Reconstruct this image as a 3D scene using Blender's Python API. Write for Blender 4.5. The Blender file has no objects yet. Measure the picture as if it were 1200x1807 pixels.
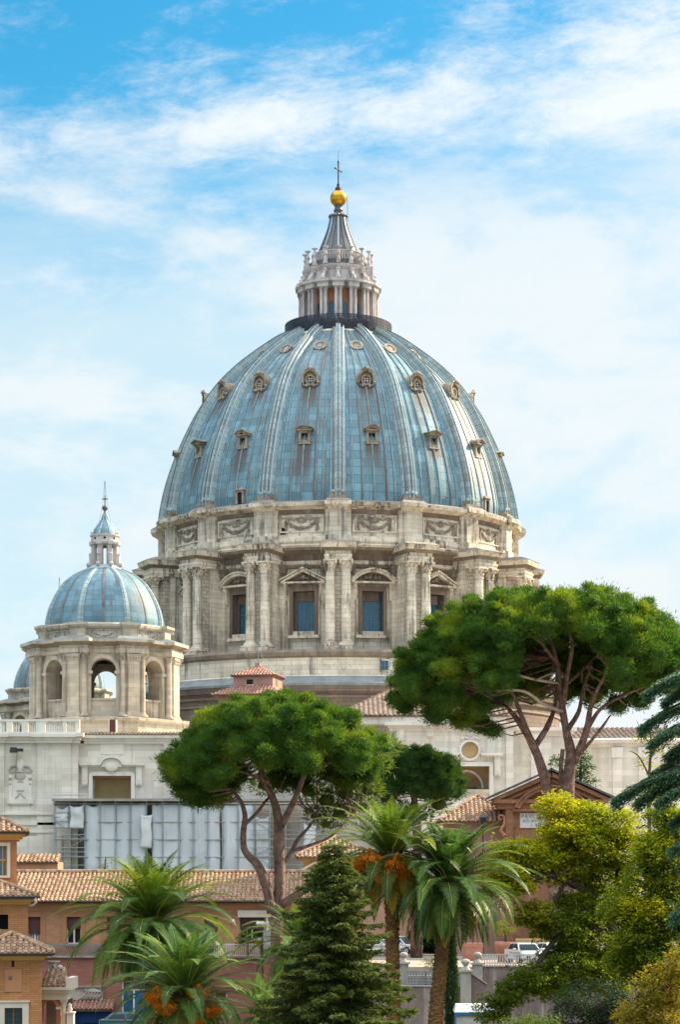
import bpy, math, random
import numpy as np
from mathutils import Vector, Matrix
PI = math.pi; R = math.radians
sc = bpy.context.scene
C = sc.collection
# ------------------------------------------------------------------ camera
F = 4080.0; HZ = 1570.0                      # focal length and horizon in pixels of the 1200 x 1807 photograph
def P(px, py, Y): return Vector(((px-600)*Y/F, Y, (HZ-py)*Y/F))
def X(px, Y): return (px-600)*Y/F
def Z(py, Y): return (HZ-py)*Y/F
cam = bpy.data.cameras.new('camera'); camo = bpy.data.objects.new('camera', cam); C.objects.link(camo)
camo.location = (0, 0, 0); camo.rotation_euler = (R(90), 0, 0)
cam.sensor_fit = 'VERTICAL'; cam.sensor_height = 36; cam.lens = F/1807*36
cam.shift_y = (HZ-903.5)/1807; cam.clip_start = 1; cam.clip_end = 9000
sc.camera = camo
# ------------------------------------------------------------------ light
SUN_AZ, SUN_EL = 121, 33                     # azimuth measured from the view back towards the right
sx, sy, sz = math.cos(R(SUN_EL))*math.sin(R(SUN_AZ)), -math.cos(R(SUN_EL))*math.cos(R(SUN_AZ)), math.sin(R(SUN_EL))
sl = bpy.data.lights.new('sun', 'SUN'); sl.energy = 5.0; sl.angle = R(0.5); sl.color = (1, .80, .54)
so = bpy.data.objects.new('sun', sl); C.objects.link(so); so.location = (80, 100, 120)
so.rotation_euler = Vector((sx, sy, sz)).to_track_quat('Z', 'Y').to_euler()
sc.view_settings.view_transform = 'Standard'; sc.view_settings.look = 'None'
sc.view_settings.gamma = 1; sc.view_settings.exposure = 1.22
# ------------------------------------------------------------------ node helper
class NT:
    def __init__(s, nt): s.nt = nt; s.n = nt.nodes; s.l = nt.links
    def new(s, t, **kw):
        n = s.n.new(t)
        for k, v in kw.items(): setattr(n, k, v)
        return n
    def put(s, sock, v):
        if v is None: return
        if isinstance(v, bpy.types.NodeSocket): s.l.new(v, sock)
        else:
            if sock.type == 'RGBA' and not isinstance(v, (int, float)) and len(v) == 3: v = (*v, 1)
            sock.default_value = v
    def m(s, op, a, b=None, c=None, clamp=False):
        n = s.new('ShaderNodeMath', operation=op, use_clamp=clamp)
        s.put(n.inputs[0], a); s.put(n.inputs[1], b); s.put(n.inputs[2], c); return n.outputs[0]
    def ss(s, x, lo, hi, a=0, b=1):
        n = s.new('ShaderNodeMapRange', interpolation_type='SMOOTHSTEP')
        for i, v in enumerate((x, lo, hi, a, b)): s.put(n.inputs[i], v)
        return n.outputs[0]
    def lr(s, x, lo, hi, a=0, b=1):
        n = s.new('ShaderNodeMapRange')
        for i, v in enumerate((x, lo, hi, a, b)): s.put(n.inputs[i], v)
        return n.outputs[0]
    def mix(s, f, a, b, bt='MIX'):
        n = s.new('ShaderNodeMix', data_type='RGBA', blend_type=bt)
        s.put(n.inputs[0], f); s.put(n.inputs[6], a); s.put(n.inputs[7], b); return n.outputs[2]
    def noise(s, vec, scale, detail=4, rough=.55, dist=0, out=0):
        n = s.new('ShaderNodeTexNoise'); s.put(n.inputs['Vector'], vec)
        n.inputs['Scale'].default_value = scale; n.inputs['Detail'].default_value = detail
        n.inputs['Roughness'].default_value = rough; n.inputs['Distortion'].default_value = dist
        return n.outputs[out]
    def xyz(s, v):
        n = s.new('ShaderNodeSeparateXYZ'); s.put(n.inputs[0], v); return n.outputs
    def vec(s, x, y, z=0):
        n = s.new('ShaderNodeCombineXYZ')
        for i, v in enumerate((x, y, z)): s.put(n.inputs[i], v)
        return n.outputs[0]
    def vm(s, op, a, b):
        n = s.new('ShaderNodeVectorMath', operation=op); s.put(n.inputs[0], a); s.put(n.inputs[1], b); return n.outputs[0]
# ------------------------------------------------------------------ sky
w = bpy.data.worlds.new('World'); sc.world = w; w.use_nodes = True
t = NT(w.node_tree); bg = t.n['Background']
sky = t.new('ShaderNodeTexSky', sky_type='NISHITA', sun_disc=False)
sky.sun_elevation = R(SUN_EL); sky.sun_rotation = math.atan2(sx, sy)
sky.altitude = 50; sky.air_density = 1.0; sky.dust_density = 0.6; sky.ozone_density = 2.0
hs = t.new('ShaderNodeHueSaturation'); hs.inputs['Saturation'].default_value = 1.5; hs.inputs['Hue'].default_value = .478; hs.inputs['Value'].default_value = 1.1
t.l.new(sky.outputs[0], hs.inputs['Color'])
d = t.new('ShaderNodeTexCoord').outputs['Generated']
dx, dy, dz = t.xyz(d)
az = t.m('ARCTAN2', dx, dy)                                  # azimuth from straight ahead, to the right
el = t.m('ARCSINE', dz)
u = t.m('MULTIPLY', az, 71.2); v = t.m('MULTIPLY', el, 57.3)  # both in degrees-like units
u = t.m('MULTIPLY', az, 57.3)
# streaky high cloud: stretched noise, rising gently to the right
uu = t.m('ADD', u, t.m('MULTIPLY', v, .35)); vv = t.m('SUBTRACT', v, t.m('MULTIPLY', u, .12))
n1 = t.noise(t.vec(t.m('MULTIPLY', uu, .10), t.m('MULTIPLY', vv, .42), 3.1), 1.0, 10, .60, .22)
n2 = t.noise(t.vec(t.m('MULTIPLY', uu, .38), t.m('MULTIPLY', vv, .95), 7.7), 1.0, 12, .72, .2)
band = t.m('MULTIPLY', t.ss(vv, 16.1, 18.4), t.ss(vv, 20.7, 18.5))
cl = t.m('ADD', t.m('MULTIPLY', n1, .45), t.m('MULTIPLY', n2, .55))
cb = t.m('ADD', cl, t.m('MULTIPLY', band, .15))
right = t.m('MULTIPLY', t.ss(u, 1.5, 8.5), t.ss(v, 16, 19.5))
cb = t.m('ADD', cb, t.m('MULTIPLY', right, .10))
veil = t.ss(t.m('ADD', v, t.m('MULTIPLY', t.m('SUBTRACT', n1, .5), 5)), 18.4, 13.4)       # the pale veil low in the sky
veilr = t.m('MULTIPLY', t.ss(u, -1, 7), t.ss(v, 20.5, 17.5))
dens = t.ss(cb, .50, .80)
away = t.m('ADD', t.m('MULTIPLY', t.ss(dy, .35, -.3), .30), t.m('MULTIPLY', t.ss(v, 26, 55), .75))                                     # unseen bright clouds added behind the camera and overhead as fill light
over = t.ss(t.m('ADD', t.m('MULTIPLY', t.m('SUBTRACT', t.noise(d, 2.2, 6, .6), .5), 1.2), away), .25, .95)
skyc = t.mix(t.m('MULTIPLY', t.m('MAXIMUM', veil, t.m('MULTIPLY', veilr, .6)), .84), hs.outputs[0], (4.55, 5.6, 6.05))
skyc = t.mix(t.m('MULTIPLY', dens, .92), skyc, (6.2, 6.45, 6.55))
n3 = t.noise(t.vec(t.m('MULTIPLY', u, .14), t.m('MULTIPLY', v, .30), 1.7), 1.0, 8, .6, .2)
patchy = t.m('MULTIPLY', t.ss(v, 19.5, 15.5), t.ss(t.m('ADD', n3, t.m('MULTIPLY', t.ss(u, -8, 8), .10)), .44, .64))
skyc = t.mix(t.m('MULTIPLY', patchy, .85), skyc, (5.75, 6.1, 6.25))
warm = t.m('MULTIPLY', t.m('MULTIPLY', t.ss(v, 13, 2), t.ss(u, -9, 8)), t.ss(n1, .35, .6))
skyc = t.mix(t.m('MULTIPLY', warm, .55), skyc, (5.95, 5.85, 5.7))
skyc = t.mix(t.m('MULTIPLY', over, .9), skyc, (21, 20.8, 20.5))
t.l.new(skyc, bg.inputs[0]); bg.inputs[1].default_value = .068
# ------------------------------------------------------------------ materials
def newmat(name):
    m = bpy.data.materials.new(name); m.use_nodes = True; t = NT(m.node_tree)
    return m, t, t.n['Principled BSDF']
MATS = {}
def M(name, c1, c2=None, scale=.6, rough=.85, streak=0, streakc=(.10, .085, .07), sscale=1.0, patch=0, patchc=None,
      brick=None, bump=.0, bscale=8, metal=0, rand=0, spec=.3, dim=None, vary=.78):
    m, t, b = newmat(name)
    tc = t.new('ShaderNodeTexCoord'); o = tc.outputs['Object']
    oi = t.new('ShaderNodeObjectInfo')
    o2 = t.vm('ADD', o, t.vec(t.m('MULTIPLY', oi.outputs['Random'], 137), t.m('MULTIPLY', oi.outputs['Random'], 71), 0))
    c2 = c2 or tuple(x*.8 for x in c1)
    col = t.mix(t.ss(t.noise(o2, scale, 6, .6), .3, .7), c1, c2)
    x, y, z = t.xyz(o)
    bf = None
    if brick:
        mode, bw, bh, mc, ms = brick
        if mode == 'flat': uv = t.vec(t.m('ADD', x, y), z)
        elif mode == 'uv': uv = tc.outputs['UV']
        else: uv = t.vec(t.m('MULTIPLY', t.m('ARCTAN2', x, t.m('MULTIPLY', y, -1)), mode), z)
        bt = t.new('ShaderNodeTexBrick', offset=0.5 if vary > .7 else 0.0); t.put(bt.inputs['Vector'], uv)
        bt.inputs['Scale'].default_value = 1; bt.inputs['Brick Width'].default_value = bw
        bt.inputs['Row Height'].default_value = bh; bt.inputs['Mortar Size'].default_value = ms
        bt.inputs['Mortar Smooth'].default_value = .3; bt.inputs['Bias'].default_value = 0
        t.put(bt.inputs['Color1'], (1, 1, 1)); t.put(bt.inputs['Color2'], (vary, vary, vary)); t.put(bt.inputs['Mortar'], mc)
        col = t.mix(1, col, bt.outputs[0], 'MULTIPLY'); bf = bt.outputs['Fac']
    if patch:
        col = t.mix(t.m('MULTIPLY', t.ss(t.noise(o2, scale*.55, 7, .68), .53, .68), patch), col, patchc or streakc)
    if streak:
        if brick and brick[0] == 'uv':
            ux, uy, _ = t.xyz(tc.outputs['UV']); sv = t.vec(t.m('MULTIPLY', ux, 1.5), t.m('MULTIPLY', uy, .07))
        else: sv = t.vm('MULTIPLY', o2, (1.4, 1.4, .05))
        s1 = t.noise(sv, sscale, 6, .7)
        s2 = t.noise(o2, .22, 4, .6)
        f = t.m('MULTIPLY', t.ss(t.m('ADD', s1, t.m('MULTIPLY', t.m('SUBTRACT', s2, .5), .6)), .49, .69), streak)
        col = t.mix(f, col, streakc)
    if rand:
        g = t.new('ShaderNodeNewGeometry').outputs['Random Per Island']
        col = t.mix(t.m('MULTIPLY', g, rand), col, dim or tuple(x*.35 for x in c1))
    t.put(b.inputs['Base Color'], col); b.inputs['Roughness'].default_value = rough
    b.inputs['Metallic'].default_value = metal; b.inputs['Specular IOR Level'].default_value = spec
    if bump:
        bn = t.new('ShaderNodeBump'); bn.inputs['Strength'].default_value = bump; bn.inputs['Distance'].default_value = .1
        h = t.noise(o2, bscale, 5, .65)
        if bf is not None: h = t.m('SUBTRACT', h, t.m('MULTIPLY', bf, 1.2))
        t.put(bn.inputs['Height'], h); t.put(b.inputs['Normal'], bn.outputs[0])
    MATS[name] = m; return m
def leafmat(name, c1, c2, c3=None, trans=.45, f3=.0, nscale=.5, rough=.55, tint=False):
    m, t, b = newmat(name)
    o = t.new('ShaderNodeTexCoord').outputs['Object']
    g = t.new('ShaderNodeNewGeometry').outputs['Random Per Island']
    col = t.mix(g, c1, c2)
    col = t.mix(t.ss(t.noise(o, nscale, 3), .35, .7, 0, .6), col, c1)
    if tint: tn = t.new('ShaderNodeAttribute', attribute_name='tint').outputs['Fac']; col = t.mix(t.m('MULTIPLY', t.m('LESS_THAN', tn, .45), .85), col, tuple(x*.45 for x in c1)); col = t.mix(t.ss(tn, .72, 1.0, 0, .8), col, (c2[0]*1.6, c2[1]*1.25, c2[2]))
    if c3 is not None: col = t.mix(t.m('MULTIPLY', t.ss(t.noise(t.vm('ADD', o, (31, 7, 5)), nscale*.8, 3), .48, .66), f3), col, c3)
    t.put(b.inputs['Base Color'], col); b.inputs['Roughness'].default_value = rough; b.inputs['Specular IOR Level'].default_value = .15
    tr = t.new('ShaderNodeBsdfTranslucent'); t.put(tr.inputs[0], t.mix(1, col, (1.5, 1.5, .7), 'MULTIPLY'))
    mx = t.new('ShaderNodeMixShader'); mx.inputs[0].default_value = trans
    t.l.new(b.outputs[0], mx.inputs[1]); t.l.new(tr.outputs[0], mx.inputs[2])
    t.l.new(mx.outputs[0], t.n['Material Output'].inputs[0]); MATS[name] = m; return m
def glow(name, c, s):
    m, t, b = newmat(name); t.put(b.inputs['Base Color'], c); t.put(b.inputs['Emission Color'], c); b.inputs['Emission Strength'].default_value = s
    MATS[name] = m; return m
# ------------------------------------------------------------------ mesh builder
class MB:
    def __init__(s): s.v = []; s.f = []; s.mi = []; s.uv = {}; s.mats = []; s.cur = 0; s.sm = []; s.smooth = False; s.T = None
    def mat(s, m):
        if m not in s.mats: s.mats.append(m)
        s.cur = s.mats.index(m); return s
    def av(s, pts):
        i = len(s.v)
        for p in pts:
            p = Vector(p)
            if s.T is not None: p = s.T @ p
            s.v.append((p.x, p.y, p.z))
        return i
    def af(s, f, uv=None):
        s.f.append(tuple(f)); s.mi.append(s.cur); s.sm.append(s.smooth)
        if uv: s.uv[len(s.f)-1] = uv
    def poly(s, pts): i = s.av(pts); s.af(range(i, i+len(pts))); return s
    def box(s, x0, x1, y0, y1, z0, z1):
        i = s.av([(x, y, z) for z in (z0, z1) for x, y in ((x0, y0), (x1, y0), (x1, y1), (x0, y1))])
        for f in ((3, 2, 1, 0), (4, 5, 6, 7), (0, 1, 5, 4), (1, 2, 6, 5), (2, 3, 7, 6), (3, 0, 4, 7)): s.af([i+k for k in f])
        return s
    def frus(s, x0, x1, y0, y1, z0, X0, X1, Y0, Y1, z1):
        i = s.av([(x0, y0, z0), (x1, y0, z0), (x1, y1, z0), (x0, y1, z0), (X0, Y0, z1), (X1, Y0, z1), (X1, Y1, z1), (X0, Y1, z1)])
        for f in ((3, 2, 1, 0), (4, 5, 6, 7), (0, 1, 5, 4), (1, 2, 6, 5), (2, 3, 7, 6), (3, 0, 4, 7)): s.af([i+k for k in f])
        return s
    def prism(s, pts, axis, a, b):                  # outline (2-D) extruded along an axis from a to b
        def q(p, h): return {'x': (h, p[0], p[1]), 'y': (p[0], h, p[1]), 'z': (p[0], p[1], h)}[axis]
        n = len(pts); i = s.av([q(p, a) for p in pts]+[q(p, b) for p in pts])
        s.af([i+k for k in range(n)][::-1]); s.af([i+n+k for k in range(n)])
        for k in range(n): s.af((i+k, i+(k+1) % n, i+n+(k+1) % n, i+n+k))
        return s
    def lathe(s, prof, n=32, a0=0, a1=2*PI, c=(0, 0), uR=None, lob=None):   # prof: (r, z) list; angle 0 faces -Y
        full = abs(a1-a0-2*PI) < 1e-6; cols = n if full else n+1
        acc = [0]
        for (r0, z0), (r1, z1) in zip(prof, prof[1:]): acc.append(acc[-1]+math.hypot(r1-r0, z1-z0))
        base = []
        for j in range(cols):
            a = a0+(a1-a0)*j/n; k = 1 if not lob else 1+lob[1]*math.cos(lob[0]*a)
            base.append(s.av([(c[0]+r*k*math.sin(a), c[1]-r*k*math.cos(a), z) for r, z in prof]))
        for j in range(n):
            A, B = base[j], base[(j+1) % cols]
            ua, ub = (a0+(a1-a0)*j/n), (a0+(a1-a0)*(j+1)/n)
            for k in range(len(prof)-1):
                uv = None
                if uR: uv = ((ua*uR, acc[k]), (ub*uR, acc[k]), (ub*uR, acc[k+1]), (ua*uR, acc[k+1]))
                s.af((A+k, B+k, B+k+1, A+k+1), uv)
        return s
    def tube(s, pts, rad, n=8, cap=True, jit=0, rng=None):
        pts = [Vector(p) for p in pts]
        if isinstance(rad, (int, float)): rad = [rad]*len(pts)
        up = Vector((0, 0, 1)); prev = None; rings = []
        for i, p in enumerate(pts):
            d = (pts[min(i+1, len(pts)-1)]-pts[max(i-1, 0)]).normalized()
            if prev is None:
                a = d.cross(up)
                if a.length < .1: a = d.cross(Vector((1, 0, 0)))
            else: a = prev-d*prev.dot(d)
            a.normalize(); prev = a; b = d.cross(a)
            rings.append(s.av([p+(a*math.cos(2*PI*k/n)+b*math.sin(2*PI*k/n))*rad[i]*(1+(rng.uniform(-jit, jit) if rng else 0)) for k in range(n)]))
        for A, B in zip(rings, rings[1:]):
            for k in range(n): s.af((A+k, A+(k+1) % n, B+(k+1) % n, B+k))
        if cap: s.af([rings[0]+k for k in range(n)][::-1]); s.af([rings[-1]+k for k in range(n)])
        return s
    def ball(s, c, r, n=10, sq=(1, 1, 1)):
        m = max(4, n//2+1); c = Vector(c); rows = []
        for j in range(1, m):
            th = PI*j/m
            rows.append(s.av([(c.x+r*sq[0]*math.sin(th)*math.cos(2*PI*k/n), c.y+r*sq[1]*math.sin(th)*math.sin(2*PI*k/n), c.z+r*sq[2]*math.cos(th)) for k in range(n)]))
        T = s.av([(c.x, c.y, c.z+r*sq[2])]); B = s.av([(c.x, c.y, c.z-r*sq[2])])
        for k in range(n):
            s.af((T, rows[0]+k, rows[0]+(k+1) % n)); s.af((B, rows[-1]+(k+1) % n, rows[-1]+k))
        for A, Bq in zip(rows, rows[1:]):
            for k in range(n): s.af((A+k, Bq+k, Bq+(k+1) % n, A+(k+1) % n))
        return s
    def build(s, name, parent=None, loc=None, mat=None):
        me = bpy.data.meshes.new(name); me.from_pydata(s.v, [], s.f)
        for m in (s.mats or [mat]): me.materials.append(m if not isinstance(m, str) else MATS[m])
        me.polygons.foreach_set('material_index', s.mi); me.polygons.foreach_set('use_smooth', s.sm)
        if s.uv:
            ul = me.uv_layers.new(name='UVMap').data
            for fi, uv in s.uv.items():
                p = me.polygons[fi]
                for k, li in enumerate(p.loop_indices): ul[li].uv = uv[k]
        me.update(); return link(name, me, parent, loc)
def link(name, data, parent=None, loc=None):
    o = bpy.data.objects.new(name, data); C.objects.link(o)
    if parent: o.parent = parent
    if loc is not None: o.location = loc
    return o
def npmesh(name, V, Fc, mat, parent=None, loc=None, smooth=False):
    V = np.asarray(V, np.float32); Fc = np.asarray(Fc, np.int32); k = Fc.shape[1]
    me = bpy.data.meshes.new(name)
    me.vertices.add(len(V)); me.vertices.foreach_set('co', V.ravel())
    me.loops.add(Fc.size); me.loops.foreach_set('vertex_index', Fc.ravel())
    me.polygons.add(len(Fc)); me.polygons.foreach_set('loop_start', np.arange(0, Fc.size, k, dtype=np.int32))
    me.polygons.foreach_set('use_smooth', np.full(len(Fc), smooth))
    me.update(calc_edges=True); me.materials.append(MATS[mat] if isinstance(mat, str) else mat)
    return link(name, me, parent, loc)
def tag(o, label=None, cat=None, group=None, kind=None):
    for k, v in (('label', label), ('category', cat), ('group', group), ('kind', kind)):
        if v: o[k] = v
    return o
def thing(name, label, cat, loc=(0, 0, 0), rz=0, group=None):
    o = bpy.data.objects.new(name, None); C.objects.link(o); o.empty_display_size = .5
    o.location = loc; o.rotation_euler = (0, 0, rz); return tag(o, label, cat, group)
def dup(o, parent, rz=None, loc=None):
    c = o.copy(); C.objects.link(c); c.parent = parent
    if rz is not None: c.rotation_euler = (0, 0, rz)
    if loc is not None: c.location = loc
    return c
def dup_tree(o, parent=None, loc=None, rz=None):
    c = dup(o, parent, rz, loc)
    for ch in list(o.children): dup_tree(ch, c)
    return c
# ------------------------------------------------------------------ palette
M('stone', (.60, .56, .47), (.48, .44, .365), .5, streak=.75, streakc=(.13, .115, .095), patch=.5, patchc=(.17, .155, .13), brick=('flat', 1.5, .62, (.55, .5, .45), .03), bump=.35)
M('drum_stone', (.80, .745, .63), (.66, .605, .50), .45, streak=.85, streakc=(.13, .115, .10), patch=.6, patchc=(.22, .20, .17), brick=(23.2, 1.6, .62, (.62, .57, .5), .03), bump=.4)
M('trim_stone', (.76, .69, .57), (.52, .455, .36), .7, streak=.95, streakc=(.075, .062, .052), sscale=1.6, patch=.75, patchc=(.11, .095, .08), bump=.4)
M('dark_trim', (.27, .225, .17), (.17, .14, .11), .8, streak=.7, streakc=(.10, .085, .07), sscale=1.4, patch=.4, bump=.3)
M('brown_stone', (.24, .185, .15), (.17, .135, .115), .6, streak=.6, streakc=(.09, .075, .065), bump=.3, brick=(31, 3.0, .55, (.5, .45, .4), .03))
M('warm_stone', (.62, .55, .44), (.46, .415, .335), .45, streak=.75, streakc=(.17, .145, .115), patch=.45, patchc=(.33, .28, .21), brick=('flat', 1.4, .55, (.72, .69, .64), .022), bump=.25)
M('white_stone', (.80, .775, .70), (.71, .68, .61), .25, streak=.5, streakc=(.40, .37, .32), patch=.5, patchc=(.48, .45, .39), brick=('flat', 2.2, .7, (.74, .72, .69), .018), bump=.2)
M('cupola_trim', (.56, .505, .415), (.41, .365, .295), .8, streak=.75, streakc=(.17, .14, .115), sscale=1.8, patch=.4, patchc=(.24, .205, .165), bump=.3)
M('white_trim', (.76, .74, .685), (.66, .64, .585), .5, streak=.3, streakc=(.4, .37, .32), bump=.2)
M('wall_relief', (.52, .49, .43), (.40, .37, .32), 1.6, patch=.4, patchc=(.26, .235, .20), bump=.4)
M('relief', (.36, .31, .25), (.15, .125, .10), 1.6, patch=.5, bump=.5, bscale=5)
M('rubble', (.62, .58, .50), (.44, .405, .34), 1.4, streak=.45, brick=('flat', 1.0, .5, (.5, .46, .4), .04), bump=.5)
M('lead', (.20, .375, .46), (.115, .26, .345), .22, vary=.60, rough=.55, streak=.65, streakc=(.15, .135, .12), sscale=.9, patch=.4, patchc=(.33, .47, .50), brick=('uv', 1.636, 1.15, (.42, .42, .42), .045), bump=.35, spec=.3)
M('lead_rib', (.42, .53, .555), (.29, .41, .45), .3, vary=.7, rough=.55, streak=.6, streakc=(.19, .165, .14), sscale=1.2, brick=('uv', 9, .9, (.5, .48, .45), .05), bump=.25, spec=.3)
M('lead_seam', (.13, .19, .22), (.12, .115, .105), .4, rough=.5)
M('lead_small', (.19, .335, .41), (.12, .25, .33), .4, vary=.69, rough=.58, streak=.9, streakc=(.12, .10, .085), sscale=1.1, patch=.4, patchc=(.34, .46, .49), brick=('uv', 1.445, .72, (.58, .58, .58), .03), bump=.2, spec=.25)
M('lead_ledge', (.20, .24, .26), (.14, .16, .17), .6, rough=.5, streak=.4, streakc=(.33, .36, .37))
M('rust_stain', (.16, .12, .10), (.19, .24, .27), .8, rough=.6, streak=.6)
M('grime_top', (.30, .28, .25), (.17, .16, .145), 1, streak=.5, bump=.2)
M('lead_roll', (.26, .37, .41), (.15, .21, .24), 1.2, rough=.55, patch=.6, patchc=(.10, .085, .075))
M('lead_pale', (.40, .49, .53), (.3, .4, .45), .4, rough=.5)
M('lead_dark', (.085, .085, .10), (.14, .14, .16), .9, rough=.5, streak=.5, streakc=(.10, .075, .07))
M('glass', (.010, .085, .165), (.03, .15, .23), 1.6, rough=.2, spec=.6, patch=.7, patchc=(.008, .02, .035))  # blotches in the colour stand in for uneven reflections on the panes
M('dark_hole', (.018, .017, .018), (.012, .012, .012), .5)
M('muntin', (.12, .24, .32), rough=.6)
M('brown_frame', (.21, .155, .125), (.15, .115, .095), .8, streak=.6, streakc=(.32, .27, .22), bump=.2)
M('dormer_stone', (.40, .345, .27), (.20, .17, .135), .9, streak=.8, streakc=(.09, .078, .065), sscale=2, patch=.5, bump=.4)
M('marble', (.58, .55, .545), (.42, .395, .39), .8, streak=.6, streakc=(.26, .22, .22), bump=.2)
M('ochre', (.50, .215, .11), (.34, .16, .09), .8, streak=.3, streakc=(.2, .1, .07))
M('gold', (.66, .37, .03), (.48, .25, .02), 1.0, rough=.32, metal=.75, patch=.3, patchc=(.3, .22, .1))
M('iron', (.035, .035, .04), (.05, .045, .05), 2, rough=.6, metal=.4)
M('bronze_dark', (.05, .06, .08), rough=.5, metal=.5)
M('grey_metal', (.28, .30, .31), (.2, .215, .225), 2, rough=.5, metal=.3)
M('niche', (.44, .33, .17), (.36, .26, .13), .6, streak=.3, streakc=(.24, .17, .09))
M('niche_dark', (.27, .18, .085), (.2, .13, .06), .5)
M('rust_door', (.16, .05, .04), rough=.7)
M('crowd_cloth', (.05, .05, .06), (.14, .09, .08), .9, rand=.8, dim=(.35, .28, .25))
M('tile', (.27, .15, .095), (.18, .10, .066), 1.2, rand=.8, dim=(.44, .33, .22), patch=.5, patchc=(.12, .10, .065), bump=.3)
M('tile_pink', (.33, .17, .135), (.25, .125, .10), 1.2, rand=.5, dim=(.45, .30, .24), bump=.2)
M('tile_far', (.21, .155, .125), (.15, .11, .09), .5, rand=.7, dim=(.34, .27, .22))
M('pink_render', (.40, .245, .20), (.34, .20, .165), .6, streak=.3, streakc=(.3, .17, .14))
# ------------------------------------------------------------------ shared builders
def rs(pts, k=10):                              # Catmull-Rom through 2-D or 3-D points
    p = [np.array(q, float) for q in pts]; p = [2*p[0]-p[1]]+p+[2*p[-1]-p[-2]]; out = []
    for i in range(1, len(p)-2):
        for j in range(k):
            t = j/k; a, b, c, d = p[i-1:i+3]
            out.append(.5*((2*b)+(-a+c)*t+(2*a-5*b+4*c-d)*t*t+(-a+3*b-3*c+d)*t**3))
    out.append(p[-2]); return [tuple(q) for q in out]
def column(mb, x, r, z0, z1, rad, cap, mat='trim_stone', shaft='drum_stone', n=14, base=True):
    c = (x, -r); mb.smooth = True
    if base:
        mb.mat(mat).box(x-rad*1.5, x+rad*1.5, -r-rad*1.5, -r+rad*1.5, z0, z0+rad*.45)
        mb.lathe([(rad*1.42, z0+rad*.45), (rad*1.5, z0+rad*.65), (rad*1.4, z0+rad*.85), (rad*1.15, z0+rad*.95), (rad*1.28, z0+rad*1.1), (rad*1.02, z0+rad*1.3)], n, c=c)
    zs = z0+(rad*1.2 if base else 0); zc = z1-cap
    mb.mat(shaft).lathe([(rad, zs), (rad*1.0, zs+(zc-zs)*.35), (rad*.87, zc)], n, c=c)
    mb.mat(mat).lathe([(rad*1.02, zc-.02), (rad*1.02, zc+cap*.06), (rad*.86, zc+cap*.08), (rad*.95, zc+cap*.5), (rad*1.3, zc+cap*.84)], n, c=c)
    mb.smooth = False
    for row, (za, zb, ra, rb) in enumerate(((.06, .42, .9, 1.25), (.34, .72, 1.0, 1.4))):
        for k in range(8):                      # acanthus leaves curling out of the bell
            a = 2*PI*(k+.5*row)/8; ca, sa = math.cos(a), math.sin(a); hw = rad*.26
            def q(rr, s, zz): return (x+rr*rad*ca-s*hw*sa, -r+rr*rad*sa+s*hw*ca, zc+cap*zz)
            mb.poly([q(ra, -1, za), q(ra, 1, za), q(ra*1.08, 1, zb-.1), q(rb, .8, zb), q(rb, -.8, zb), q(ra*1.08, -1, zb-.1)])
            mb.poly([q(rb, -.8, zb), q(rb, .8, zb), q(rb*1.05, .5, zb-.12), q(rb*1.05, -.5, zb-.12)])
    for sx_, sy_ in ((1, 1), (1, -1), (-1, 1), (-1, -1)):   # corner volutes
        mb.ball((x+sx_*rad*1.12, -r+sy_*rad*1.12, zc+cap*.78), rad*.3, 6)
    mb.box(x-rad*1.4, x+rad*1.4, -r-rad*1.4, -r+rad*1.4, zc+cap*.86, z1)
def swag(mb, hw, r, ztop, drop, th, rng):
    for i in range(13):                         # fruit and leaves bunched along a hanging rope
        s = -1+2*i/12; z = ztop-drop*(1-s*s)
        mb.ball((s*hw+rng.uniform(-.05, .05), -r, z+rng.uniform(-.05, .05)), th*(1.25-.4*abs(s))*rng.uniform(.85, 1.15), 7, (1, .7, .9))
    for s in (-1, 1):
        for k in range(5): mb.ball((s*(hw+.12)+rng.uniform(-.12, .12), -r, ztop+.25-k*.34), th*rng.uniform(.6, .95), 6, (1, .6, 1))
        mb.tube([(s*hw, -r, ztop+.2), (s*hw*.8, -r-.05, ztop+.38), (s*hw*.55, -r, ztop+.15), (s*hw*.35, -r-.05, ztop+.35), (s*.3, -r, ztop+.2)], th*.35, 5)
    mb.ball((0, -r, ztop+.2), th*1.6, 8, (1, .7, 1.1))
    for s in (-1, 1): mb.ball((s*.42, -r, ztop+.1), th*.9, 6, (1, .6, 1))
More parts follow.
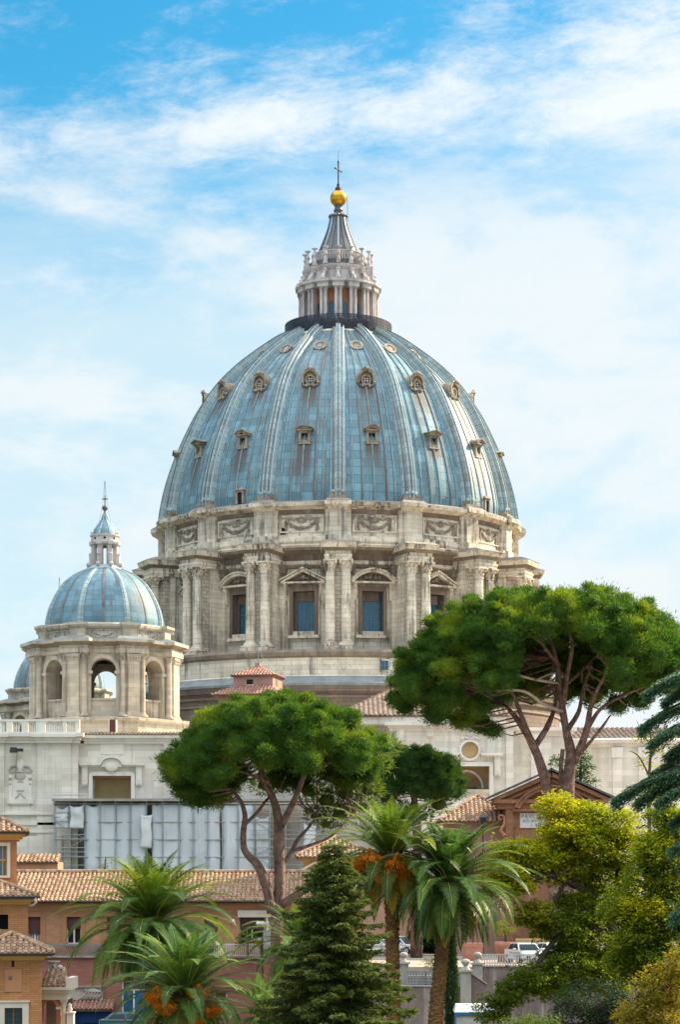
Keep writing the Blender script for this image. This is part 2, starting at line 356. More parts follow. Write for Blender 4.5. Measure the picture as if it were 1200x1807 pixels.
def pediment(mb, hw, r0, r1, z0, h, kind, mat='trim_stone', inner='dark_trim'):
    # r1 is the front of the cornice; the field behind it is set back
    th = .34
    mb.mat(mat).box(-hw, hw, -r1, -r0, z0, z0+th*.7)
    if kind == 'tri':
        mb.mat(mat).prism([(-hw-.1, z0+th*.7), (-hw+.45, z0+th*.7), (0, z0+h-th*1.2), (hw-.45, z0+th*.7), (hw+.1, z0+th*.7), (0, z0+h)], 'y', -r1-.05, -r0)
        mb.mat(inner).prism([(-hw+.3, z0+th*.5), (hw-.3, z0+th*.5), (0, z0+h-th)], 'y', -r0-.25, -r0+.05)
        mb.mat(mat).prism([(-hw-.25, z0+th*.9), (0, z0+h+.02), (hw+.25, z0+th*.9), (hw+.25, z0+th*.9+.16), (0, z0+h+.2), (-hw-.25, z0+th*.9+.16)], 'y', -r1-.25, -r0)
    else:
        hh = h*.82; rad = (hw*hw+hh*hh)/(2*hh); zc = z0+th*.7+hh-rad; a = math.asin(min(1, hw/rad))
        arc = lambda rr: [(rr*math.sin(-a+2*a*k/16), zc+rr*math.cos(-a+2*a*k/16)) for k in range(17)]
        for (ra, rb, f) in ((rad-.38, rad, r1+.05), (rad+.003, rad+.17, r1+.25)):
            o, i = arc(rb), arc(ra)
            for k in range(16): mb.prism([i[k], i[k+1], o[k+1], o[k]], 'y', -f, -r0)
        pts = [p for p in arc(rad-.2)]
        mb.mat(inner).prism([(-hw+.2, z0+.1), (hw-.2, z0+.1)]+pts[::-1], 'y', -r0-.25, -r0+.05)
rng = random.Random(5)
# ------------------------------------------------------------------ the basilica
DY = 329.0; DX = X(597, DY); GZ = -6.2
church = thing('basilica', 'huge pale stone basilica crowned by a blue ribbed dome and gilded ball', 'church', (DX, DY, GZ))
AX = (0, 0, -GZ)                                # the dome's axis; z = 0 is the height of the camera
STEP = 2*PI/16
prof = rs([(24.6, 51.3), (24.55, 53.2), (23.65, 57.3), (21.95, 62), (18.9, 68), (15.0, 72.4), (9.7, 76.5), (6.9, 78.1)], 10)
PZ = np.array([p[1] for p in prof]); PR = np.array([p[0] for p in prof])
def dr(z): return float(np.interp(z, PZ, PR))
mb = MB(); mb.smooth = True
mb.mat('lead').lathe(prof, 192, uR=25.0)
mb.smooth = False
arcs = [0]
for a, b in zip(prof, prof[1:]): arcs.append(arcs[-1]+math.hypot(b[0]-a[0], b[1]-a[1]))
def strip(mb, ang, w0, w1, h, mat, i0=0, i1=None, off=0.0):   # a band lying on the dome along a meridian
    mb.mat(mat); i1 = i1 or len(prof)-1; prev = None
    for i in range(i0, i1+1):
        r, z = prof[i]; a, b = prof[max(i-1, 0)], prof[min(i+1, len(prof)-1)]
        tx, tz = b[0]-a[0], b[1]-a[1]; L = math.hypot(tx, tz); nr, nz = tz/L, -tx/L
        w_ = w0+(w1-w0)*i/(len(prof)-1)
        ca, sa = math.cos(ang), math.sin(ang); row = []
        for s, hh in ((-1, -.15), (-.92, h), (.92, h), (1, -.15)):
            rr, zz, tt = r+nr*hh, z+nz*hh, s*w_+off
            row.append((tt*ca+rr*sa, tt*sa-rr*ca, zz))
        row = mb.av(row)
        if prev is not None:
            for k in range(3): mb.af((prev+k, prev+k+1, row+k+1, row+k), ((k*.4, arcs[i-1]), (k*.4+.4, arcs[i-1]), (k*.4+.4, arcs[i]), (k*.4, arcs[i])))
        prev = row
    return mb
for k in range(16):
    c = (k+.5)*STEP
    for f in (-.15, .155): strip(mb, c+f*STEP*1.15, .10, .05, .11, 'lead_seam'); strip(mb, c+f*STEP*1.15+.006, .05, .03, .13, 'lead_roll')
    strip(mb, c, .07, .04, .10, 'lead_roll'); strip(mb, c-.006, .07, .04, .06, 'lead_seam')
    for f in (-.30, .29): strip(mb, c+f*STEP, .08, .05, .09, 'lead_roll')
def arc_at(z): return float(np.interp(z, PZ, np.array(arcs)))
lm_ = MATS['lead']; t = NT(lm_.node_tree); bs = t.n['Principled BSDF']; src = bs.inputs['Base Color'].links[0].from_socket
ux, uy, _ = t.xyz(t.new('ShaderNodeTexCoord').outputs['UV']); bay = 25.0*STEP
fr = t.m('SUBTRACT', t.m('FRACT', t.m('DIVIDE', ux, bay)), .5); fa = t.m('ABSOLUTE', fr); col = src
sn = t.noise(t.vec(t.m('MULTIPLY', ux, 3.2), t.m('MULTIPLY', uy, .05)), 1.0, 4, .7); s2 = t.noise(t.vec(t.m('MULTIPLY', ux, .8), t.m('MULTIPLY', uy, .16), 4), 1.0, 4, .6)
for zz, ln, hw in ((59.0, 7.0, .125), (67.3, 7.0, .14)):            # soot washed down below the dormers
    va = arc_at(zz); brn = t.new('ShaderNodeTexWhiteNoise', noise_dimensions='1D'); t.put(brn.inputs['W'], t.m('ADD', t.m('FLOOR', t.m('DIVIDE', ux, bay)), zz)); rb_ = brn.outputs['Value']
    run = t.m('MULTIPLY', t.ss(uy, t.m('SUBTRACT', va-ln*.35, t.m('MULTIPLY', rb_, ln*.9)), va-.4), t.m('LESS_THAN', uy, va+.5))
    f = t.m('MULTIPLY', t.m('MULTIPLY', run, t.ss(fa, hw+.03, hw-.05)), t.ss(t.m('ADD', sn, t.m('MULTIPLY', run, .20)), .50, .60)); col = t.mix(t.m('MULTIPLY', f, .95), col, (.085, .07, .06))
for c_, wd in ((.285, .02), (-.30, .016), (.165, .012), (-.172, .012)):
    f = t.m('MULTIPLY', t.ss(t.m('ABSOLUTE', t.m('SUBTRACT', fr, c_)), wd, wd*.4), t.ss(s2, .38, .56)); col = t.mix(t.m('MULTIPLY', f, .95), col, (.11, .085, .07))
f = t.m('MULTIPLY', t.ss(uy, arc_at(69), arc_at(77)), t.ss(sn, .42, .6)); col = t.mix(t.m('MULTIPLY', f, .7), col, (.11, .115, .12))
t.put(bs.inputs['Base Color'], col)
dome = mb.build('dome', church, AX); dome['label'] = 'great lead covered dome with sixteen ribs and three rows of dormers'
# ribs
mb = MB(); strip(mb, 0, 1.15, .82, .46, 'lead_rib'); strip(mb, 0, .46, .34, .92, 'lead_rib'); strip(mb, 0, .15, .1, .52, 'lead_seam', off=-.72)
strip(mb, 0, .1, .1, .66, 'lead_pale', off=.72); strip(mb, 0, .09, .07, 1.06, 'lead_seam')
mb.mat('dormer_stone').box(-1.3, 1.3, -25.7, -24, 51.3, 51.75).box(-1.1, 1.1, -25.4, -24, 51.7, 52.15)
mb.mat('lead_rib'); mb.ball((-.62, -25.3, 52.35), .28, 8); mb.ball((.62, -25.3, 52.35), .28, 8); mb.ball((0, -25.45, 52.5), .3, 8)
rib = mb.build('rib', dome)
for k in range(1, 16): dup(rib, dome, k*STEP)
# dormers: three rows
def dormer(kind):
    mb = MB(); z0 = 60.2; r = dr(z0-1.1)+.06; q = 'dormer_stone'; mb.T = Matrix.Translation((0, -r+.5, z0)) @ Matrix.Diagonal((.78, 1, .82, 1)) @ Matrix.Translation((0, r-.5, -z0))
    mb.mat(q).box(-.98, -.56, -r, -r+1.6, z0-1.15, z0+.75).box(.56, .98, -r, -r+1.6, z0-1.15, z0+.75)
    mb.box(-.56, .56, -r+.02, -r+1.6, z0-1.15, z0-.72).box(-.56, .56, -r+.02, -r+1.8, z0+.42, z0+.75)
    mb.mat('dark_hole').box(-.57, .57, -r+.42, -r+1.7, z0-.75, z0+.45)
    mb.mat('muntin').box(-.03, .03, -r+.36, -r+.44, z0-.72, z0+.42).box(-.56, .56, -r+.36, -r+.43, z0-.2, z0-.14)
    mb.mat(q).frus(-1.12, 1.12, -r-.1, -r+1.5, z0-1.4, -1.0, 1.0, -r-.02, -r+1.5, z0-1.153)
    pediment(mb, 1.28, r-1.9, r+.28, z0+.753, .72, kind, q, 'dark_trim')
    return mb.build('dormer_window', dome)
da, dbb = dormer('tri'), dormer('seg')
for k in range(16):
    src = da if k % 2 else dbb
    o = src if k in (0, 1) else dup(src, dome)
    o.rotation_euler = (0, 0, (k+.5)*STEP if k < 99 else 0)
z0 = 68.7; r = dr(z0-1.2)-.02; mb = MB(); mb.T = Matrix.Translation((0, -r+.5, z0)) @ Matrix.Diagonal((.80, 1, .82, 1)) @ Matrix.Translation((0, r-.5, -z0))
def ring(mb, r0, r1, y0, y1, zc, n=20, a0=0, a1=2*PI, sqz=1):
    p = [(math.cos(a0+(a1-a0)*k/n), math.sin(a0+(a1-a0)*k/n)*sqz) for k in range(n+1)]
    for a, b in zip(p, p[1:]): mb.prism([(a[0]*r0, zc+a[1]*r0), (b[0]*r0, zc+b[1]*r0), (b[0]*r1, zc+b[1]*r1), (a[0]*r1, zc+a[1]*r1)], 'y', y0, y1)
mb.mat('dormer_stone'); ring(mb, .62, .86, -r-.12, -r+2.2, z0-.35, 20)
ring(mb, 1.08, 1.42, -r-.22, -r+3.2, z0, 18, R(-25), R(205))
mb.mat('niche'); mb.prism([(1.15*math.cos(R(-35+250*k/18)), z0+1.15*math.sin(R(-35+250*k/18))) for k in range(19)], 'y', -r+.3, -r+3.1)
mb.mat('dark_hole').prism([(.66*math.cos(2*PI*k/16), z0-.35+.66*math.sin(2*PI*k/16)) for k in range(16)], 'y', -r+.12, -r+2)
mb.mat('marble')
for x in (-.22, .22): mb.box(x-.05, x+.05, -r+.02, -r+.13, z0-.95, z0+.25)
for z in (-.15, .2): mb.box(-.62, .62, -r+.03, -r+.14, z0-.35+z-.05, z0-.35+z+.05)
mb.mat('dormer_stone')
for s in (-1, 1):
    mb.ball((s*1.32, -r-.05, z0-.75), .3, 8); mb.ball((s*.62, -r-.1, z0-1.32), .34, 8); mb.tube([(s*1.3, -r, z0-.7), (s*1.15, -r-.1, z0-1.25), (s*.6, -r-.1, z0-1.35), (0, -r-.1, z0-1.2)], .16, 6)
    mb.tube([(0, -r-.2, z0+1.62), (s*.3, -r-.2, z0+1.66), (s*.5, -r-.2, z0+1.45), (s*.95, -r-.2, z0+1.22)], .14, 6)
mb.ball((0, -r-.22, z0+1.5), .34, 8); mb.ball((0, -r-.2, z0+1.82), .18, 6)
o = mb.build('shell_window', dome)
for k in range(16):
    c = o if k == 0 else dup(o, dome)
    c.rotation_euler = (0, 0, (k+.5)*STEP)
z0 = 74.3; r = dr(z0); mb = MB(); tl = math.radians(38)
mb.T = Matrix.Translation((0, -r+.05, z0)) @ Matrix.Rotation(-tl, 4, 'X')
mb.mat('dormer_stone'); ring(mb, .62, .95, -.42, .5, 0, 20); ring(mb, .48, .62, -.3, .5, 0, 18)
mb.mat('dark_trim').prism([(.6*math.cos(2*PI*k/16), .6*math.sin(2*PI*k/16)) for k in range(16)], 'y', -.2, .5)
mb.mat('marble'); mb.box(-.06, .06, -.34, -.19, -.5, .5).box(-.5, .5, -.33, -.19, -.06, .06).box(-.3, -.2, -.32, -.19, -.45, .45).box(.2, .3, -.32, -.19, -.45, .45)
o = mb.build('oculus_window', dome)
for k in range(16):
    c = o if k == 0 else dup(o, dome)
    c.rotation_euler = (0, 0, (k+.5)*STEP)
mb = MB(); z0 = 52.6; r = dr(z0)+.25
mb.mat('dormer_stone').box(-.62, -.36, -r, -r+1.2, z0-1.2, z0+.62).box(.36, .62, -r, -r+1.2, z0-1.2, z0+.62).box(-.36, .36, -r, -r+1.2, z0+.35, z0+.62)
mb.mat('dark_hole').box(-.37, .37, -r+.15, -r+1, z0-1.2, z0+.36)
mb.mat('dormer_stone').frus(-.78, .78, -r-.14, -r+1, z0+.623, -.5, .5, -r-.05, -r+1, z0+.95)
o = mb.build('access_hatch', dome); o.rotation_euler = (0, 0, R(-32)); dup(o, dome, R(55))
# drum and attic
mb = MB(); n = 192
mb.mat('brown_stone').lathe([(31.4, 8), (31.4, 23.6), (31.6, 23.8), (31.4, 24.1), (31.4, 24.6), (31.75, 24.75), (31.75, 25.0), (31.45, 25.05), (31.45, 25.5), (31.8, 25.6), (31.9, 26.2), (32.1, 26.3)], n)
mb.mat('lead_ledge').lathe([(32.1, 26.3), (32.1, 26.6), (29.8, 27.7)], n)
mb.mat('drum_stone').lathe([(29.8, 27.7), (29.6, 27.9), (29.6, 30.1)], n)
mb.mat('dark_trim').lathe([(29.6, 30.1), (29.95, 30.35), (30.05, 30.8), (29.8, 31.15), (22.9, 31.2)], n)
RW = 23.2; za, zb = 34.2, 39.5; aw = 1.45/RW
for k in range(16):
    c = (k+.5)*STEP; A = [c-STEP/2, c-STEP*.3, c-aw, c, c+aw, c+STEP*.3, c+STEP/2]
    mb.mat('drum_stone')
    pt = lambda a, z, rr=RW: (rr*math.sin(a), -rr*math.cos(a), z)
    for a, b in zip(A, A[1:]):
        for z1, z2 in ((31.1, za), (za, zb), (zb, 43.0)):
            if abs((a+b)/2-c) < aw and z1 == za: continue
            mb.poly([pt(a, z1), pt(b, z1), pt(b, z2), pt(a, z2)])
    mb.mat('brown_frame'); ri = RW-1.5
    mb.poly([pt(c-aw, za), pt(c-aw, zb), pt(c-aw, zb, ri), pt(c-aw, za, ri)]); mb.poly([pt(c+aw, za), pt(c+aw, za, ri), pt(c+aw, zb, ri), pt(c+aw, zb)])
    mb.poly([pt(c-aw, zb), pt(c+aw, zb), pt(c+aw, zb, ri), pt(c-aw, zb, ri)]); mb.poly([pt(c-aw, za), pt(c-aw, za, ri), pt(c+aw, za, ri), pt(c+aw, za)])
mb.mat('dark_trim').lathe([(RW, 42.5), (RW+.25, 42.6), (RW+.3, 42.95)], n)
mb.mat('trim_stone').lathe([(RW+.3, 42.95), (RW+.5, 43.1), (RW+.5, 43.5), (RW+.35, 43.55)], n)
mb.mat('brown_frame').lathe([(RW+.35, 43.55), (RW+.35, 44.3)], n)
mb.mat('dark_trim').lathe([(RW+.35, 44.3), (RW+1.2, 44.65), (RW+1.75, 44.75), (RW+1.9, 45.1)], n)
mb.mat('trim_stone').lathe([(RW+1.9, 45.1), (RW+2.1, 45.35), (RW+1.6, 45.6), (25.0, 45.9), (24.9, 46.5), (24.65, 46.6)], n)
mb.mat('drum_stone').lathe([(24.65, 46.6), (24.65, 49.5)], n)
mb.mat('brown_frame').lathe([(24.65, 49.5), (24.8, 49.7), (24.85, 50.1)], n)
mb.mat('trim_stone').lathe([(24.85, 50.1), (25.5, 50.35), (25.9, 50.45), (26.05, 50.9)], n)
mb.mat('grime_top').lathe([(26.05, 50.9), (25.6, 51.15), (24.9, 51.25), (24.4, 51.35)], n)
drum = mb.build('drum', church, AX); drum['label'] = 'round stone drum with paired columns between tall windows'
mb = MB()
mb.mat('rubble').box(-1.2, 1.2, -27.3, -22.8, 31.1, 43.0)
mb.mat('drum_stone').box(-1.55, 1.55, -25.6, -22.9, 31.1, 43.0).box(-2.1, 2.1, -23.75, -22.7, 31.1, 43.0)
mb.mat('trim_stone').box(-2.0, 2.0, -28.85, -23, 31.05, 31.7)
for s in (-1, 1):                               # pilaster capitals where the buttress meets the wall
    mb.mat('dark_trim').frus(s*1.85-.3, s*1.85+.3, -24.0, -23, 41.6, s*1.85-.5, s*1.85+.5, -24.3, -23, 42.9)
    for j in range(3): mb.ball((s*1.85-.3+.3*j, -24.1, 42.1), .2, 6); mb.ball((s*1.85-.3+.3*j, -24.2, 42.65), .2, 6)
mb.mat('trim_stone').box(-1.75, 1.75, -28.45, -23, 43.003, 43.35).box(-1.82, 1.82, -28.52, -23, 43.35, 43.65)
mb.box(-1.68, 1.68, -28.35, -23, 43.65, 44.1)
mb.mat('dark_trim').frus(-1.68, 1.68, -28.35, -23, 44.1, -2.2, 2.2, -28.9, -23, 44.5)
mb.mat('trim_stone').frus(-2.25, 2.25, -29.0, -23, 44.5, -2.4, 2.4, -29.2, -23, 45.15)
mb.mat('grime_top').frus(-2.45, 2.45, -29.25, -24, 45.15, -2.0, 2.0, -27.9, -24, 45.6)
mb.mat('drum_stone').box(-1.7, 1.7, -25.15, -24.2, 45.6, 50.1).box(-1.08, 1.08, -25.6, -24.2, 45.6, 50.1)
mb.mat('trim_stone').box(-1.8, 1.8, -25.4, -24.2, 45.5, 46.6).box(-1.2, 1.2, -25.85, -24.2, 45.5, 46.6)
mb.mat('trim_stone').frus(-1.2, 1.2, -25.7, -24, 49.9, -1.75, 1.75, -26.55, -24, 50.5).box(-1.78, 1.78, -26.62, -24, 50.5, 50.95)
mb.mat('grime_top').frus(-1.78, 1.78, -26.62, -24, 50.953, -1.5, 1.5, -26.0, -24, 51.36)
but = mb.build('buttress', drum)
cols = []
for s in (-1, 1):
    mb = MB(); column(mb, s*1.04, 27.65, 31.7, 43.0, .66, 1.5); cols.append(mb.build('column', drum))
for k in range(1, 16):
    dup(but, drum, k*STEP)
    for c in cols: dup(c, drum, k*STEP)
def drum_window(kind):
    mb = MB(); r = RW; q = 'trim_stone'
    mb.mat('brown_frame').box(-1.95, -1.44, -r-.28, -r+.6, 33.7, 40.1).box(1.44, 1.95, -r-.28, -r+.6, 33.7, 40.1).box(-1.44, 1.44, -r-.28, -r+.6, 39.5, 40.1)
    mb.mat(q).box(-2.15, -1.953, -r-.16, -r+.5, 33.7, 40.1).box(1.953, 2.15, -r-.16, -r+.5, 33.7, 40.1)
    mb.frus(-2.3, 2.3, -r-.5, -r+.5, 33.3, -2.2, 2.2, -r-.35, -r+.5, 33.7); mb.box(-1.44, 1.44, -r-.3, -r+.5, 33.7, 34.2)
    mb.mat('dark_trim').box(-2.35, 2.35, -r-.2, -r+.5, 40.1, 40.5)
    for s in (-1, 1):
        mb.mat(q).frus(s*2.45-.2, s*2.45+.2, -r-.2, -r+.4, 38.2, s*2.45-.26, s*2.45+.26, -r-.75, -r+.4, 40.5); mb.ball((s*2.45, -r-.5, 40.0), .3, 7); mb.ball((s*2.45, -r-.2, 38.4), .2, 6)
    pediment(mb, 3.0, r-.2, r+.95, 40.5, 1.95, kind)
    if kind == 'tri': mb.mat('relief').ball((0, -r-.35, 41.35), .35, 8).ball((-.5, -r-.3, 41.2), .22, 6).ball((.5, -r-.3, 41.2), .22, 6)
    else:
        for x in (-.9, -.35, .35, .9): mb.mat('relief').ball((x, -r-.3, 41.3), .25, 7)
    yb = -r+1.1
    mb.mat('glass').box(-1.5, 1.5, yb, yb+.15, 34.1, 39.6)
    mb.mat('brown_frame').box(-1.46, -1.12, yb-.25, yb+.05, 34.2, 39.5).box(-1.12, 1.12, yb-.25, yb+.05, 38.3, 39.5)
    mb.mat('muntin')
    for x in (-.75, -.38, 0, .38, .75): mb.box(x-.035, x+.035, yb-.07, yb+.02, 34.2, 38.3)
    for z in (35.5, 36.9): mb.box(-1.12, 1.44, yb-.06, yb+.03, z-.03, z+.03)
    return mb.build('window', drum)
wa, wb = drum_window('tri'), drum_window('seg')
for k in range(16):
    src = wb if k % 2 == 0 else wa
    o = src if k < 2 else dup(src, drum)
    o.rotation_euler = (0, 0, (k+.5)*STEP)
mb = MB(); r = 24.6
mb.mat('trim_stone').box(-2.95, 2.95, -r-.14, -r+.6, 49.1, 49.35).box(-2.95, 2.95, -r-.14, -r+.6, 47.1, 47.3).box(-2.95, -2.75, -r-.13, -r+.6, 47.3, 49.1).box(2.75, 2.95, -r-.13, -r+.6, 47.3, 49.1)
mb.mat('relief'); swag(mb, 2.0, r+.1, 48.55, .9, .27, rng)
gar = mb.build('garland', drum)
for k in range(16):
    o = gar if k == 0 else dup(gar, drum)
    o.rotation_euler = (0, 0, (k+.5)*STEP)
mb = MB(); mb.mat('trim_stone').box(-.45, -.25, -RW-.25, -RW+.3, 31.2, 32.6).box(.25, .45, -RW-.25, -RW+.3, 31.2, 32.6)
ring(mb, .25, .45, -RW-.25, -RW+.3, 32.6, 8, 0, PI); mb.mat('white_trim').box(-.26, .26, -RW-.1, -RW+.3, 31.2, 32.6)
mb.prism([(.26*math.cos(PI*k/8), 32.6+.26*math.sin(PI*k/8)) for k in range(9)], 'y', -RW-.1, -RW+.3)
o = mb.build('small_door', drum); o.rotation_euler = (0, 0, R(-19)); dup(o, drum, R(-41.5))
mb = MB(); mb.mat('trim_stone').box(-.7, .7, -29.75, -29, 28.3, 29.9); mb.mat('glass').box(-.5, .5, -29.8, -29.3, 28.5, 29.7); mb.mat('muntin').box(-.04, .04, -29.94, -29.5, 28.5, 29.7).box(-.55, .55, -29.93, -29.5, 29.05, 29.13)
o = mb.build('podium_window', drum); o.rotation_euler = (0, 0, R(11.7))
mb = MB(); mb.mat('dark_hole').box(-.35, .35, -24.75, -24.3, 46.9, 47.8); mb.mat('trim_stone').box(-.45, .45, -24.73, -24.3, 47.8, 47.95)
o = mb.build('attic_hatch', drum); o.rotation_euler = (0, 0, R(-17.3))
# ------------------------------------------------------------------ lantern
mb = MB(); n = 64
mb.mat('trim_stone').lathe([(6.6, 77.3), (7.7, 77.4), (7.8, 77.75), (7.6, 78.05), (4.4, 78.1)], n)
mb.mat('ochre').lathe([(4.5, 78.0), (4.5, 84.6)], n)
mb.mat('marble').lathe([(4.5, 84.5), (5.0, 84.7), (5.15, 85.35), (4.8, 85.6), (4.7, 85.7), (4.7, 87.1), (4.85, 87.2), (5.05, 87.5), (5.15, 87.8), (4.5, 88.0), (3.7, 88.05)], n)
mb.mat('lead_dark').lathe([(4.3, 88.0), (4.3, 88.7), (3.3, 88.8), (3.3, 89.2)], n)
mb.mat('marble').box(3.2, 4.9, -3.0, -1.2, 85.3, 87.9)
lantern = mb.build('lantern', church, AX); lantern['label'] = 'round columned lantern with a lead spire standing on the dome'
mb = MB(); column(mb, -.33, 5.45, 78.1, 84.5, .235, .6, 'marble', 'marble', 8); c0 = mb.build('column', lantern)
mb = MB(); column(mb, .33, 5.45, 78.1, 84.5, .235, .6, 'marble', 'marble', 8); c1 = mb.build('column', lantern)
mb = MB(); mb.mat('marble').box(-.8, .8, -5.85, -4.3, 84.5, 85.0).frus(-.8, .8, -5.85, -4.3, 85.0, -1.0, 1.0, -6.1, -4.3, 85.2).box(-1.02, 1.02, -6.12, -4.3, 85.2, 85.5).box(-.3, .3, -5.3, -4.3, 78, 84.5)
mb.tube([(0, -5.75, 85.6), (0, -5.7, 86.0), (0, -5.3, 86.3), (0, -5.0, 86.9), (0, -5.15, 87.2)], [.34, .3, .22, .24, .3], 8); mb.ball((0, -5.6, 85.75), .42, 8, (.7, 1, 1)); mb.box(-.32, .32, -5.25, -4.5, 86.8, 87.15)
br = mb.build('entablature_block', lantern)
mb = MB(); zf = 87.95
mb.mat('marble').box(-.28, .28, -4.95, -4.45, zf, zf+.35); mb.smooth = True
mb.lathe([(.25, zf+.35), (.3, zf+.6), (.2, zf+.9), (.12, zf+1.1), (.24, zf+1.3), (.27, zf+1.55), (.15, zf+1.75), (.13, zf+2.1), (.42, zf+2.3), (.42, zf+2.4), (0, zf+2.5)], 10, c=(0, -4.7)); mb.smooth = False
cd = mb.build('candelabrum', lantern)
mb = MB()
mb.mat('glass').prism([(-.42, 78.1), (.42, 78.1)]+[(.42*math.cos(PI*k/8), 82.2+.42*math.sin(PI*k/8)) for k in range(9)], 'y', -4.56, -4.2)
mb.mat('ochre'); ring(mb, .42, .56, -4.62, -4.2, 82.2, 8, 0, PI); mb.box(-.56, -.42, -4.62, -4.2, 78.1, 82.2).box(.42, .56, -4.62, -4.2, 78.1, 82.2)
mb.mat('muntin').box(-.42, .42, -4.6, -4.2, 81.3, 81.37).box(-.03, .03, -4.6, -4.2, 78.1, 82.5)
lw = mb.build('arched_window', lantern)
for k in range(16):
    a = k*STEP
    if k:
        for o in (c0, c1, br, cd): dup(o, lantern, a)
    o = lw if k == 0 else dup(lw, lantern)
    o.rotation_euler = (0, 0, a+STEP/2)
mb = MB(); mb.mat('marble')
for k in range(96):
    a = 2*PI*k/96; mb.T = Matrix.Rotation(a, 4, 'Z'); mb.box(-.06, .06, -3.75, -3.62, 88.7, 90.0)
mb.T = None; mb.lathe([(3.6, 90.0), (3.8, 90.0), (3.8, 90.15), (3.6, 90.15)], 48); mb.build('balustrade', lantern)
mb = MB(); mb.smooth = True; sp = rs([(3.3, 88.9), (2.85, 90.5), (2.1, 92.3), (1.45, 94.1), (1.05, 95.9)], 6)
mb.mat('lead_dark').lathe(sp, 32); mb.lathe([(.85, 95.9), (.62, 96.0), (.62, 96.5), (.72, 96.6), (.55, 96.8), (.5, 97.2), (.62, 97.3), (.3, 97.5)], 20); mb.smooth = False
for k in range(16):
    mb.T = Matrix.Rotation(k*STEP, 4, 'Z'); mb.mat('lead_seam' if k % 2 else 'lead_pale')
    for a, b in zip(sp, sp[1:]): mb.poly([(-.13, -a[0]-.12, a[1]), (.13, -a[0]-.12, a[1]), (.1, -b[0]-.12, b[1]), (-.1, -b[0]-.12, b[1])]); mb.poly([(-.13, -a[0]-.12, a[1]), (-.1, -b[0]-.12, b[1]), (-.1, -b[0]+.05, b[1]), (-.13, -a[0]+.05, a[1])]); mb.poly([(.13, -a[0]-.12, a[1]), (.1, -b[0]-.12, b[1]), (.1, -b[0]+.05, b[1]), (.13, -a[0]+.05, a[1])])
    mb.mat('lead_dark').ball((0, -1.22, 95.75), .24, 6)
mb.T = None; spire = mb.build('spire', lantern)
mb = MB(); mb.mat('gold'); mb.smooth = True; mb.ball((0, 0, 98.35), 1.18, 32); mb.smooth = False; mb.build('gilded_ball', lantern)
mb = MB(); mb.mat('iron').lathe([(.5, 99.45), (.45, 99.8), (.22, 100.1), (.2, 100.4), (.08, 100.6)], 12)
mb.box(-.09, .09, -.09, .09, 100.4, 103.6); mb.T = Matrix.Rotation(R(62), 4, 'Z'); mb.box(-.85, .85, -.08, .08, 102.35, 102.52)
for s in (-1, 1): mb.ball((s*.9, 0, 102.43), .15, 6)
mb.T = None; mb.ball((0, 0, 103.6), .16, 6); mb.tube([(0, 0, 103.6), (0, 0, 105.2)], .025, 5); mb.tube([(1.1, 0, 98.8), (1.28, 0, 98.3), (1.35, 0, 94.3)], .035, 5); mb.build('cross', lantern)
mb = MB(); mb.mat('bronze_dark')
for k in range(240):
    mb.T = Matrix.Rotation(2*PI*k/240, 4, 'Z'); mb.box(-.06 if k % 8 else -.09, .06 if k % 8 else .09, -7.62, -7.55, 78.0, 80.1)
mb.T = None
for z in (78.15, 78.55, 78.95, 79.35, 79.75, 80.1): mb.lathe([(7.54, z), (7.63, z), (7.63, z+.06), (7.54, z+.06)], 64)
mb.build('gallery_railing', lantern)
mb = MB(); mb.mat('crowd_cloth'); rg = random.Random(3)
for k in range(190):                            # visitors looking out from the gallery
    a = rg.uniform(-1.75, 1.75); rr = rg.uniform(6.7, 7.3); x, y, h = rr*math.sin(a), -rr*math.cos(a), rg.uniform(1.45, 1.8); z = 78.08
    mb.tube([(x-.08, y, z), (x-.09, y, z+h*.47), (x, y, z+h*.5), (x, y, z+h*.8), (x, y, z+h*.86)], [.07, .1, .17, .2, .07], 6); mb.tube([(x+.09, y, z), (x+.09, y, z+h*.49)], [.07, .1], 5)
    mb.tube([(x+.22, y, z+h*.78), (x+.27, y-.05, z+h*.6), (x+.2, y-.2, z+h*.52)], [.06, .05, .04], 5); mb.ball((x, y, z+h*.93), .12, 7, (1, 1, 1.2))
o = mb.build('visitors', None, (DX, DY, 0)); tag(o, 'crowd of tiny visitors behind the dark railing of the lantern gallery', 'crowd', None, 'stuff')
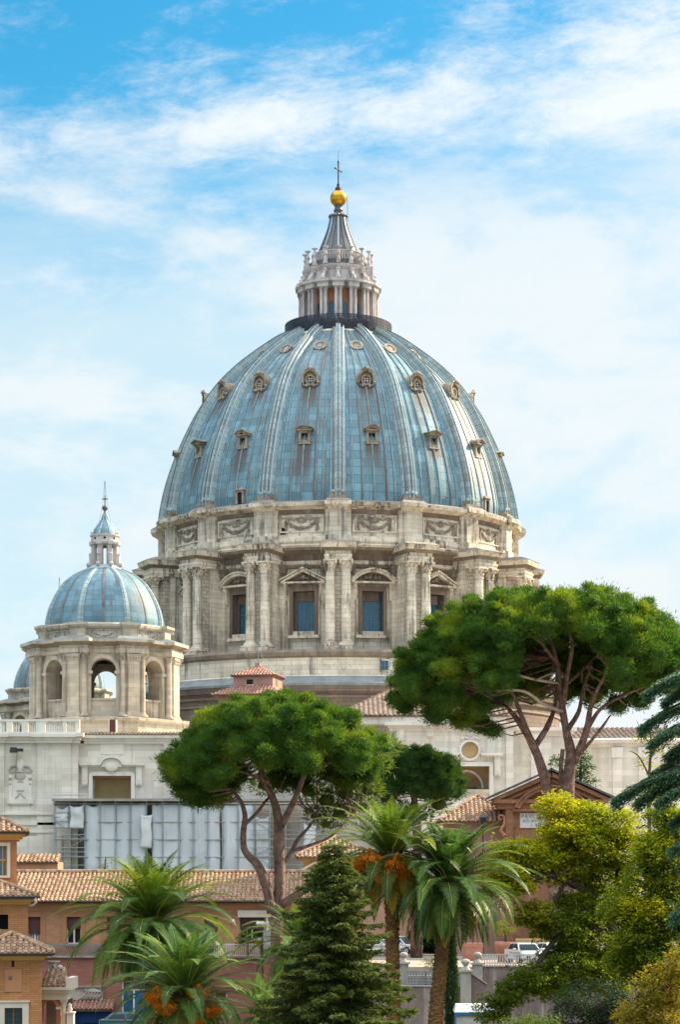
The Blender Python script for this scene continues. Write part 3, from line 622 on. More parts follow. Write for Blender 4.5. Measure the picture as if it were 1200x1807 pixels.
# ------------------------------------------------------------------ small cupola (two)
def cupola():
    mb = MB(); n = 64; OCT = PI/4; ap = 8.35
    mb.smooth = True
    cp = rs([(7.3, 32.1), (7.28, 33.0), (6.75, 34.9), (5.5, 37.1), (3.9, 38.55), (2.0, 39.5)], 7)
    mb.mat('lead_small').lathe(cp, 96, uR=7.36*1.0); mb.smooth = False
    oc = lambda prof_, mat: mb.mat(mat).lathe(prof_, 8, a0=-OCT/2, a1=2*PI-OCT/2)
    k8 = 1/math.cos(OCT/2)
    oc([(a*k8, z) for a, z in ((7.5, 29.9), (7.5, 31.3), (7.65, 31.35), (7.9, 31.6), (7.95, 31.9), (7.3, 32.15), (6.9, 32.2))], 'warm_stone')
    oc([(a*k8, z) for a, z in ((ap, 28.3), (ap+.15, 28.4), (ap+.15, 28.75), (ap, 28.8), (ap, 29.2))], 'warm_stone')
    oc([(a*k8, z) for a, z in ((ap, 29.2), (ap+.55, 29.55), (ap+.75, 29.65))], 'dark_trim'); oc([(a*k8, z) for a, z in ((ap+.75, 29.65), (ap+.8, 29.95))], 'cupola_trim')
    oc([(a*k8, z) for a, z in ((ap+.8, 29.95), (7.5, 30.35))], 'lead_ledge')
    oc([(a*k8, z) for a, z in ((ap+1.6, 17.5), (ap+1.6, 20.0), (ap+2.0, 20.2), (ap+2.0, 20.5), (ap-.5, 20.8))], 'warm_stone')
    body = mb.build('cupola', None)
    # rib
    mb = MB(); mb.mat('lead_rib')
    prev = None; acc = 0
    for i, (r, z) in enumerate(cp):
        row = mb.av([(s*(.42-.2*i/len(cp)), -(r+h), z) for s, h in ((-1, -.1), (-.9, .16), (-.4, .16), (-.35, .3), (.35, .3), (.4, .16), (.9, .16), (1, -.1))])
        if prev is not None:
            for k in range(7): mb.af((prev+k, prev+k+1, row+k+1, row+k), ((k*.2, acc), (k*.2+.2, acc), (k*.2+.2, acc+.5), (k*.2, acc+.5)))
        prev = row; acc += .5
    rb = mb.build('rib', body)
    mb = MB(); mb.mat('rust_stain')
    for i in range(len(cp)-1):
        (r, z), (r2, z2) = cp[i], cp[i+1]
        mb.poly([(-.2, -r-.06, z), (.2, -r-.06, z), (.08, -r2-.06, z2), (-.08, -r2-.06, z2)])
    se = mb.build('seam', body)
    # octagon face with an arch
    mb = MB(); mb.mat('warm_stone'); hw = ap*math.tan(OCT/2); aw_, zs = 1.5, 26.2; y0, y1 = -ap, -ap+2.3
    for s in (-1, 1):
        a, b = sorted((s*hw, s*aw_)); mb.prism([(a, y0), (b, y0), (b, y1), (a+.95, y1)] if s < 0 else [(a, y0), (b, y0), (b-.95, y1), (a, y1)], 'z', 20.6, zs)
    arc = [(aw_*math.cos(PI*k/16), zs+aw_*math.sin(PI*k/16)) for k in range(17)]
    top = [(hw-(2*hw)*k/16, 28.4) for k in range(17)]
    for k in range(16): mb.prism([arc[k], arc[k+1], top[k+1], top[k]], 'y', y0, y1)
    mb.box(-aw_, aw_, -ap+.35, -ap+1.3, 20.6, 22.75)
    mb.mat('cupola_trim').box(-aw_, aw_, -ap+.2, -ap+1.35, 22.75, 22.95)
    ring(mb, 1.5, 1.95, -ap-.16, -ap+.5, zs, 16, 0, PI)
    for s in (-1, 1): mb.box(s*1.72-.24, s*1.72+.24, -ap-.1, -ap+.5, 20.7, zs-.35).box(s*1.72-.42, s*1.72+.42, -ap-.3, -ap+.6, zs-.35, zs)
    fc = mb.build('arch', body)
    # swag on the little attic
    mb = MB(); mb.mat('relief'); swag(mb, 1.35, 7.5, 31.0, .55, .1, random.Random(8)); mb.mat('cupola_trim')
    mb.box(-2.2, 2.2, -7.58, -7.3, 31.15, 31.28).box(-2.2, 2.2, -7.58, -7.3, 30.25, 30.38); gr = mb.build('garland', body)
    # corner pier
    mb = MB(); rc = ap*k8
    mb.mat('warm_stone').box(-1.25, 1.25, -rc-.1, -rc+1.6, 20.7, 28.3).box(-.72, .72, -rc-.42, -rc+1, 20.7, 27.3)
    mb.mat('cupola_trim').box(-.86, .86, -rc-.55, -rc+.5, 20.6, 21.25).frus(-.72, .72, -rc-.42, -rc+1, 27.3, -.92, .92, -rc-.62, -rc+1, 28.2)
    for j in range(5):
        for q in range(2): mb.ball((-.68+.34*j, -rc-.5-.08*q, 27.55+.33*q), .15, 6)
    for s in (-1, 1): column(mb, s*1.28, rc-.02, 20.7, 28.3, .36, .85, 'cupola_trim', 'warm_stone', 12)
    mb.mat('cupola_trim').box(-1.9, 1.9, -rc-.62, -rc+1.5, 28.3, 28.85).box(-1.8, 1.8, -rc-.52, -rc+1.5, 28.85, 29.2)
    mb.mat('dark_trim').frus(-1.8, 1.8, -rc-.52, -rc+1.5, 29.2, -2.35, 2.35, -rc-1.1, -rc+1.5, 29.6).mat('cupola_trim').box(-2.38, 2.38, -rc-1.14, -rc+1.5, 29.6, 29.95)
    mb.mat('lead_ledge').frus(-2.38, 2.38, -rc-1.14, -rc+1.5, 29.953, -1.6, 1.6, -rc, -rc+1.5, 30.4)
    mb.mat('warm_stone').box(-.95, .95, -8.35, -7.2, 29.9, 31.35); mb.mat('cupola_trim').frus(-.95, .95, -8.35, -7.2, 31.35, -1.2, 1.2, -8.75, -7.0, 31.75).box(-1.22, 1.22, -8.77, -7, 31.75, 32.05)
    pr = mb.build('pier', body)
    for k in range(8):
        for o, off in ((rb, .5), (se, 0), (fc, 0), (gr, 0), (pr, .5)):
            c = o if k == 0 else dup(o, body)
            c.rotation_euler = (0, 0, (k+off)*OCT)
    # lantern
    mb = MB(); mb.mat('lead_pale').lathe([(2.4, 39.3), (2.2, 39.6), (1.8, 39.9)], 8, a0=-OCT/2, a1=2*PI-OCT/2)
    mb.mat('marble')
    for k in range(8):
        mb.T = Matrix.Rotation((k+.5)*OCT, 4, 'Z'); mb.box(-.27, .27, -1.7, -1.2, 39.7, 42.4).box(-.2, .2, -2.0, -1.6, 39.7, 41.2); mb.ball((0, -1.9, 41.2), .22, 6); mb.ball((0, -2.15, 39.95), .3, 6); mb.box(-.32, .32, -1.95, -1.2, 42.4, 42.8)
        mb.ball((0, -1.75, 43.9), .14, 6); mb.box(-.1, .1, -1.85, -1.65, 43.5, 43.9)
        mb.T = Matrix.Rotation(k*OCT, 4, 'Z'); ring(mb, .36, .75, -1.5, -1.2, 41.95, 8, 0, PI); mb.box(-.65, .65, -1.5, -1.15, 42.3, 42.5)
        mb.mat('dark_hole').ball((0, -1.66, 43.15), .17, 8, (1, .3, 1)); mb.mat('marble')
    mb.T = None
    mb.lathe([(1.5, 42.4), (1.8, 42.5), (1.85, 42.75), (1.7, 42.85), (1.68, 43.4), (1.85, 43.5), (1.85, 43.65), (1.0, 43.7)], 16)
    ln = mb.build('lantern', body)
    mb = MB(); mb.smooth = True; mb.mat('lead').lathe(rs([(1.55, 43.65), (1.4, 44.3), (.95, 44.9), (.5, 45.5), (.22, 46.3), (.1, 46.8)], 5), 24, uR=3.0)
    mb.smooth = False
    for k in range(8):
        mb.T = Matrix.Rotation((k+.5)*OCT, 4, 'Z'); mb.mat('lead_pale').tube([(0, -1.55, 43.7), (0, -1.42, 44.3), (0, -.97, 44.9), (0, -.52, 45.5), (0, -.24, 46.3)], .07, 5)
    mb.T = None; mb.mat('lead_dark').ball((0, 0, 47.05), .36, 14)
    mb.mat('iron').tube([(0, 0, 47.3), (0, 0, 48.6)], .07, 6); mb.box(-.35, .35, -.05, .05, 48.1, 48.22); mb.tube([(0, 0, 48.6), (0, 0, 50.4)], .03, 5)
    for s in (-1, 1): mb.tube([(s*.03, 0, 50.3), (s*.28, 0, 47.6), (s*.9, 0, 44.3)], .012, 4)
    mb.build('spire', body); return body
cu = cupola(); cu.parent = church; cu.location = (X(184.5, 285)-DX, 285-DY, -GZ); cu.rotation_euler = (0, 0, R(4.7))
cu['label'] = 'small lead cupola on an open arched octagon'
c2 = dup_tree(cu, church, (X(104, 373)-DX, 373-DY, -GZ), R(4.7)); c2['label'] = 'second small cupola seen far behind through the arches'
# ------------------------------------------------------------------ tile roofs and walls with openings
def tiles(mb, O, U, S, W, L, li=0, ri=0, pitch=.36, row=.42, mat='tile', seed=1, under='brown_frame'):
    """rows of half-round cover tiles over flat pans on a slope: O eave corner, U along the eave, S up the slope"""
    O, U, S = Vector(O), Vector(U).normalized(), Vector(S).normalized(); N = U.cross(S)
    if N.z < 0: N = -N
    rg = random.Random(seed); mb.mat(mat)
    pt = lambda u, v, n: O+U*u+S*v+N*n
    nc = max(1, int(W/pitch)); p = W/nc
    for i in range(nc):
        u0 = i*p; uc = u0+p/2
        vm = L
        if li > 0: vm = min(vm, L*uc/li)
        if ri > 0: vm = min(vm, L*(W-uc)/ri)
        v = -.12
        while v < vm-.05:
            v2 = min(v+row*1.12, vm); h = rg.uniform(-.012, .012); sk = rg.uniform(-.02, .02)
            mb.poly([pt(u0, v, .02+h), pt(u0+p, v, .02+h), pt(u0+p, v2, -.015), pt(u0, v2, -.015)])
            w_ = p*.36; c = uc+sk; ring_ = []
            for vv, hh in ((v, .05+h), (v2, .0)):
                ring_.append(mb.av([pt(c+w_*math.cos(PI-PI*k/4), vv, hh+.12*math.sin(PI*k/4)) for k in range(5)]))
            for k in range(4): mb.af((ring_[0]+k, ring_[0]+k+1, ring_[1]+k+1, ring_[1]+k))
            mb.af([ring_[0]+k for k in range(5)])
            v += row
    mb.mat(under)
    q = [(0, 0), (W, 0), (W-ri, L), (li, L)] if W-ri > li+.01 else [(0, 0), (W, 0), (li, L)]
    a = [pt(u, v, -.03) for u, v in q]; b = [pt(u, v, -.2) for u, v in q]; i = mb.av(a+b); n = len(q)
    mb.af(range(i, i+n)); mb.af(range(i+2*n-1, i+n-1, -1))
    for k in range(n): mb.af((i+k, i+n+k, i+n+(k+1) % n, i+(k+1) % n))
def ridge_line(mb, a, b, rad=.14, mat='tile'):
    a, b = Vector(a), Vector(b); n = max(1, int((b-a).length/.4)); mb.mat(mat)
    for k in range(n): mb.tube([a.lerp(b, k/n), a.lerp(b, (k+1.06)/n)], [rad*1.05, rad*.9], 7)
def wall(mb, x0, x1, y, z0, z1, holes, th, mat, back=None):
    xs = sorted({x0, x1, *[h[0] for h in holes], *[h[1] for h in holes]}); zs = sorted({z0, z1, *[h[2] for h in holes], *[h[3] for h in holes]})
    mb.mat(mat)
    for a, b in zip(xs, xs[1:]):
        for c, d in zip(zs, zs[1:]):
            mx, mz = (a+b)/2, (c+d)/2
            if any(h[0] < mx < h[1] and h[2] < mz < h[3] for h in holes): continue
            mb.box(a, b, y, y+th, c, d)
    if back:
        mb.mat(back)
        for h in holes: mb.box(h[0]-.05, h[1]+.05, y+th-.12, y+th-.02, h[2]-.05, h[3]+.05)
def hip_roof(mb, x0, x1, y0, y1, z, h, mat='tile', seed=1, pitch=.36):
    """pyramid or hipped roof over a rectangle whose long side may be x"""
    W, D = x1-x0, y1-y0; rx = D/2 if W >= D else W/2; ry = D/2
    Lf = math.hypot(h, ry); ti = min(rx, W/2)
    tiles(mb, (x0, y0, z), (1, 0, 0), (0, ry, h), W, Lf, ti, ti, pitch, .42, mat, seed)
    tiles(mb, (x1, y1, z), (-1, 0, 0), (0, -ry, h), W, Lf, ti, ti, pitch, .42, mat, seed+1)
    Ls = math.hypot(h, ti)
    tiles(mb, (x1, y0, z), (0, 1, 0), (-ti, 0, h), D, Ls, ry, ry, pitch, .42, mat, seed+2)
    tiles(mb, (x0, y1, z), (0, -1, 0), (ti, 0, h), D, Ls, ry, ry, pitch, .42, mat, seed+3)
    a, b = Vector((x0+ti, y0+ry, z+h+.08)), Vector((x1-ti, y0+ry, z+h+.08))
    for c, e in (((x0, y0), a), ((x1, y0), b), ((x1, y1), b), ((x0, y1), a)): ridge_line(mb, (c[0], c[1], z+.1), e, .15, mat)
    if (b-a).length > .3: ridge_line(mb, a, b, .16, mat)
CO = (-DX, -DY, -GZ)                            # children of the basilica modelled in world coordinates
# ------------------------------------------------------------------ basilica walls
YL = 268.0; xl = lambda p: X(p, YL); zl = lambda p: Z(p, YL)
def moulding(mb, x0, x1, y, zt, h, out, mat='white_trim', y1=None):
    y1 = y1 or y+1
    mb.mat(mat)
    for a, b, o in ((0, .3, .25), (.3, .5, .5), (.5, .62, .62), (.62, 1, 1)):
        z0 = zt-h*(1-a); z1 = zt-h*(1-b); mb.box(x0-out*o, x1+out*o, y-out*o, y1, z0, z1)
mb = MB()
wx = (xl(163), xl(231)); whole = (wx[0], wx[1], zl(1412), zl(1369))
wall(mb, xl(127), xl(350), YL, GZ, zl(1312), [whole], 3.0, 'white_stone')
mb.mat('niche').box(wx[0]-.02, wx[1]+.02, YL+2.2, YL+2.4, whole[2]-.1, whole[3]+.1)
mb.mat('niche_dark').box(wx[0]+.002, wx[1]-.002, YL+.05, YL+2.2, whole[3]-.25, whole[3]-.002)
mb.mat('white_stone').box(xl(-160), xl(139), YL-1.3, YL+3, GZ, zl(1312))
mb.mat('white_stone').box(xl(340), xl(700), YL+1.0, YL+3, GZ, zl(1312))
for a, b in ((-40, 10), (68, 81), (81.2, 127), (-120, -60)): mb.mat('white_stone').box(xl(a), xl(b), YL-1.55, YL-1.2, GZ+6, zl(1311))
mb.box(xl(288), xl(330), YL-.35, YL+.2, GZ, zl(1311))
moulding(mb, xl(-160), xl(139), YL-1.5, zl(1295), 1.15, .7, y1=YL+2.5)
for a, b in ((-40, 10), (68, 127)): moulding(mb, xl(a), xl(b), YL-1.8, zl(1297), 1.0, .6, y1=YL)
moulding(mb, xl(139)+.75, xl(700), YL-.1, zl(1297), 1.0, .65, y1=YL+2)
for z, h, o in ((1435, .25, .35), (1452, .3, .25), (1467, .2, .4)): mb.mat('white_trim').box(xl(-160), xl(100), YL-1.3-o, YL-1.25, zl(z)-h, zl(z))
mb.mat('white_stone').box(xl(-160), xl(112), YL-1.75, YL-1.2, GZ, zl(1476))
mb.mat('white_stone').box(xl(-160), X(1250, 266), YL+2.9, 298, GZ, zl(1300))     # the body of the church behind
mb.mat('warm_stone').box(xl(139), xl(325), YL+1.5, YL+3.2, zl(1300), zl(1292))
wing = mb.build('nave_wall', church, CO); wing['label'] = 'long white stone wall below the small cupolas'
def big_window(cx, Y, hw, zt, zb, ocul, name='niche_window'):
    mb = MB(); q = 'white_trim'
    mb.mat(q).box(cx-hw-.45, cx-hw, Y-.3, Y+.3, zb-1.6, zt+.3).box(cx+hw, cx+hw+.45, Y-.3, Y+.3, zb-1.6, zt+.3).box(cx-hw, cx+hw, Y-.3, Y+.3, zt, zt+.3)
    mb.box(cx-hw-.25, cx+hw+.25, Y-.32, Y+.2, zt+.303, zt+.45)
    for s in (-1, 1):
        a, b = sorted((cx+s*(hw+.55), cx+s*(hw+1.25)))
        mb.box(a, b, Y-.45, Y+.2, zt-.9, zt+1.05)
        mb.box(a+.15, b-.15, Y-.52, Y+.2, zt-.6, zt+.8)
        for k in range(4): mb.box(a+.04+k*.17, a+.15+k*.17, Y-.5, Y+.1, zt-1.15, zt-.9)
        a2, b2 = sorted((cx+s*1.3, cx+s*(hw+1.45)))
        mb.box(a2, b2, Y-.62, Y+.2, zt+1.05, zt+1.2).box(a2-.06, b2+.06, Y-.8, Y+.2, zt+1.2, zt+1.45)
    if not ocul:
        mb.prism([(cx-1.25, zt+1.0)]+[(cx-1.15*math.cos(PI*k/12), zt+1.25+.75*math.sin(PI*k/12)) for k in range(13)]+[(cx+1.25, zt+1.0)], 'y', Y-.55, Y+.2)
        ring(mb, 1.2, 1.42, Y-.85, Y+.2, zt+1.2, 14, R(8), R(172), .7) if cx == 0 else None
        i0 = len(mb.v)
        for k in range(12):
            a0, a1 = PI*k/12, PI*(k+1)/12
            mb.prism([(cx+1.2*math.cos(a0), zt+1.25+.8*math.sin(a0)), (cx+1.2*math.cos(a1), zt+1.25+.8*math.sin(a1)), (cx+1.42*math.cos(a1), zt+1.25+1.0*math.sin(a1)), (cx+1.42*math.cos(a0), zt+1.25+1.0*math.sin(a0))], 'y', Y-.85, Y+.2)
        mb.mat('white_stone').ball((cx, Y-.5, zt+1.1), .8, 14, (1, .25, .85))
        mb.mat(q).box(cx-1.35, cx+1.35, Y-.12, Y+.2, zt+2.5, zt+4.0)
    else:
        zc, ro = ocul
        for k in range(20):
            a0, a1 = 2*PI*k/20, 2*PI*(k+1)/20
            for ra, rb, f in ((ro, ro+.22, .35), (ro+.22, ro+.36, .2)):
                mb.prism([(cx+ra*math.cos(a0), zc+ra*math.sin(a0)), (cx+ra*math.cos(a1), zc+ra*math.sin(a1)), (cx+rb*math.cos(a1), zc+rb*math.sin(a1)), (cx+rb*math.cos(a0), zc+rb*math.sin(a0))], 'y', Y-f, Y+.3)
            mb.ball((cx+(ro+.25)*math.cos(a0), Y-.25, zc+(ro+.25)*math.sin(a0)), .11, 6)
        mb.mat('niche').prism([(cx+ro*math.cos(2*PI*k/20), zc+ro*math.sin(2*PI*k/20)) for k in range(20)], 'y', Y-.03, Y+.2)
        mb.mat(q)
        for s in (-1, 1): mb.tube([(cx+s*.1, Y-.3, zc+ro+.3), (cx+s*.5, Y-.35, zc+ro+.5), (cx+s*.9, Y-.3, zc+ro+.35), (cx+s*1.15, Y-.2, zc+ro+.5)], .1, 6)
    return mb.build(name, church, CO)
big_window(xl(197), YL, (wx[1]-wx[0])/2, whole[3], whole[2], None)
# coat of arms window
mb = MB(); cx = xl(38); Y = YL-1.3; q = 'white_trim'
mb.mat(q).box(cx-1.3, cx-.95, Y-.18, Y+.1, zl(1415), zl(1368)).box(cx+.95, cx+1.3, Y-.18, Y+.1, zl(1415), zl(1368)).box(cx-.95, cx+.95, Y-.06, Y+.1, zl(1412), zl(1362)).box(cx-1.5, cx+1.5, Y-.28, Y+.1, zl(1419), zl(1411)).box(cx-1.1, cx+1.1, Y-.2, Y+.1, zl(1421), zl(1419))
mb.mat('wall_relief').box(cx-1.35, cx+1.35, Y-.24, Y+.1, zl(1364), zl(1361.5))
for s in (-1, 1): mb.tube([(cx+s*1.3, Y-.15, zl(1361)), (cx+s*1.1, Y-.2, zl(1354)), (cx+s*.5, Y-.2, zl(1352)), (cx+s*.25, Y-.2, zl(1357))], .16, 6); mb.ball((cx+s*1.15, Y-.15, zl(1375)), .22, 6); mb.ball((cx+s*1.15, Y-.15, zl(1384)), .16, 6); mb.tube([(cx+s*.1, Y-.1, zl(1400)), (cx+s*.35, Y-.15, zl(1406)), (cx+s*.6, Y-.12, zl(1410))], .09, 5)
mb.mat(q).ball((cx, Y-.1, zl(1352)), .75, 10, (.8, .35, 1)); mb.mat('wall_relief').ball((cx, Y-.1, zl(1371)), .62, 10, (1, .2, .7)); mb.box(cx-.35, cx+.35, Y-.14, Y, zl(1381), zl(1379)).box(cx-.4, cx+.4, Y-.14, Y, zl(1397), zl(1394.5))
mb.build('coat_of_arms', church, CO)
# balustrade
mb = MB(); mb.mat('white_trim'); Y = YL-1.6
mb.box(xl(-160), xl(143), Y-.28, Y+.28, zl(1297), zl(1293.5)).box(xl(-160), xl(143), Y-.3, Y+.3, zl(1275), zl(1271.5))
for a, b in ((-60, -48), (-12, -2), (14, 24), (41, 52), (66, 82), (113, 119), (135, 143)): mb.box(xl(a), xl(b), Y-.26, Y+.26, zl(1293.6), zl(1274.9))
mb.smooth = True
for p in list(np.arange(-45, -14, 4.4))+list(np.arange(1, 13, 4.4))+list(np.arange(27, 40, 4.4))+list(np.arange(55, 65, 4.4))+list(np.arange(85.5, 112, 4.2))+list(np.arange(121.5, 134, 4.4)):
    z0, z1 = zl(1293.5), zl(1275); h = z1-z0
    mb.lathe([(.08, z0), (.13, z0+h*.1), (.08, z0+h*.2), (.15, z0+h*.4), (.07, z0+h*.75), (.12, z0+h*.85), (.12, z1)], 8, c=(xl(p), Y))
mb.build('balustrade', church, CO)
mb = MB(); mb.mat('rust_door').box(xl(190.5), xl(201), YL+1.44, YL+2, zl(1293), zl(1268)); mb.mat('white_trim').box(xl(188.5), xl(190.4), YL+1.38, YL+2, zl(1293), zl(1268)).box(xl(201.1), xl(203), YL+1.38, YL+2, zl(1293), zl(1268)); mb.build('red_door', church, CO)
mb = MB(); tiles(mb, (xl(143), YL-.75, zl(1297)+.02), (1, 0, 0), (0, 1.6, .25), xl(345)-xl(143), 2.3, 0, 0, .4, .5, 'tile_far', 5); mb.build('tile_coping', church, CO)
# transept to the right
YT = 262.0; xt = lambda p: X(p, YT); zt_ = lambda p: Z(p, YT)
mb = MB(); hole = (xt(795), xt(864), zt_(1393), zt_(1352)); rO = 15/15.57
oh = (xt(829.5)-rO*.7, xt(829.5)+rO*.7, zt_(1324)-rO*.7, zt_(1324)+rO*.7)
wall(mb, xt(686), xt(906), YT, GZ, zt_(1284), [hole], 2.6, 'white_stone')
mb.mat('niche').box(hole[0]-.02, hole[1]+.02, YT+2.3, YT+2.5, hole[2]-.1, hole[3]+.1)
cx = xt(825)
for k in range(12):
    a0, a1 = PI*k/12, PI*(k+1)/12; zc = hole[2]+.2
    mb.mat('white_stone').prism([(cx+1.75*math.cos(a0), zc+1.9*math.sin(a0)), (cx+1.75*math.cos(a1), zc+1.9*math.sin(a1)), (cx+2.0*math.cos(a1), zc+2.15*math.sin(a1)), (cx+2.0*math.cos(a0), zc+2.15*math.sin(a0))], 'y', YT+2.0, YT+2.4)
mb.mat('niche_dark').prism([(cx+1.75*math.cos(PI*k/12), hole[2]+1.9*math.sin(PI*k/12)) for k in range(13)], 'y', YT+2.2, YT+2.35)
mb.mat('iron').box(cx-.9, cx+1.2, YT+1.4, YT+1.6, hole[2], hole[2]+.3)
mb.mat('warm_stone').box(xt(780), xt(880), YT-.25, YT+.1, zt_(1401), zt_(1394))
mb.mat('white_stone').box(xt(893), xt(906), YT-.35, YT+.1, GZ, zt_(1284)).box(xt(752), xt(766), YT-.3, YT+.1, zt_(1300), zt_(1284)).box(xt(700), xt(712), YT-.35, YT+.1, GZ, zt_(1284))
moulding(mb, xt(690), xt(906), YT-.1, zt_(1275), .95, .7, y1=YT+2.5); moulding(mb, xt(752), xt(766), YT-.4, zt_(1276), .9, .65, y1=YT+1)
mb.mat('white_stone').box(xt(560), xt(895), YT+1.2, YT+3, zt_(1277), zt_(1262))
mb.box(xt(906), xt(1010), YT+2.0, YT+5, GZ, zt_(1292)); moulding(mb, xt(907)+.7, xt(1010), YT+2, zt_(1282), .95, .7, y1=YT+4)
mb.box(xt(940), xt(958), YT+1.6, YT+3, GZ, zt_(1292))
ac = (X(1105, 280), 280.0)                       # curved end
mb.mat('white_stone').lathe([(10.5, GZ), (10.5, 16.6)], 48, -PI*.6, PI*.6, ac)
mb.mat('white_trim').lathe([(10.5, 16.6), (10.7, 16.65), (10.75, 16.95), (11.2, 17.1), (11.4, 17.5), (10.3, 17.7)], 48, -PI*.6, PI*.6, ac)
for a in (-68, -52, -36, -12, 4, 20, 44, 60):
    mb.T = Matrix.Translation((ac[0], ac[1], 0)) @ Matrix.Rotation(R(a), 4, 'Z'); mb.mat('white_stone').box(-.55, .55, -10.9, -10.2, GZ, 16.6); mb.mat('white_trim').box(-.65, .65, -11.0, -10.2, 15.4, 16.6)
mb.T = None
tr = mb.build('transept_wall', church, CO); tr['label'] = 'white stone transept with a round window above a niche'
big_window(xt(829.5), YT, (hole[1]-hole[0])/2, hole[3], hole[2], (zt_(1324), rO))
mb = MB(); zr0 = zt_(1262); hh = 4.6
tiles(mb, (xt(590), YT+.9, zr0+.05), (1, 0, 0), (0, 17, hh), xt(900)-xt(590), math.hypot(17, hh), 7.2, .0, .55, .7, 'tile_far', 3)
tiles(mb, (xt(590), YT+30, zr0+.05), (0, -1, 0), (7.2, 0, hh), 29, math.hypot(7.2, hh), 13, 16, .55, .7, 'tile_far', 4)
tiles(mb, (ac[0]-13, ac[1]-5, 17.6), (1, 0, 0), (0, 14, 2.6), 40, 14.3, 0, 0, .6, .7, 'tile_far', 6)
mb.build('tile_roof', church, CO)
# little terracotta turret on the roof
YH = 264.0; mb = MB(); hx = X(455, YH); mb.T = Matrix.Translation((hx, YH, 0)) @ Matrix.Rotation(R(-12), 4, 'Z')
zz = lambda p: Z(p, YH)
mb.mat('pink_render').box(-2.3, 2.3, -2.3, 2.3, zz(1240), zz(1194)).box(-3.9, 3.6, -3.0, 4, zz(1275), zz(1231)).box(-.3, .3, -.3, .3, zz(1180), zz(1170))
mb.mat('tile_pink'); mb.frus(-4.5, 3.6, -4.0, 4, zz(1231), -2.3, 2.3, -2.3, 2.3, zz(1214))
tur = mb.build('roof_turret', church, CO); tur['label'] = 'small terracotta pink turret with a red tiled cap'
mb = MB(); mb.T = Matrix.Translation((hx, YH, 0)) @ Matrix.Rotation(R(-12), 4, 'Z'); h = zz(1175)-zz(1194); L = math.hypot(2.5, h)
for k in range(4):
    mb.T = Matrix.Translation((hx, YH, 0)) @ Matrix.Rotation(R(-12+90*k), 4, 'Z'); tiles(mb, (-2.55, -2.55, zz(1194.5)), (1, 0, 0), (0, 2.55, h), 5.1, math.hypot(2.55, h), 2.55, 2.55, .34, .5, 'tile_pink', k)
h2 = zz(1214)-zz(1231); mb.T = Matrix.Translation((hx, YH, 0)) @ Matrix.Rotation(R(-12), 4, 'Z'); tiles(mb, (-4.55, -4.05, zz(1231)+.1), (1, 0, 0), (0, 1.8, h2), 8.2, math.hypot(1.8, h2), 2.4, 1.5, .36, .5, 'tile_pink', 9)
mb.build('roof', tur)
mb = MB(); mb.T = Matrix.Translation((hx, YH, 0)) @ Matrix.Rotation(R(-12), 4, 'Z'); mb.mat('dark_hole').box(-.75, 0, -2.33, -2.1, zz(1211), zz(1202)); mb.mat('white_trim').box(-.85, .1, -2.37, -2.2, zz(1212.5), zz(1211)); mb.mat('brown_frame').box(2.2, 2.34, -.9, .3, zz(1212), zz(1201)); mb.build('window', tur)
mb = MB(); mb.mat('grey_metal').tube([(hx, YH, zz(1171)), (hx, YH, zz(1110))], [.06, .035], 6)
for s in (-1, 1): mb.tube([(hx, YH, zz(1140)), (hx+s*1.0, YH, zz(1178))], .015, 4)
mb.build('mast', tur)
# floodlight on the wall
fl = thing('floodlight', 'black floodlight on a bent pole against the white wall beside the coat of arms', 'floodlight', (xl(33), YL-1.5, zl(1376)))
mb = MB(); mb.mat('grey_metal').tube([(-.3, 0, 0), (-.15, -.2, 1.5), (.1, -.6, zl(1329)-zl(1376))], .05, 6); mb.build('pole', fl)
mb = MB(); mb.mat('iron').frus(-.75, .05, -1.2, -.3, zl(1330)-zl(1376), -.65, 0, -1.1, -.4, zl(1321)-zl(1376)).box(.05, .75, -1.0, -.4, zl(1328)-zl(1376), zl(1323)-zl(1376)); mb.build('lamp_head', fl)
# ------------------------------------------------------------------ ground, terrace, road
m, t, b = newmat('earth'); o = t.new('ShaderNodeTexCoord').outputs['Object']
t.put(b.inputs['Base Color'], t.mix(t.ss(t.noise(o, .25, 6), .4, .6), (.05, .075, .025), (.10, .085, .055))); b.inputs['Roughness'].default_value = .95; MATS['earth'] = m
M('paving', (.44, .38, .32), (.36, .31, .26), .4, brick=('flat', 1.2, 1.2, (.8, .78, .75), .02), patch=.3, patchc=(.28, .25, .22))
M('asphalt', (.085, .09, .10), (.06, .064, .072), .8, patch=.3, patchc=(.12, .12, .125), bump=.2)
M('kerb', (.42, .41, .39))
M('old_wall', (.25, .19, .175), (.17, .13, .125), .5, streak=.8, streakc=(.42, .37, .33), sscale=1.5, patch=.6, patchc=(.10, .085, .085), bump=.4)
M('coping', (.38, .36, .33), (.27, .255, .24), 1.2, streak=.4, streakc=(.12, .11, .1), bump=.2)
M('terracotta', (.40, .19, .135), (.31, .145, .105), 1.5, patch=.3, patchc=(.5, .33, .25))
M('pink_stucco', (.54, .29, .16), (.46, .255, .155), .35, streak=.5, streakc=(.30, .18, .14), patch=.4, patchc=(.56, .38, .28), brick=('flat', .6, .16, (.86, .83, .8), .012), bump=.15)
M('red_stucco', (.37, .155, .125), (.30, .125, .105), .35, streak=.35, streakc=(.22, .12, .1), brick=('flat', .6, .16, (.88, .85, .82), .012), bump=.15)
M('orange_surround', (.47, .225, .12), (.40, .185, .10), .6, streak=.2, bump=.1)
M('brick_wall', (.54, .265, .115), (.44, .205, .088), .5, streak=.45, streakc=(.26, .15, .10), patch=.4, patchc=(.56, .35, .19), brick=('flat', .5, .13, (.62, .56, .48), .014), bump=.3)
M('yellow_trim', (.56, .35, .12), (.48, .29, .10), .8, streak=.3, streakc=(.3, .19, .08))
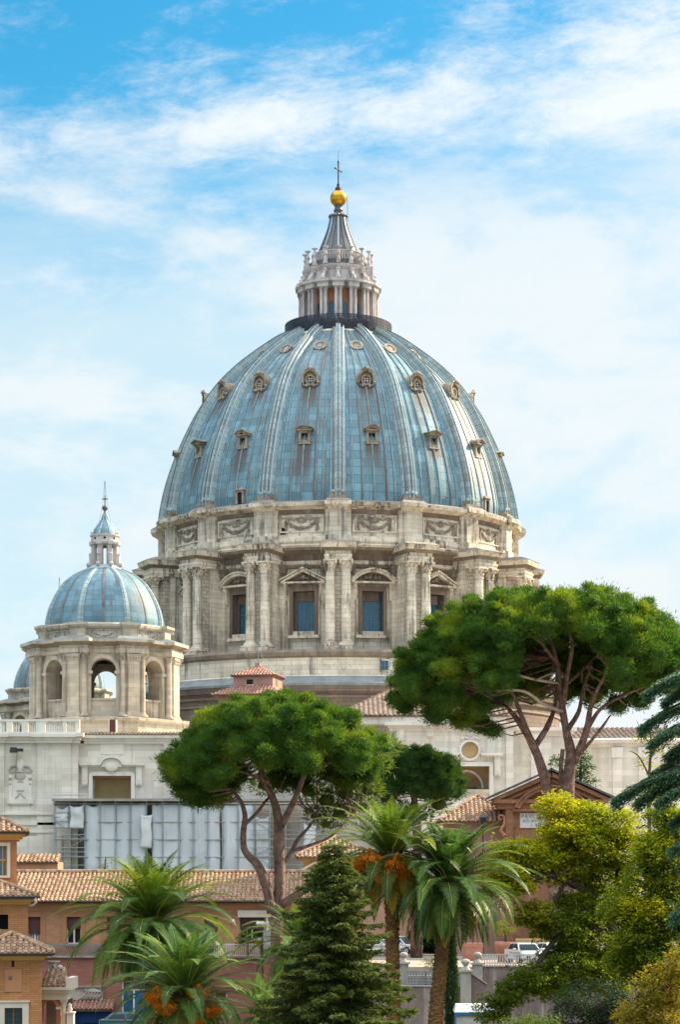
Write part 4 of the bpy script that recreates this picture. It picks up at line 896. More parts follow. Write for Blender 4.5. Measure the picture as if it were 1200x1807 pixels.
M('cream', (.66, .60, .52), (.58, .52, .45), .7, streak=.25, streakc=(.42, .38, .33))
M('shutter', (.15, .075, .08), (.12, .06, .065), 1, brick=('flat', 5, .07, (.6, .6, .6), .012))
M('white_paint', (.75, .75, .74), (.66, .66, .65), 1.5, rough=.5)
M('pale_paint', (.50, .49, .48), (.40, .39, .38), 1.5, rough=.6, patch=.3)
M('blue_cloth', (.012, .05, .17), (.008, .035, .12), .8, streak=.3, streakc=(.005, .02, .07), rough=.7)
M('blue_paint', (.03, .16, .36), rough=.45)
M('net', (.56, .62, .66), (.46, .525, .57), .35, streak=.5, streakc=(.36, .39, .42), sscale=.8, rough=.7, bump=.5, bscale=1.1)
M('net_white', (.62, .65, .67), (.53, .56, .585), .5, streak=.2, streakc=(.48, .49, .5), rough=.7, bump=.6, bscale=1.0)
M('scaffold_metal', (.34, .38, .39), (.24, .28, .30), 1, rough=.45, metal=.4)
M('board', (.38, .35, .30), (.28, .255, .22), 1)
M('stone_relief', (.44, .41, .37), (.32, .295, .26), 1.4, patch=.4, patchc=(.17, .155, .13), bump=.4)
M('gate_stone', (.33, .17, .095), (.27, .135, .075), .6, streak=.4, streakc=(.17, .09, .055), patch=.25, patchc=(.40, .25, .16), brick=('flat', 1.1, .45, (.72, .68, .62), .02), bump=.2)
M('plaque', (.66, .66, .64), (.58, .58, .57), 1.2, streak=.15)
M('letter', (.22, .25, .26), rough=.7)
mb = MB(); mb.mat('earth').poly([(-3000, -40, -10.2), (3000, -40, -10.2), (3000, 5000, -10.2), (-3000, 5000, -10.2)]); tag(mb.build('ground'), kind='structure')
TZ = lambda Y: -5.0-.0138*(Y-150)
x0 = X(640, 148)
mb = MB(); mb.mat('paving').prism([(149.5, -10.5), (330, -10.5), (330, TZ(330)), (149.5, TZ(149.5))], 'x', x0, 150); tag(mb.build('terrace'), kind='structure')
mb = MB(); mb.mat('asphalt'); mb.poly([(x0+.1, 176, TZ(176)+.006), (150, 176, TZ(176)+.006), (150, 203, TZ(203)+.006), (x0+.1, 203, TZ(203)+.006)]); tag(mb.build('road'), kind='structure')
mb = MB(); mb.mat('kerb').prism([(175.7, TZ(176)-.2), (176.0, TZ(176)-.2), (176, TZ(176)+.12), (175.7, TZ(176)+.12)], 'x', x0+.2, 150); tag(mb.build('kerb'), kind='structure')
# ------------------------------------------------------------------ scaffolding on the basilica wall
YS = 264.0; xs_ = lambda p: X(p, YS); zs_ = lambda p: Z(p, YS)
sc_ = thing('scaffolding', 'tall scaffolding hung with pale grey debris netting against the white basilica wall', 'scaffolding', (xs_(330), YS, GZ)); SO = (-xs_(330), -YS, -GZ)
verts = [95, 122, 149, 176, 203, 230, 258, 286, 315, 340, 366, 392, 420, 448, 476, 504, 532, 560, 588]
lev = list(np.arange(GZ, zs_(1418), 2.0))+[zs_(1418)]
mb = MB(); mb.mat('scaffold_metal')
for p in verts:
    for y in (YS, YS+1.5): mb.tube([(xs_(p), y, GZ), (xs_(p), y, zs_(1412))], .06, 6)
for z in lev:
    for y in (YS+1.57,): mb.tube([(xs_(93), y, z), (xs_(590), y, z)], .05, 6)
    for y in (YS-.07,):
        if z in (lev[-1], lev[-2]): mb.tube([(xs_(93), y, z), (xs_(590), y, z)], .05, 6)
        for dz in (0, .5, 1.0): mb.tube([(xs_(93), y, z+dz), (xs_(150), y, z+dz)], .035, 5); mb.tube([(xs_(440), y, z+dz), (xs_(590), y, z+dz)], .035, 5)
for a, b in ((95, 149), (448, 504), (532, 588)):
    for i, (z1, z2) in enumerate(zip(lev, lev[1:])): mb.tube([(xs_(a if i % 2 else b), YS+.02, z1), (xs_(b if i % 2 else a), YS+.02, z2)], .035, 5)
mb.build('pole_frame', sc_, SO)
for i, z in enumerate(lev[1:]):
    mb = MB(); mb.mat('board').box(xs_(94), xs_(589), YS+.05, YS+1.45, z-.12, z-.04); mb.build('platform', sc_, SO)
rg = random.Random(2)
def sheet(p0, p1, top, bot, mat, y, name='debris_sheet', scal=.5):
    mb = MB(); mb.mat(mat); nx, nz = 8, 14; g = []
    x0, x1, zt, zb = xs_(p0), xs_(p1), zs_(top), zs_(bot)
    ph = [rg.uniform(0, 6.3) for _ in range(4)]
    for j in range(nz+1):
        for i in range(nx+1):
            u, v = i/nx, j/nz; x = x0+(x1-x0)*u; sag = -scal*math.sin(PI*u)*(1 if j == 0 else .3*(1-v))
            x += (.5-u)*.10*math.sin(PI*v)+.05*math.sin(9*v+ph[2])
            bulge = .22*math.sin(PI*u)*(.6+.4*math.sin(5*v+ph[0]))+.05*math.sin(11*v+ph[1])*math.sin(PI*u)+.05*math.sin(7*u+ph[3])
            g.append((x, y-.08-bulge, zt+sag*(1-.2*math.sin(6*u+ph[1]))+(zb-zt)*v))
    i0 = mb.av(g); mb.smooth = True
    for j in range(nz):
        for i in range(nx): a = i0+j*(nx+1)+i; mb.af((a, a+1, a+nx+2, a+nx+1))
    o = mb.build(name, sc_, SO); s = o.modifiers.new('thickness', 'SOLIDIFY'); s.thickness = .02; return o
for p0, p1 in ((150, 175), (177, 202), (204, 229), (231, 257), (269, 285), (287, 314), (316, 339.5), (341, 365), (367, 386), (393, 419), (421, 447)):
    sheet(p0-2.2, p1+2.4, 1415+rg.uniform(-1, 2), 1585, 'net', YS+.28, scal=rg.uniform(.15, .45))
sheet(96, 121, 1420, 1461, 'net_white', YS+.2, scal=.9); sheet(123, 148, 1418, 1462, 'net_white', YS-.12, scal=.9)
sheet(248, 268, 1438, 1497, 'net_white', YS-.2, scal=.12); sheet(450, 475, 1440, 1585, 'net', YS+.3, scal=.3); sheet(535, 558, 1450, 1530, 'net_white', YS+.2, scal=.4)
mb = MB(); mb.mat('coping').frus(xs_(92), xs_(330), YS-.6, YL, zs_(1414), xs_(92), xs_(330), YS-.6, YL, zs_(1409.5)); mb.mat('board').box(xs_(331), xs_(590), YS-.2, YL, zs_(1414), zs_(1411)); mb.build('cover_roof', sc_, SO)
# ------------------------------------------------------------------ long pink house
YF = 177.0; xf = lambda p: X(p, YF); zf_ = lambda p: Z(p, YF); HB = -10.2
house = thing('long_house', 'long pink stucco house with a tiled roof, rolling shutters and a balcony rail', 'house', (xf(300), YF, HB)); HO = (-xf(300), -YF, -HB)
def H(mb, name, parent=None):
    o = mb.build(name, parent or house, HO if not parent else None)
    return o
wins = [(49, 70.5, 1618, 1664, 1648), (117, 142, 1618, 1666, 1639), (188, 212, 1618, 1666, 1645), (283, 307, 1618, 1666, 1640), (360, 384, 1618, 1664, 1642), (423, 466, 1619, 1658, 1640)]
low = [(215, 257, 1730, 1790), (378, 401, 1750, 1772)]
holes = [(xf(a), xf(b), zf_(d), zf_(c)) for a, b, c, d, e in wins]
mb = MB(); wall(mb, xf(-20), xf(640), YF, zf_(1687), zf_(1592), holes, .45, 'pink_stucco')
wall(mb, xf(-20), xf(640), YF-.25, HB, zf_(1688), [(xf(a), xf(b), zf_(d), zf_(c)) for a, b, c, d in low]+[(xf(122), xf(198), zf_(1812), zf_(1779))], .7, 'red_stucco')
mb.mat('coping').box(xf(-20), xf(640), YF-.45, YF+.2, zf_(1689.5), zf_(1686.5))
mb.mat('pink_stucco').box(xf(-20), xf(640), YF+6, YF+12, HB, zf_(1600)).box(xf(632), xf(640), YF+.3, YF+7, HB, zf_(1600))
mb.mat('orange_surround').box(xf(-20), xf(640), YF-.18, YF+.2, zf_(1597), zf_(1590.5))
mb.mat('dark_hole').box(xf(-20), xf(640), YF+.9, YF+1.0, HB, zf_(1595))
H(mb, 'wall')
for i, (a, b, c, d, e) in enumerate(wins):
    mb = MB(); x0, x1, z1, z0, zs = xf(a), xf(b), zf_(c), zf_(d), zf_(e)
    if i < 5: mb.mat('orange_surround').box(x0-.4, x0-.002, YF-.07, YF+.1, z0, z1+.4).box(x1+.002, x1+.4, YF-.07, YF+.1, z0, z1+.4).box(x0, x1, YF-.07, YF+.1, z1+.002, z1+.4)
    else: mb.mat('cream').box(x0-.15, x1+.5, YF-.35, YF+.1, z1+.02, z1+.55)
    mb.mat('white_paint').box(x0, x1, YF+.28, YF+.36, z0, z0+.1).box(x0, x0+.07, YF+.28, YF+.36, z0, z1).box(x1-.07, x1, YF+.28, YF+.36, z0, z1).box((x0+x1)/2-.06, (x0+x1)/2+.06, YF+.27, YF+.35, z0, zs)
    if i == 5: mb.box(x0+(x1-x0)*.28-.04, x0+(x1-x0)*.28+.04, YF+.27, YF+.35, z0, z1)
    mb.mat('coping').box(x0-.12, x1+.12, YF-.16, YF+.3, z0-.14, z0-.003)
    mb.mat('dark_hole').box(x0+.02, x1-.02, YF+.37, YF+.4, z0, z1)
    if i == 0: mb.mat('white_paint'); [mb.box(x0+.15+k*.12, x0+.2+k*.12, YF+.3, YF+.36, z0, zs) for k in range(6)]
    w_ = H(mb, 'window')
    mb = MB(); mb.mat('shutter').box(x0+.03, x1-.03, YF+.18, YF+.26, zs, z1); mb.build('rolling_shutter', w_)
for a, b, c, d in low:
    mb = MB(); x0, x1, z1, z0 = xf(a), xf(b), zf_(c), zf_(d)
    mb.mat('white_paint').box(x0, x1, YF-.1, YF, z1-.75, z1-.65).box((x0+x1)/2-.06, (x0+x1)/2+.06, YF-.1, YF, z0, z1-.7).box(x0, x0+.1, YF-.1, YF, z0, z1).box(x1-.1, x1, YF-.1, YF, z0, z1)
    mb.mat('blue_paint').box((x0+x1)/2+.06, x1-.1, YF-.05, YF, z0, z1-.75); mb.mat('shutter').box(x0+.1, x1-.1, YF-.05, YF, z1-.65, z1); mb.mat('glass').box(x0+.1, (x0+x1)/2-.06, YF-.04, YF, z0, z1-.75); H(mb, 'window')
for a, b in ((78, 206), (330, 480)):
    mb = MB(); mb.mat('grey_metal' if a < 100 else 'white_paint'); m_ = MATS['coping']
    mb.cur = 0
    mb.box(xf(a), xf(b), YF-.42, YF-.37, zf_(1667), zf_(1665)).box(xf(a), xf(b), YF-.42, YF-.37, zf_(1686), zf_(1685))
    p = a
    while p < b: mb.box(xf(p), xf(p)+.055, YF-.415, YF-.375, zf_(1686), zf_(1666)); p += 3.4
    H(mb, 'balcony_railing')
mb = MB(); pz = (1.35-zf_(1590))
tiles(mb, (xf(-20), YF-.7, zf_(1590)), (1, 0, 0), (0, 6.6, 2.2), xf(640)-xf(-20), math.hypot(6.6, 2.2), 0, 0, .33, .42, 'tile', 21)
tiles(mb, (xf(640), YF+12.5, zf_(1590)), (-1, 0, 0), (0, -6.6, 2.2), xf(640)-xf(-20), math.hypot(6.6, 2.2), 0, 0, .5, .6, 'tile', 22)
ridge_line(mb, (xf(-20), YF+5.9, zf_(1590)+2.3), (xf(640), YF+5.9, zf_(1590)+2.3), .17)
mb.mat('iron').tube([(xf(-20), YF-.85, zf_(1591)), (xf(640), YF-.85, zf_(1591))], .09, 6)
H(mb, 'roof')
mb = MB(); mb.mat('grey_metal').tube([(xf(478), YF-.15, zf_(1592)), (xf(478), YF-.15, HB)], .06, 6); H(mb, 'drainpipe')
mb = MB(); mb.mat('stone_relief').box(xf(128), xf(182), YF-.5, YF-.2, zf_(1764), zf_(1741))
for k in range(6): mb.tube([(xf(140+k*6), YF-.55, zf_(1762)), (xf(150+k*5.5), YF-.6, zf_(1756)), (xf(154+k*5), YF-.6, zf_(1750)), (xf(150+k*3), YF-.55, zf_(1745))], .1, 6)
mb.mat('coping').box(xf(126), xf(184), YF-.65, YF-.2, zf_(1742), zf_(1739)); H(mb, 'carved_panel')
mb = MB(); tiles(mb, (xf(118), YF-2.2, zf_(1778)), (1, 0, 0), (0, 1.8, .55), xf(203)-xf(118), 1.9, 0, 0, .3, .4, 'tile_pink', 31); H(mb, 'tiled_awning')
mb = MB(); mb.mat('blue_cloth')
for k in range(34): a = xf(123)+(xf(198)-xf(123))*k/34; mb.poly([(a, YF-1.9+.07*(k % 2), HB+.1), (a+(xf(198)-xf(123))/34, YF-1.9+.07*((k+1) % 2), HB+.1), (a+(xf(198)-xf(123))/34, YF-1.9+.07*((k+1) % 2), zf_(1779)), (a, YF-1.9+.07*(k % 2), zf_(1779))])
o = H(mb, 'blue_curtain'); s = o.modifiers.new('thickness', 'SOLIDIFY'); s.thickness = .03
mb = MB(); mb.mat('iron').tube([(xf(406), YF, zf_(1629)), (xf(408), YF-.25, zf_(1630)), (xf(411), YF-.35, zf_(1628.5))], .03, 5); lm = H(mb, 'wall_lamp')
mb = MB(); mb.mat('white_paint'); mb.smooth = True; mb.ball((xf(411.5), YF-.35, zf_(1625.5)), .17, 12); mb.build('globe', lm)
lamp = thing('street_lamp', 'street lamp with three white globes in front of the pink house', 'lamp', (X(463, 165), 165, HB))
mb = MB(); mb.mat('iron').tube([(0, 0, 0), (0, 0, Z(1640, 165)-HB)], .06, 8); zt = Z(1634, 165)-HB
for s in (-.28, 0, .28): mb.tube([(0, 0, zt-.3), (s*.6, 0, zt-.25), (s, 0, zt)], .03, 5)
mb.build('post', lamp)
for s in (-.3, 0, .3):
    mb = MB(); mb.mat('white_paint'); mb.smooth = True; mb.ball((s, -.02*abs(s), zt+.18), .17, 12); mb.build('globe', lamp)
um = thing('parasol', 'folded grey canvas parasol standing by the balcony window', 'parasol', (X(471, 174.5), 174.5, HB+5.2))
mb = MB(); mb.mat('coping').lathe([(.28, .5), (.36, .9), (.2, 2.2), (.04, 2.9), (0, 3.0)], 10, lob=(5, .18)); mb.build('canvas', um)
mb = MB(); mb.mat('grey_metal').tube([(0, 0, -.5), (0, 0, 2.9)], .03, 6); mb.build('pole', um)
# ------------------------------------------------------------------ brick house at the left edge
bh = thing('brick_house', 'orange brick house of three stepped blocks with mossy hipped tile roofs', 'house', (X(0, 140), 140, HB)); BO = (-X(0, 140), -140, -HB)
BT = {}
def turn(o, px_, py_):                          # the blocks stand square to the line of sight at that corner
    a = math.atan2(-px_, py_); Rm = Matrix.Rotation(a, 3, 'Z'); p = Vector((px_, py_, 0)); o.rotation_euler = (0, 0, a); o.location = p-Rm @ p+Vector(BO)
def block(Y, p0, p1, depth, eave, pe0, pe1, apexh, cor, holes=(), seed=1, base=HB):
    x = lambda p: X(p, Y); z = lambda p: Z(p, Y); mb = MB()
    hs_ = [(x(a), x(b), z(d), z(c)) for a, b, c, d in holes]
    wall(mb, x(p0), x(p1), Y, base, z(eave)-.1, hs_, .4, 'brick_wall')
    mb.mat('brick_wall').box(x(p1)-.4, x(p1), Y+.4, Y+depth, base, z(eave)-.1).box(x(p0), x(p0)+.4, Y+.4, Y+depth, base, z(eave)-.1).box(x(p0)+.4, x(p1)-.4, Y+depth-.4, Y+depth, base, z(eave)-.1)
    mb.mat('dark_hole').box(x(p0)+.4, x(p1)-.4, Y+.9, Y+1, base, z(eave)-.2)
    h = z(eave)-z(cor); ov = x(pe1)-x(p1)
    for k, f in enumerate((.3, .55, .85)): mb.mat('yellow_trim').box(x(p0)-ov*f, x(p1)+ov*f, Y-ov*f, Y+depth+ov*f, z(cor)+h*k/3, z(cor)+h*(k+1)/3-.002)
    w_ = mb.build('wall', bh, BO); mb = MB()
    e0, e1 = x(p0)-ov, x(pe1)
    hip_roof(mb, e0, e1, Y-ov, Y+depth+ov, z(eave)+.05, apexh, 'tile', seed, .34)
    mb.mat('iron').tube([(e0, Y-ov-.1, z(eave)), (e1+.08, Y-ov-.1, z(eave))], .08, 6); mb.tube([(e1+.08, Y-ov-.1, z(eave)), (e1+.08, Y+depth+ov, z(eave))], .08, 6)
    rf_ = mb.build('roof', bh, BO); turn(w_, x(p1), Y); turn(rf_, x(p1), Y); return w_
block(154, -130, 29, 5.9, 1469, -148, 47, 1.75, 1482, [(-6, 12, 1493, 1545)], 41)
block(147, -150, 48, 6.8, 1583, -170, 66, 1.45, 1596, [(-30, 14, 1614, 1640)], 45)
block(138, -33, 73, 4.2, 1683, -51, 91, 1.1, 1694, [(8, 39, 1778, 1830)], 49)
mb = MB(); Y = 154; x = lambda p: X(p, Y); z = lambda p: Z(p, Y)
mb.mat('cream').box(x(12), x(17.5), Y-.1, Y+.1, z(1549), z(1487)).box(x(-12), x(-6), Y-.1, Y+.1, z(1549), z(1487)).box(x(-6), x(12), Y-.1, Y+.1, z(1493), z(1487)).box(x(-6), x(12), Y-.12, Y+.1, z(1549), z(1545))
mb.mat('yellow_trim').box(x(-6), x(12), Y+.15, Y+.22, z(1519), z(1516)).box(x(10), x(12), Y+.15, Y+.22, z(1545), z(1493)).box(x(3), x(5), Y+.15, Y+.22, z(1545), z(1493)); mb.mat('glass').box(x(-6), x(12), Y+.24, Y+.28, z(1545), z(1493)); turn(mb.build('window', bh, BO), X(29, 154), 154)
mb = MB(); Y = 138
mb.mat('cream').box(x(39), x(50), Y-.14, Y+.1, z(1830), z(1768)).box(x(-3), x(8), Y-.14, Y+.1, z(1830), z(1768)).box(x(8), x(39), Y-.14, Y+.1, z(1778), z(1768)).box(x(-5), x(52), Y-.22, Y+.1, z(1768), z(1765.5))
mb.mat('yellow_trim').box(x(22), x(25), Y+.12, Y+.2, z(1830), z(1778)); mb.mat('glass').box(x(8), x(39), Y+.24, Y+.28, z(1830), z(1778)); mb.mat('iron')
for p in (12, 16.5, 21, 26, 30.5, 35): mb.box(x(p)-.02, x(p)+.02, Y-.02, Y+.03, z(1830), z(1778))
for q in (1786, 1795, 1804): mb.box(x(8), x(39), Y-.01, Y+.04, z(q), z(q-1)); 
turn(mb.build('barred_window', bh, BO), X(73, 138), 138)
mb = MB(); mb.mat('orange_surround').box(x(8), x(38), Y-.05, Y+.1, z(1750), z(1710)); mb.mat('brown_frame').ball((x(18), Y-.05, z(1725)), .12, 6); turn(mb.build('blank_panel', bh, BO), X(73, 138), 138)
mb = MB(); mb.mat('dark_hole').box(x(20), x(25), Y-.01, Y+.1, z(1706), z(1695)); turn(mb.build('vent', bh, BO), X(73, 138), 138)
mb = MB(); Y = 147; mb.mat('coping').box(x(-12), x(12), 143.2, 144.2, z(1645), z(1638)).box(x(-10), x(10), 143.3, 144.1, z(1660), z(1645)); mb.build('chimney', bh, BO)
mb = MB(); Y = 147; mb.mat('cream').tube([(x(62), Y-.75, z(1584)), (x(63), Y-.75, z(1592)), (x(58), Y-.5, z(1597)), (x(51), Y-.1, z(1598))], .07, 6); turn(mb.build('gutter_spout', bh, BO), X(48, 147), 147)
# portico beside it
YP = 141.0; x = lambda p: X(p, YP); z = lambda p: Z(p, YP)
pt_ = thing('portico', 'small stone portico with a red arch, column and tiled roof beside the brick house', 'portico', (x(95), YP, HB)); PO = (-x(95), -YP, -HB)
mb = MB(); ax0, ax1 = x(75), x(99); zc = z(1778); axc = (ax0+ax1)/2; ar = (ax1-ax0)/2
mb.mat('ochre').box(x(99), x(106), YP, YP+.5, HB, zc).box(x(72), x(75), YP, YP+.5, HB, zc)
for k in range(12):
    a0, a1 = PI*k/12, PI*(k+1)/12; f = lambda a, r: (axc+r*math.cos(a), zc+r*math.sin(a))
    mb.prism([f(a0, ar), f(a1, ar), (axc+(ar+.22)*math.cos(a1), zc+(ar+.22)*math.sin(a1)), (axc+(ar+.22)*math.cos(a0), zc+(ar+.22)*math.sin(a0))], 'y', YP-.08, YP+.5)
    mb.prism([f(a0, ar+.2), f(a1, ar+.2), (axc+(x(106)-axc)*math.cos(a1)*1.0, z(1763)), (axc+(x(106)-axc)*math.cos(a0)*1.0, z(1763))], 'y', YP+.003, YP+.48)
mb.mat('cream').box(x(72), x(119), YP-.3, YP+2.5, z(1764), z(1752)).box(x(72), x(123), YP-.5, YP+2.6, z(1752), z(1746)).box(x(72), x(128), YP-.75, YP+2.7, z(1746), z(1741)).box(x(117.5), x(128), YP-.7, YP+2.7, z(1741), z(1725))
mb.box(x(98), x(107), YP-.1, YP+.2, z(1781), z(1777)); mb.mat('brown_frame').box(x(72), x(119), YP+2.4, YP+2.6, HB, z(1764))
mb.build('arch', pt_, PO)
mb = MB(); column(mb, x(112), -(YP-.02), HB+.1, z(1764), .16, .42, 'cream', 'cream', 12); mb.v = [(a, b, c) for a, b, c in mb.v]; mb.build('column', pt_, PO)
mb = MB(); tiles(mb, (x(73), YP-.6, z(1741)+.02), (1, 0, 0), (0, 3.0, 1.0), x(118)-x(73), 3.1, 0, .3, .27, .36, 'tile', 61); mb.build('roof', pt_, PO)
mb = MB(); mb.mat('stone_relief').box(x(74), x(90), YP+2.2, YP+2.7, z(1722), z(1700)); mb.tube([(x(90), YP+2.3, z(1700)), (x(87), YP+2.2, z(1707)), (x(92), YP+2.2, z(1713)), (x(98), YP+2.2, z(1714))], .13, 6); mb.ball((x(97), YP+2.2, z(1710)), .2, 8); mb.box(x(74), x(96), YP+2.1, YP+2.7, z(1700), z(1698)); mb.build('scroll_ornament', pt_, PO)
mb = MB(); mb.mat('cream').box(x(118), x(130), YP-.3, YP+.4, HB, z(1788)).box(x(117), x(131.5), YP-.4, YP+.5, z(1788), z(1785.5)); mb.smooth = True; mb.lathe([(.1, z(1785.5)), (.2, z(1781)), (.12, z(1777)), (.16, z(1773)), (0, z(1769))], 10, c=(x(122), YP)); mb.build('pedestal', pt_, PO)
# ------------------------------------------------------------------ small houses behind
def small_house(name, label, Y, p0, p1, eave, cor, rise, depth, base, wallm, seed, ovp=8, cat='house'):
    x = lambda p: X(p, Y); z = lambda p: Z(p, Y); t_ = thing(name, label, cat, (x((p0+p1)/2), Y, base)); O = (-x((p0+p1)/2), -Y, -base)
    mb = MB(); mb.mat(wallm).box(x(p0), x(p1), Y, Y+depth, base, z(eave)-.05); ov = ovp*Y/F; mb.mat('yellow_trim' if wallm != 'gate_stone' else 'gate_stone').box(x(p0)-ov*.6, x(p1)+ov*.6, Y-ov*.6, Y+depth+ov*.6, z(cor), z(eave)-.04); mb.build('wall', t_, O)
    mb = MB(); hip_roof(mb, x(p0)-ov, x(p1)+ov, Y-ov, Y+depth+ov, z(eave), rise, 'tile', seed, .4); mb.build('roof', t_, O); return t_, O, x, z
t_, O, x, z = small_house('yellow_house', 'small ochre house with a brown tiled roof behind the pine trunk', 222, 535, 650, 1512, 1517, 2.0, 7, -6.5, 'yellow_trim', 71, 14)
mb = MB(); Y = 220; mb.mat('cream').prism([(X(520, Y), Z(1545, Y)), (X(556, Y), Z(1524, Y)), (X(592, Y), Z(1545, Y)), (X(600, Y), Z(1545, Y)), (X(556, Y), Z(1520, Y)), (X(512, Y), Z(1545, Y))], 'y', Y-.3, Y+2); mb.mat('yellow_trim').prism([(X(520, Y), Z(1545, Y)), (X(592, Y), Z(1545, Y)), (X(556, Y), Z(1524, Y))], 'y', Y, Y+2); mb.mat('yellow_trim').box(X(520, Y), X(592, Y), Y, Y+2, -6.4, Z(1545, Y)); mb.build('gable', t_, O)
t_, O, x, z = small_house('terracotta_shed', 'low terracotta building with a greyish tiled roof left of the pedimented gatehouse', 207, 788, 905, 1449, 1453, 2.4, 7, -5.8, 'pink_render', 75, 13)
mb = MB(); mb.mat('dark_hole').box(x(815), x(835), 206.9, 207.3, z(1500), z(1470)); mb.build('window', t_, O)
lh = thing('low_house', 'low salmon roofed outbuilding at the foot of the scaffolding', 'house', (X(65, 200), 200, HB)); O = (-X(65, 200), -200, -HB)
mb = MB(); mb.mat('pink_stucco').box(X(20, 200), X(101, 200), 200, 204, HB, Z(1521, 200)); mb.build('wall', lh, O); mb = MB(); tiles(mb, (X(18, 200), 199.8, Z(1521, 200)), (1, 0, 0), (0, 2, .7), X(102, 200)-X(18, 200), 2.1, 0, 0, .36, .42, 'tile', 79); mb.build('roof', lh, O)
# ------------------------------------------------------------------ gatehouse with pediment
YG = 205.0; x = lambda p: X(p, YG); z = lambda p: Z(p, YG); gb = TZ(YG)
gt = thing('gatehouse', 'brown stone gatehouse front with a broken pediment, scrolls and a white inscribed plaque', 'gatehouse', (x(973), YG, gb)); GO = (-x(973), -YG, -gb)
mb = MB(); mb.mat('gate_stone').box(x(893), x(1053), YG, YG+3, gb, z(1425)).box(x(880), x(1066), YG-.25, YG+3, z(1428), z(1418)).box(x(872), x(1074), YG-.5, YG+3.2, z(1418), z(1411))
for a, b in ((893, 906), (1040, 1053)): mb.box(x(a), x(b), YG-.2, YG+.1, gb, z(1428))
mb.prism([(x(880), z(1410.5)), (x(1066), z(1410.5)), (x(973), z(1366))], 'y', YG+.05, YG+3)
for s in (-1, 1):
    e = lambda d: x(973)+s*d*YG/F
    mb.prism([(e(108), z(1411)), (e(92), z(1411)), (e(-1), z(1370)), (e(-1), z(1362))][::s], 'y', YG-.45, YG+3.1)
    mb.prism([(e(86), z(1413)), (e(76), z(1413)), (e(-1), z(1378)), (e(-1), z(1374))][::s], 'y', YG-.2, YG+1)
for k in range(16):
    a0, a1 = R(20+140*k/16), R(20+140*(k+1)/16); cz, rr = z(1425)-1.0, 3.35
    g = lambda a, r: (x(973)+r*math.cos(a), cz+r*.85*math.sin(a))
    mb.prism([g(a0, rr-.35), g(a1, rr-.35), g(a1, rr), g(a0, rr)], 'y', YG-.6, YG+.2); mb.prism([g(a0, rr+.003), g(a1, rr+.003), g(a1, rr+.15), g(a0, rr+.15)], 'y', YG-.75, YG+.2)
mb.box(x(905), x(1041), YG-.45, YG+.1, z(1432), z(1428.2)).box(x(897), x(910), YG-.12, YG+.1, z(1460), z(1441))
mb.build('wall', gt, GO)
mb = MB(); mb.mat('gate_stone')
sp_ = [(x(884)+(.34-.028*k)*math.cos(k*.62)*1.0, YG-.1, z(1444)+(.34-.028*k)*math.sin(k*.62)) for k in range(12)]
mb.mat('orange_surround').tube(sp_, [.1-.005*k for k in range(12)], 6); mb.tube([(x(884)+.34, YG-.1, z(1444)), (x(890), YG-.1, z(1455)), (x(884), YG-.1, z(1466)), (x(891), YG-.1, z(1475))], [.1, .14, .17, .2], 6); mb.build('scroll', gt, GO)
mb = MB(); mb.mat('lead_dark')
for s in (-1, 1):
    e = lambda d: x(973)+s*d*YG/F
    mb.prism([(e(112), z(1410)), (e(-1), z(1359)), (e(-1), z(1355.5)), (e(113), z(1406.5))][::s], 'y', YG-.7, YG+3.4)
mb.build('roof', gt, GO)
mb = MB(); mb.mat('plaque').box(x(918), x(1028), YG-.12, YG+.05, z(1461), z(1435)); pq = mb.build('plaque', gt, GO)
for txt, px, py, size in (('PAVLVS V P', 920, 1444, .5), ('AD AVGENDV', 922, 1451, .40), ('I  BE', 937, 1458.5, .38)):
    cu_ = bpy.data.curves.new('inscription', 'FONT'); cu_.body = txt; cu_.size = size; cu_.extrude = .012; cu_.space_character = 1.15
    tmp = bpy.data.objects.new('tmp', cu_); C.objects.link(tmp); bpy.context.view_layer.update()
    me = bpy.data.meshes.new_from_object(tmp.evaluated_get(bpy.context.evaluated_depsgraph_get())); bpy.data.objects.remove(tmp)
    me.name = 'inscription'; me.materials.clear(); me.materials.append(MATS['letter']); o = link('inscription', me, pq, (x(px), YG-.135, z(py))); o.rotation_euler = (R(90), 0, 0)
# ------------------------------------------------------------------ retaining wall, piers, fences
rw = thing('retaining_wall', 'stained purplish retaining wall with pale coping below the car park railing', 'wall', (X(950, 148), 148, HB)); RO = (-X(950, 148), -148, -HB)
mb = MB(); Y = 148; x = lambda p: X(p, Y); z = lambda p: Z(p, Y)
mb.mat('old_wall').box(x(836), x(1500), Y, Y+1.4, HB, z(1706)); mb.mat('coping').box(x(834), x(1500), Y-.12, Y+.5, z(1706), z(1703.5)); mb.build('wall', rw, RO)
lw_ = thing('garden_wall', 'lower stained wall with a sloping white coping under the lattice fence', 'wall', (X(760, 141), 141, HB)); LO = (-X(760, 141), -141, -HB)
mb = MB(); Y = 141; mb.mat('old_wall').box(x(640), x(818), Y, Y+.6, HB, z(1741)).prism([(x(818), HB), (x(880), HB), (x(880), z(1750)), (x(830), z(1716)), (x(818), z(1716))], 'y', Y-.1, Y+.7)
mb.mat('coping').box(x(640), x(818), Y-.08, Y+.66, z(1741), z(1739.5)).prism([(x(829), z(1716.5)), (x(860), z(1737.5)), (x(860), z(1735)), (x(829), z(1714))], 'y', Y-.2, Y+.8); mb.build('wall', lw_, LO)
mb = MB(); mb.mat('old_wall').box(x(640), x(836), 147, 149.5, HB, Z(1722, 147)); mb.build('terrace_wall', lw_, LO)
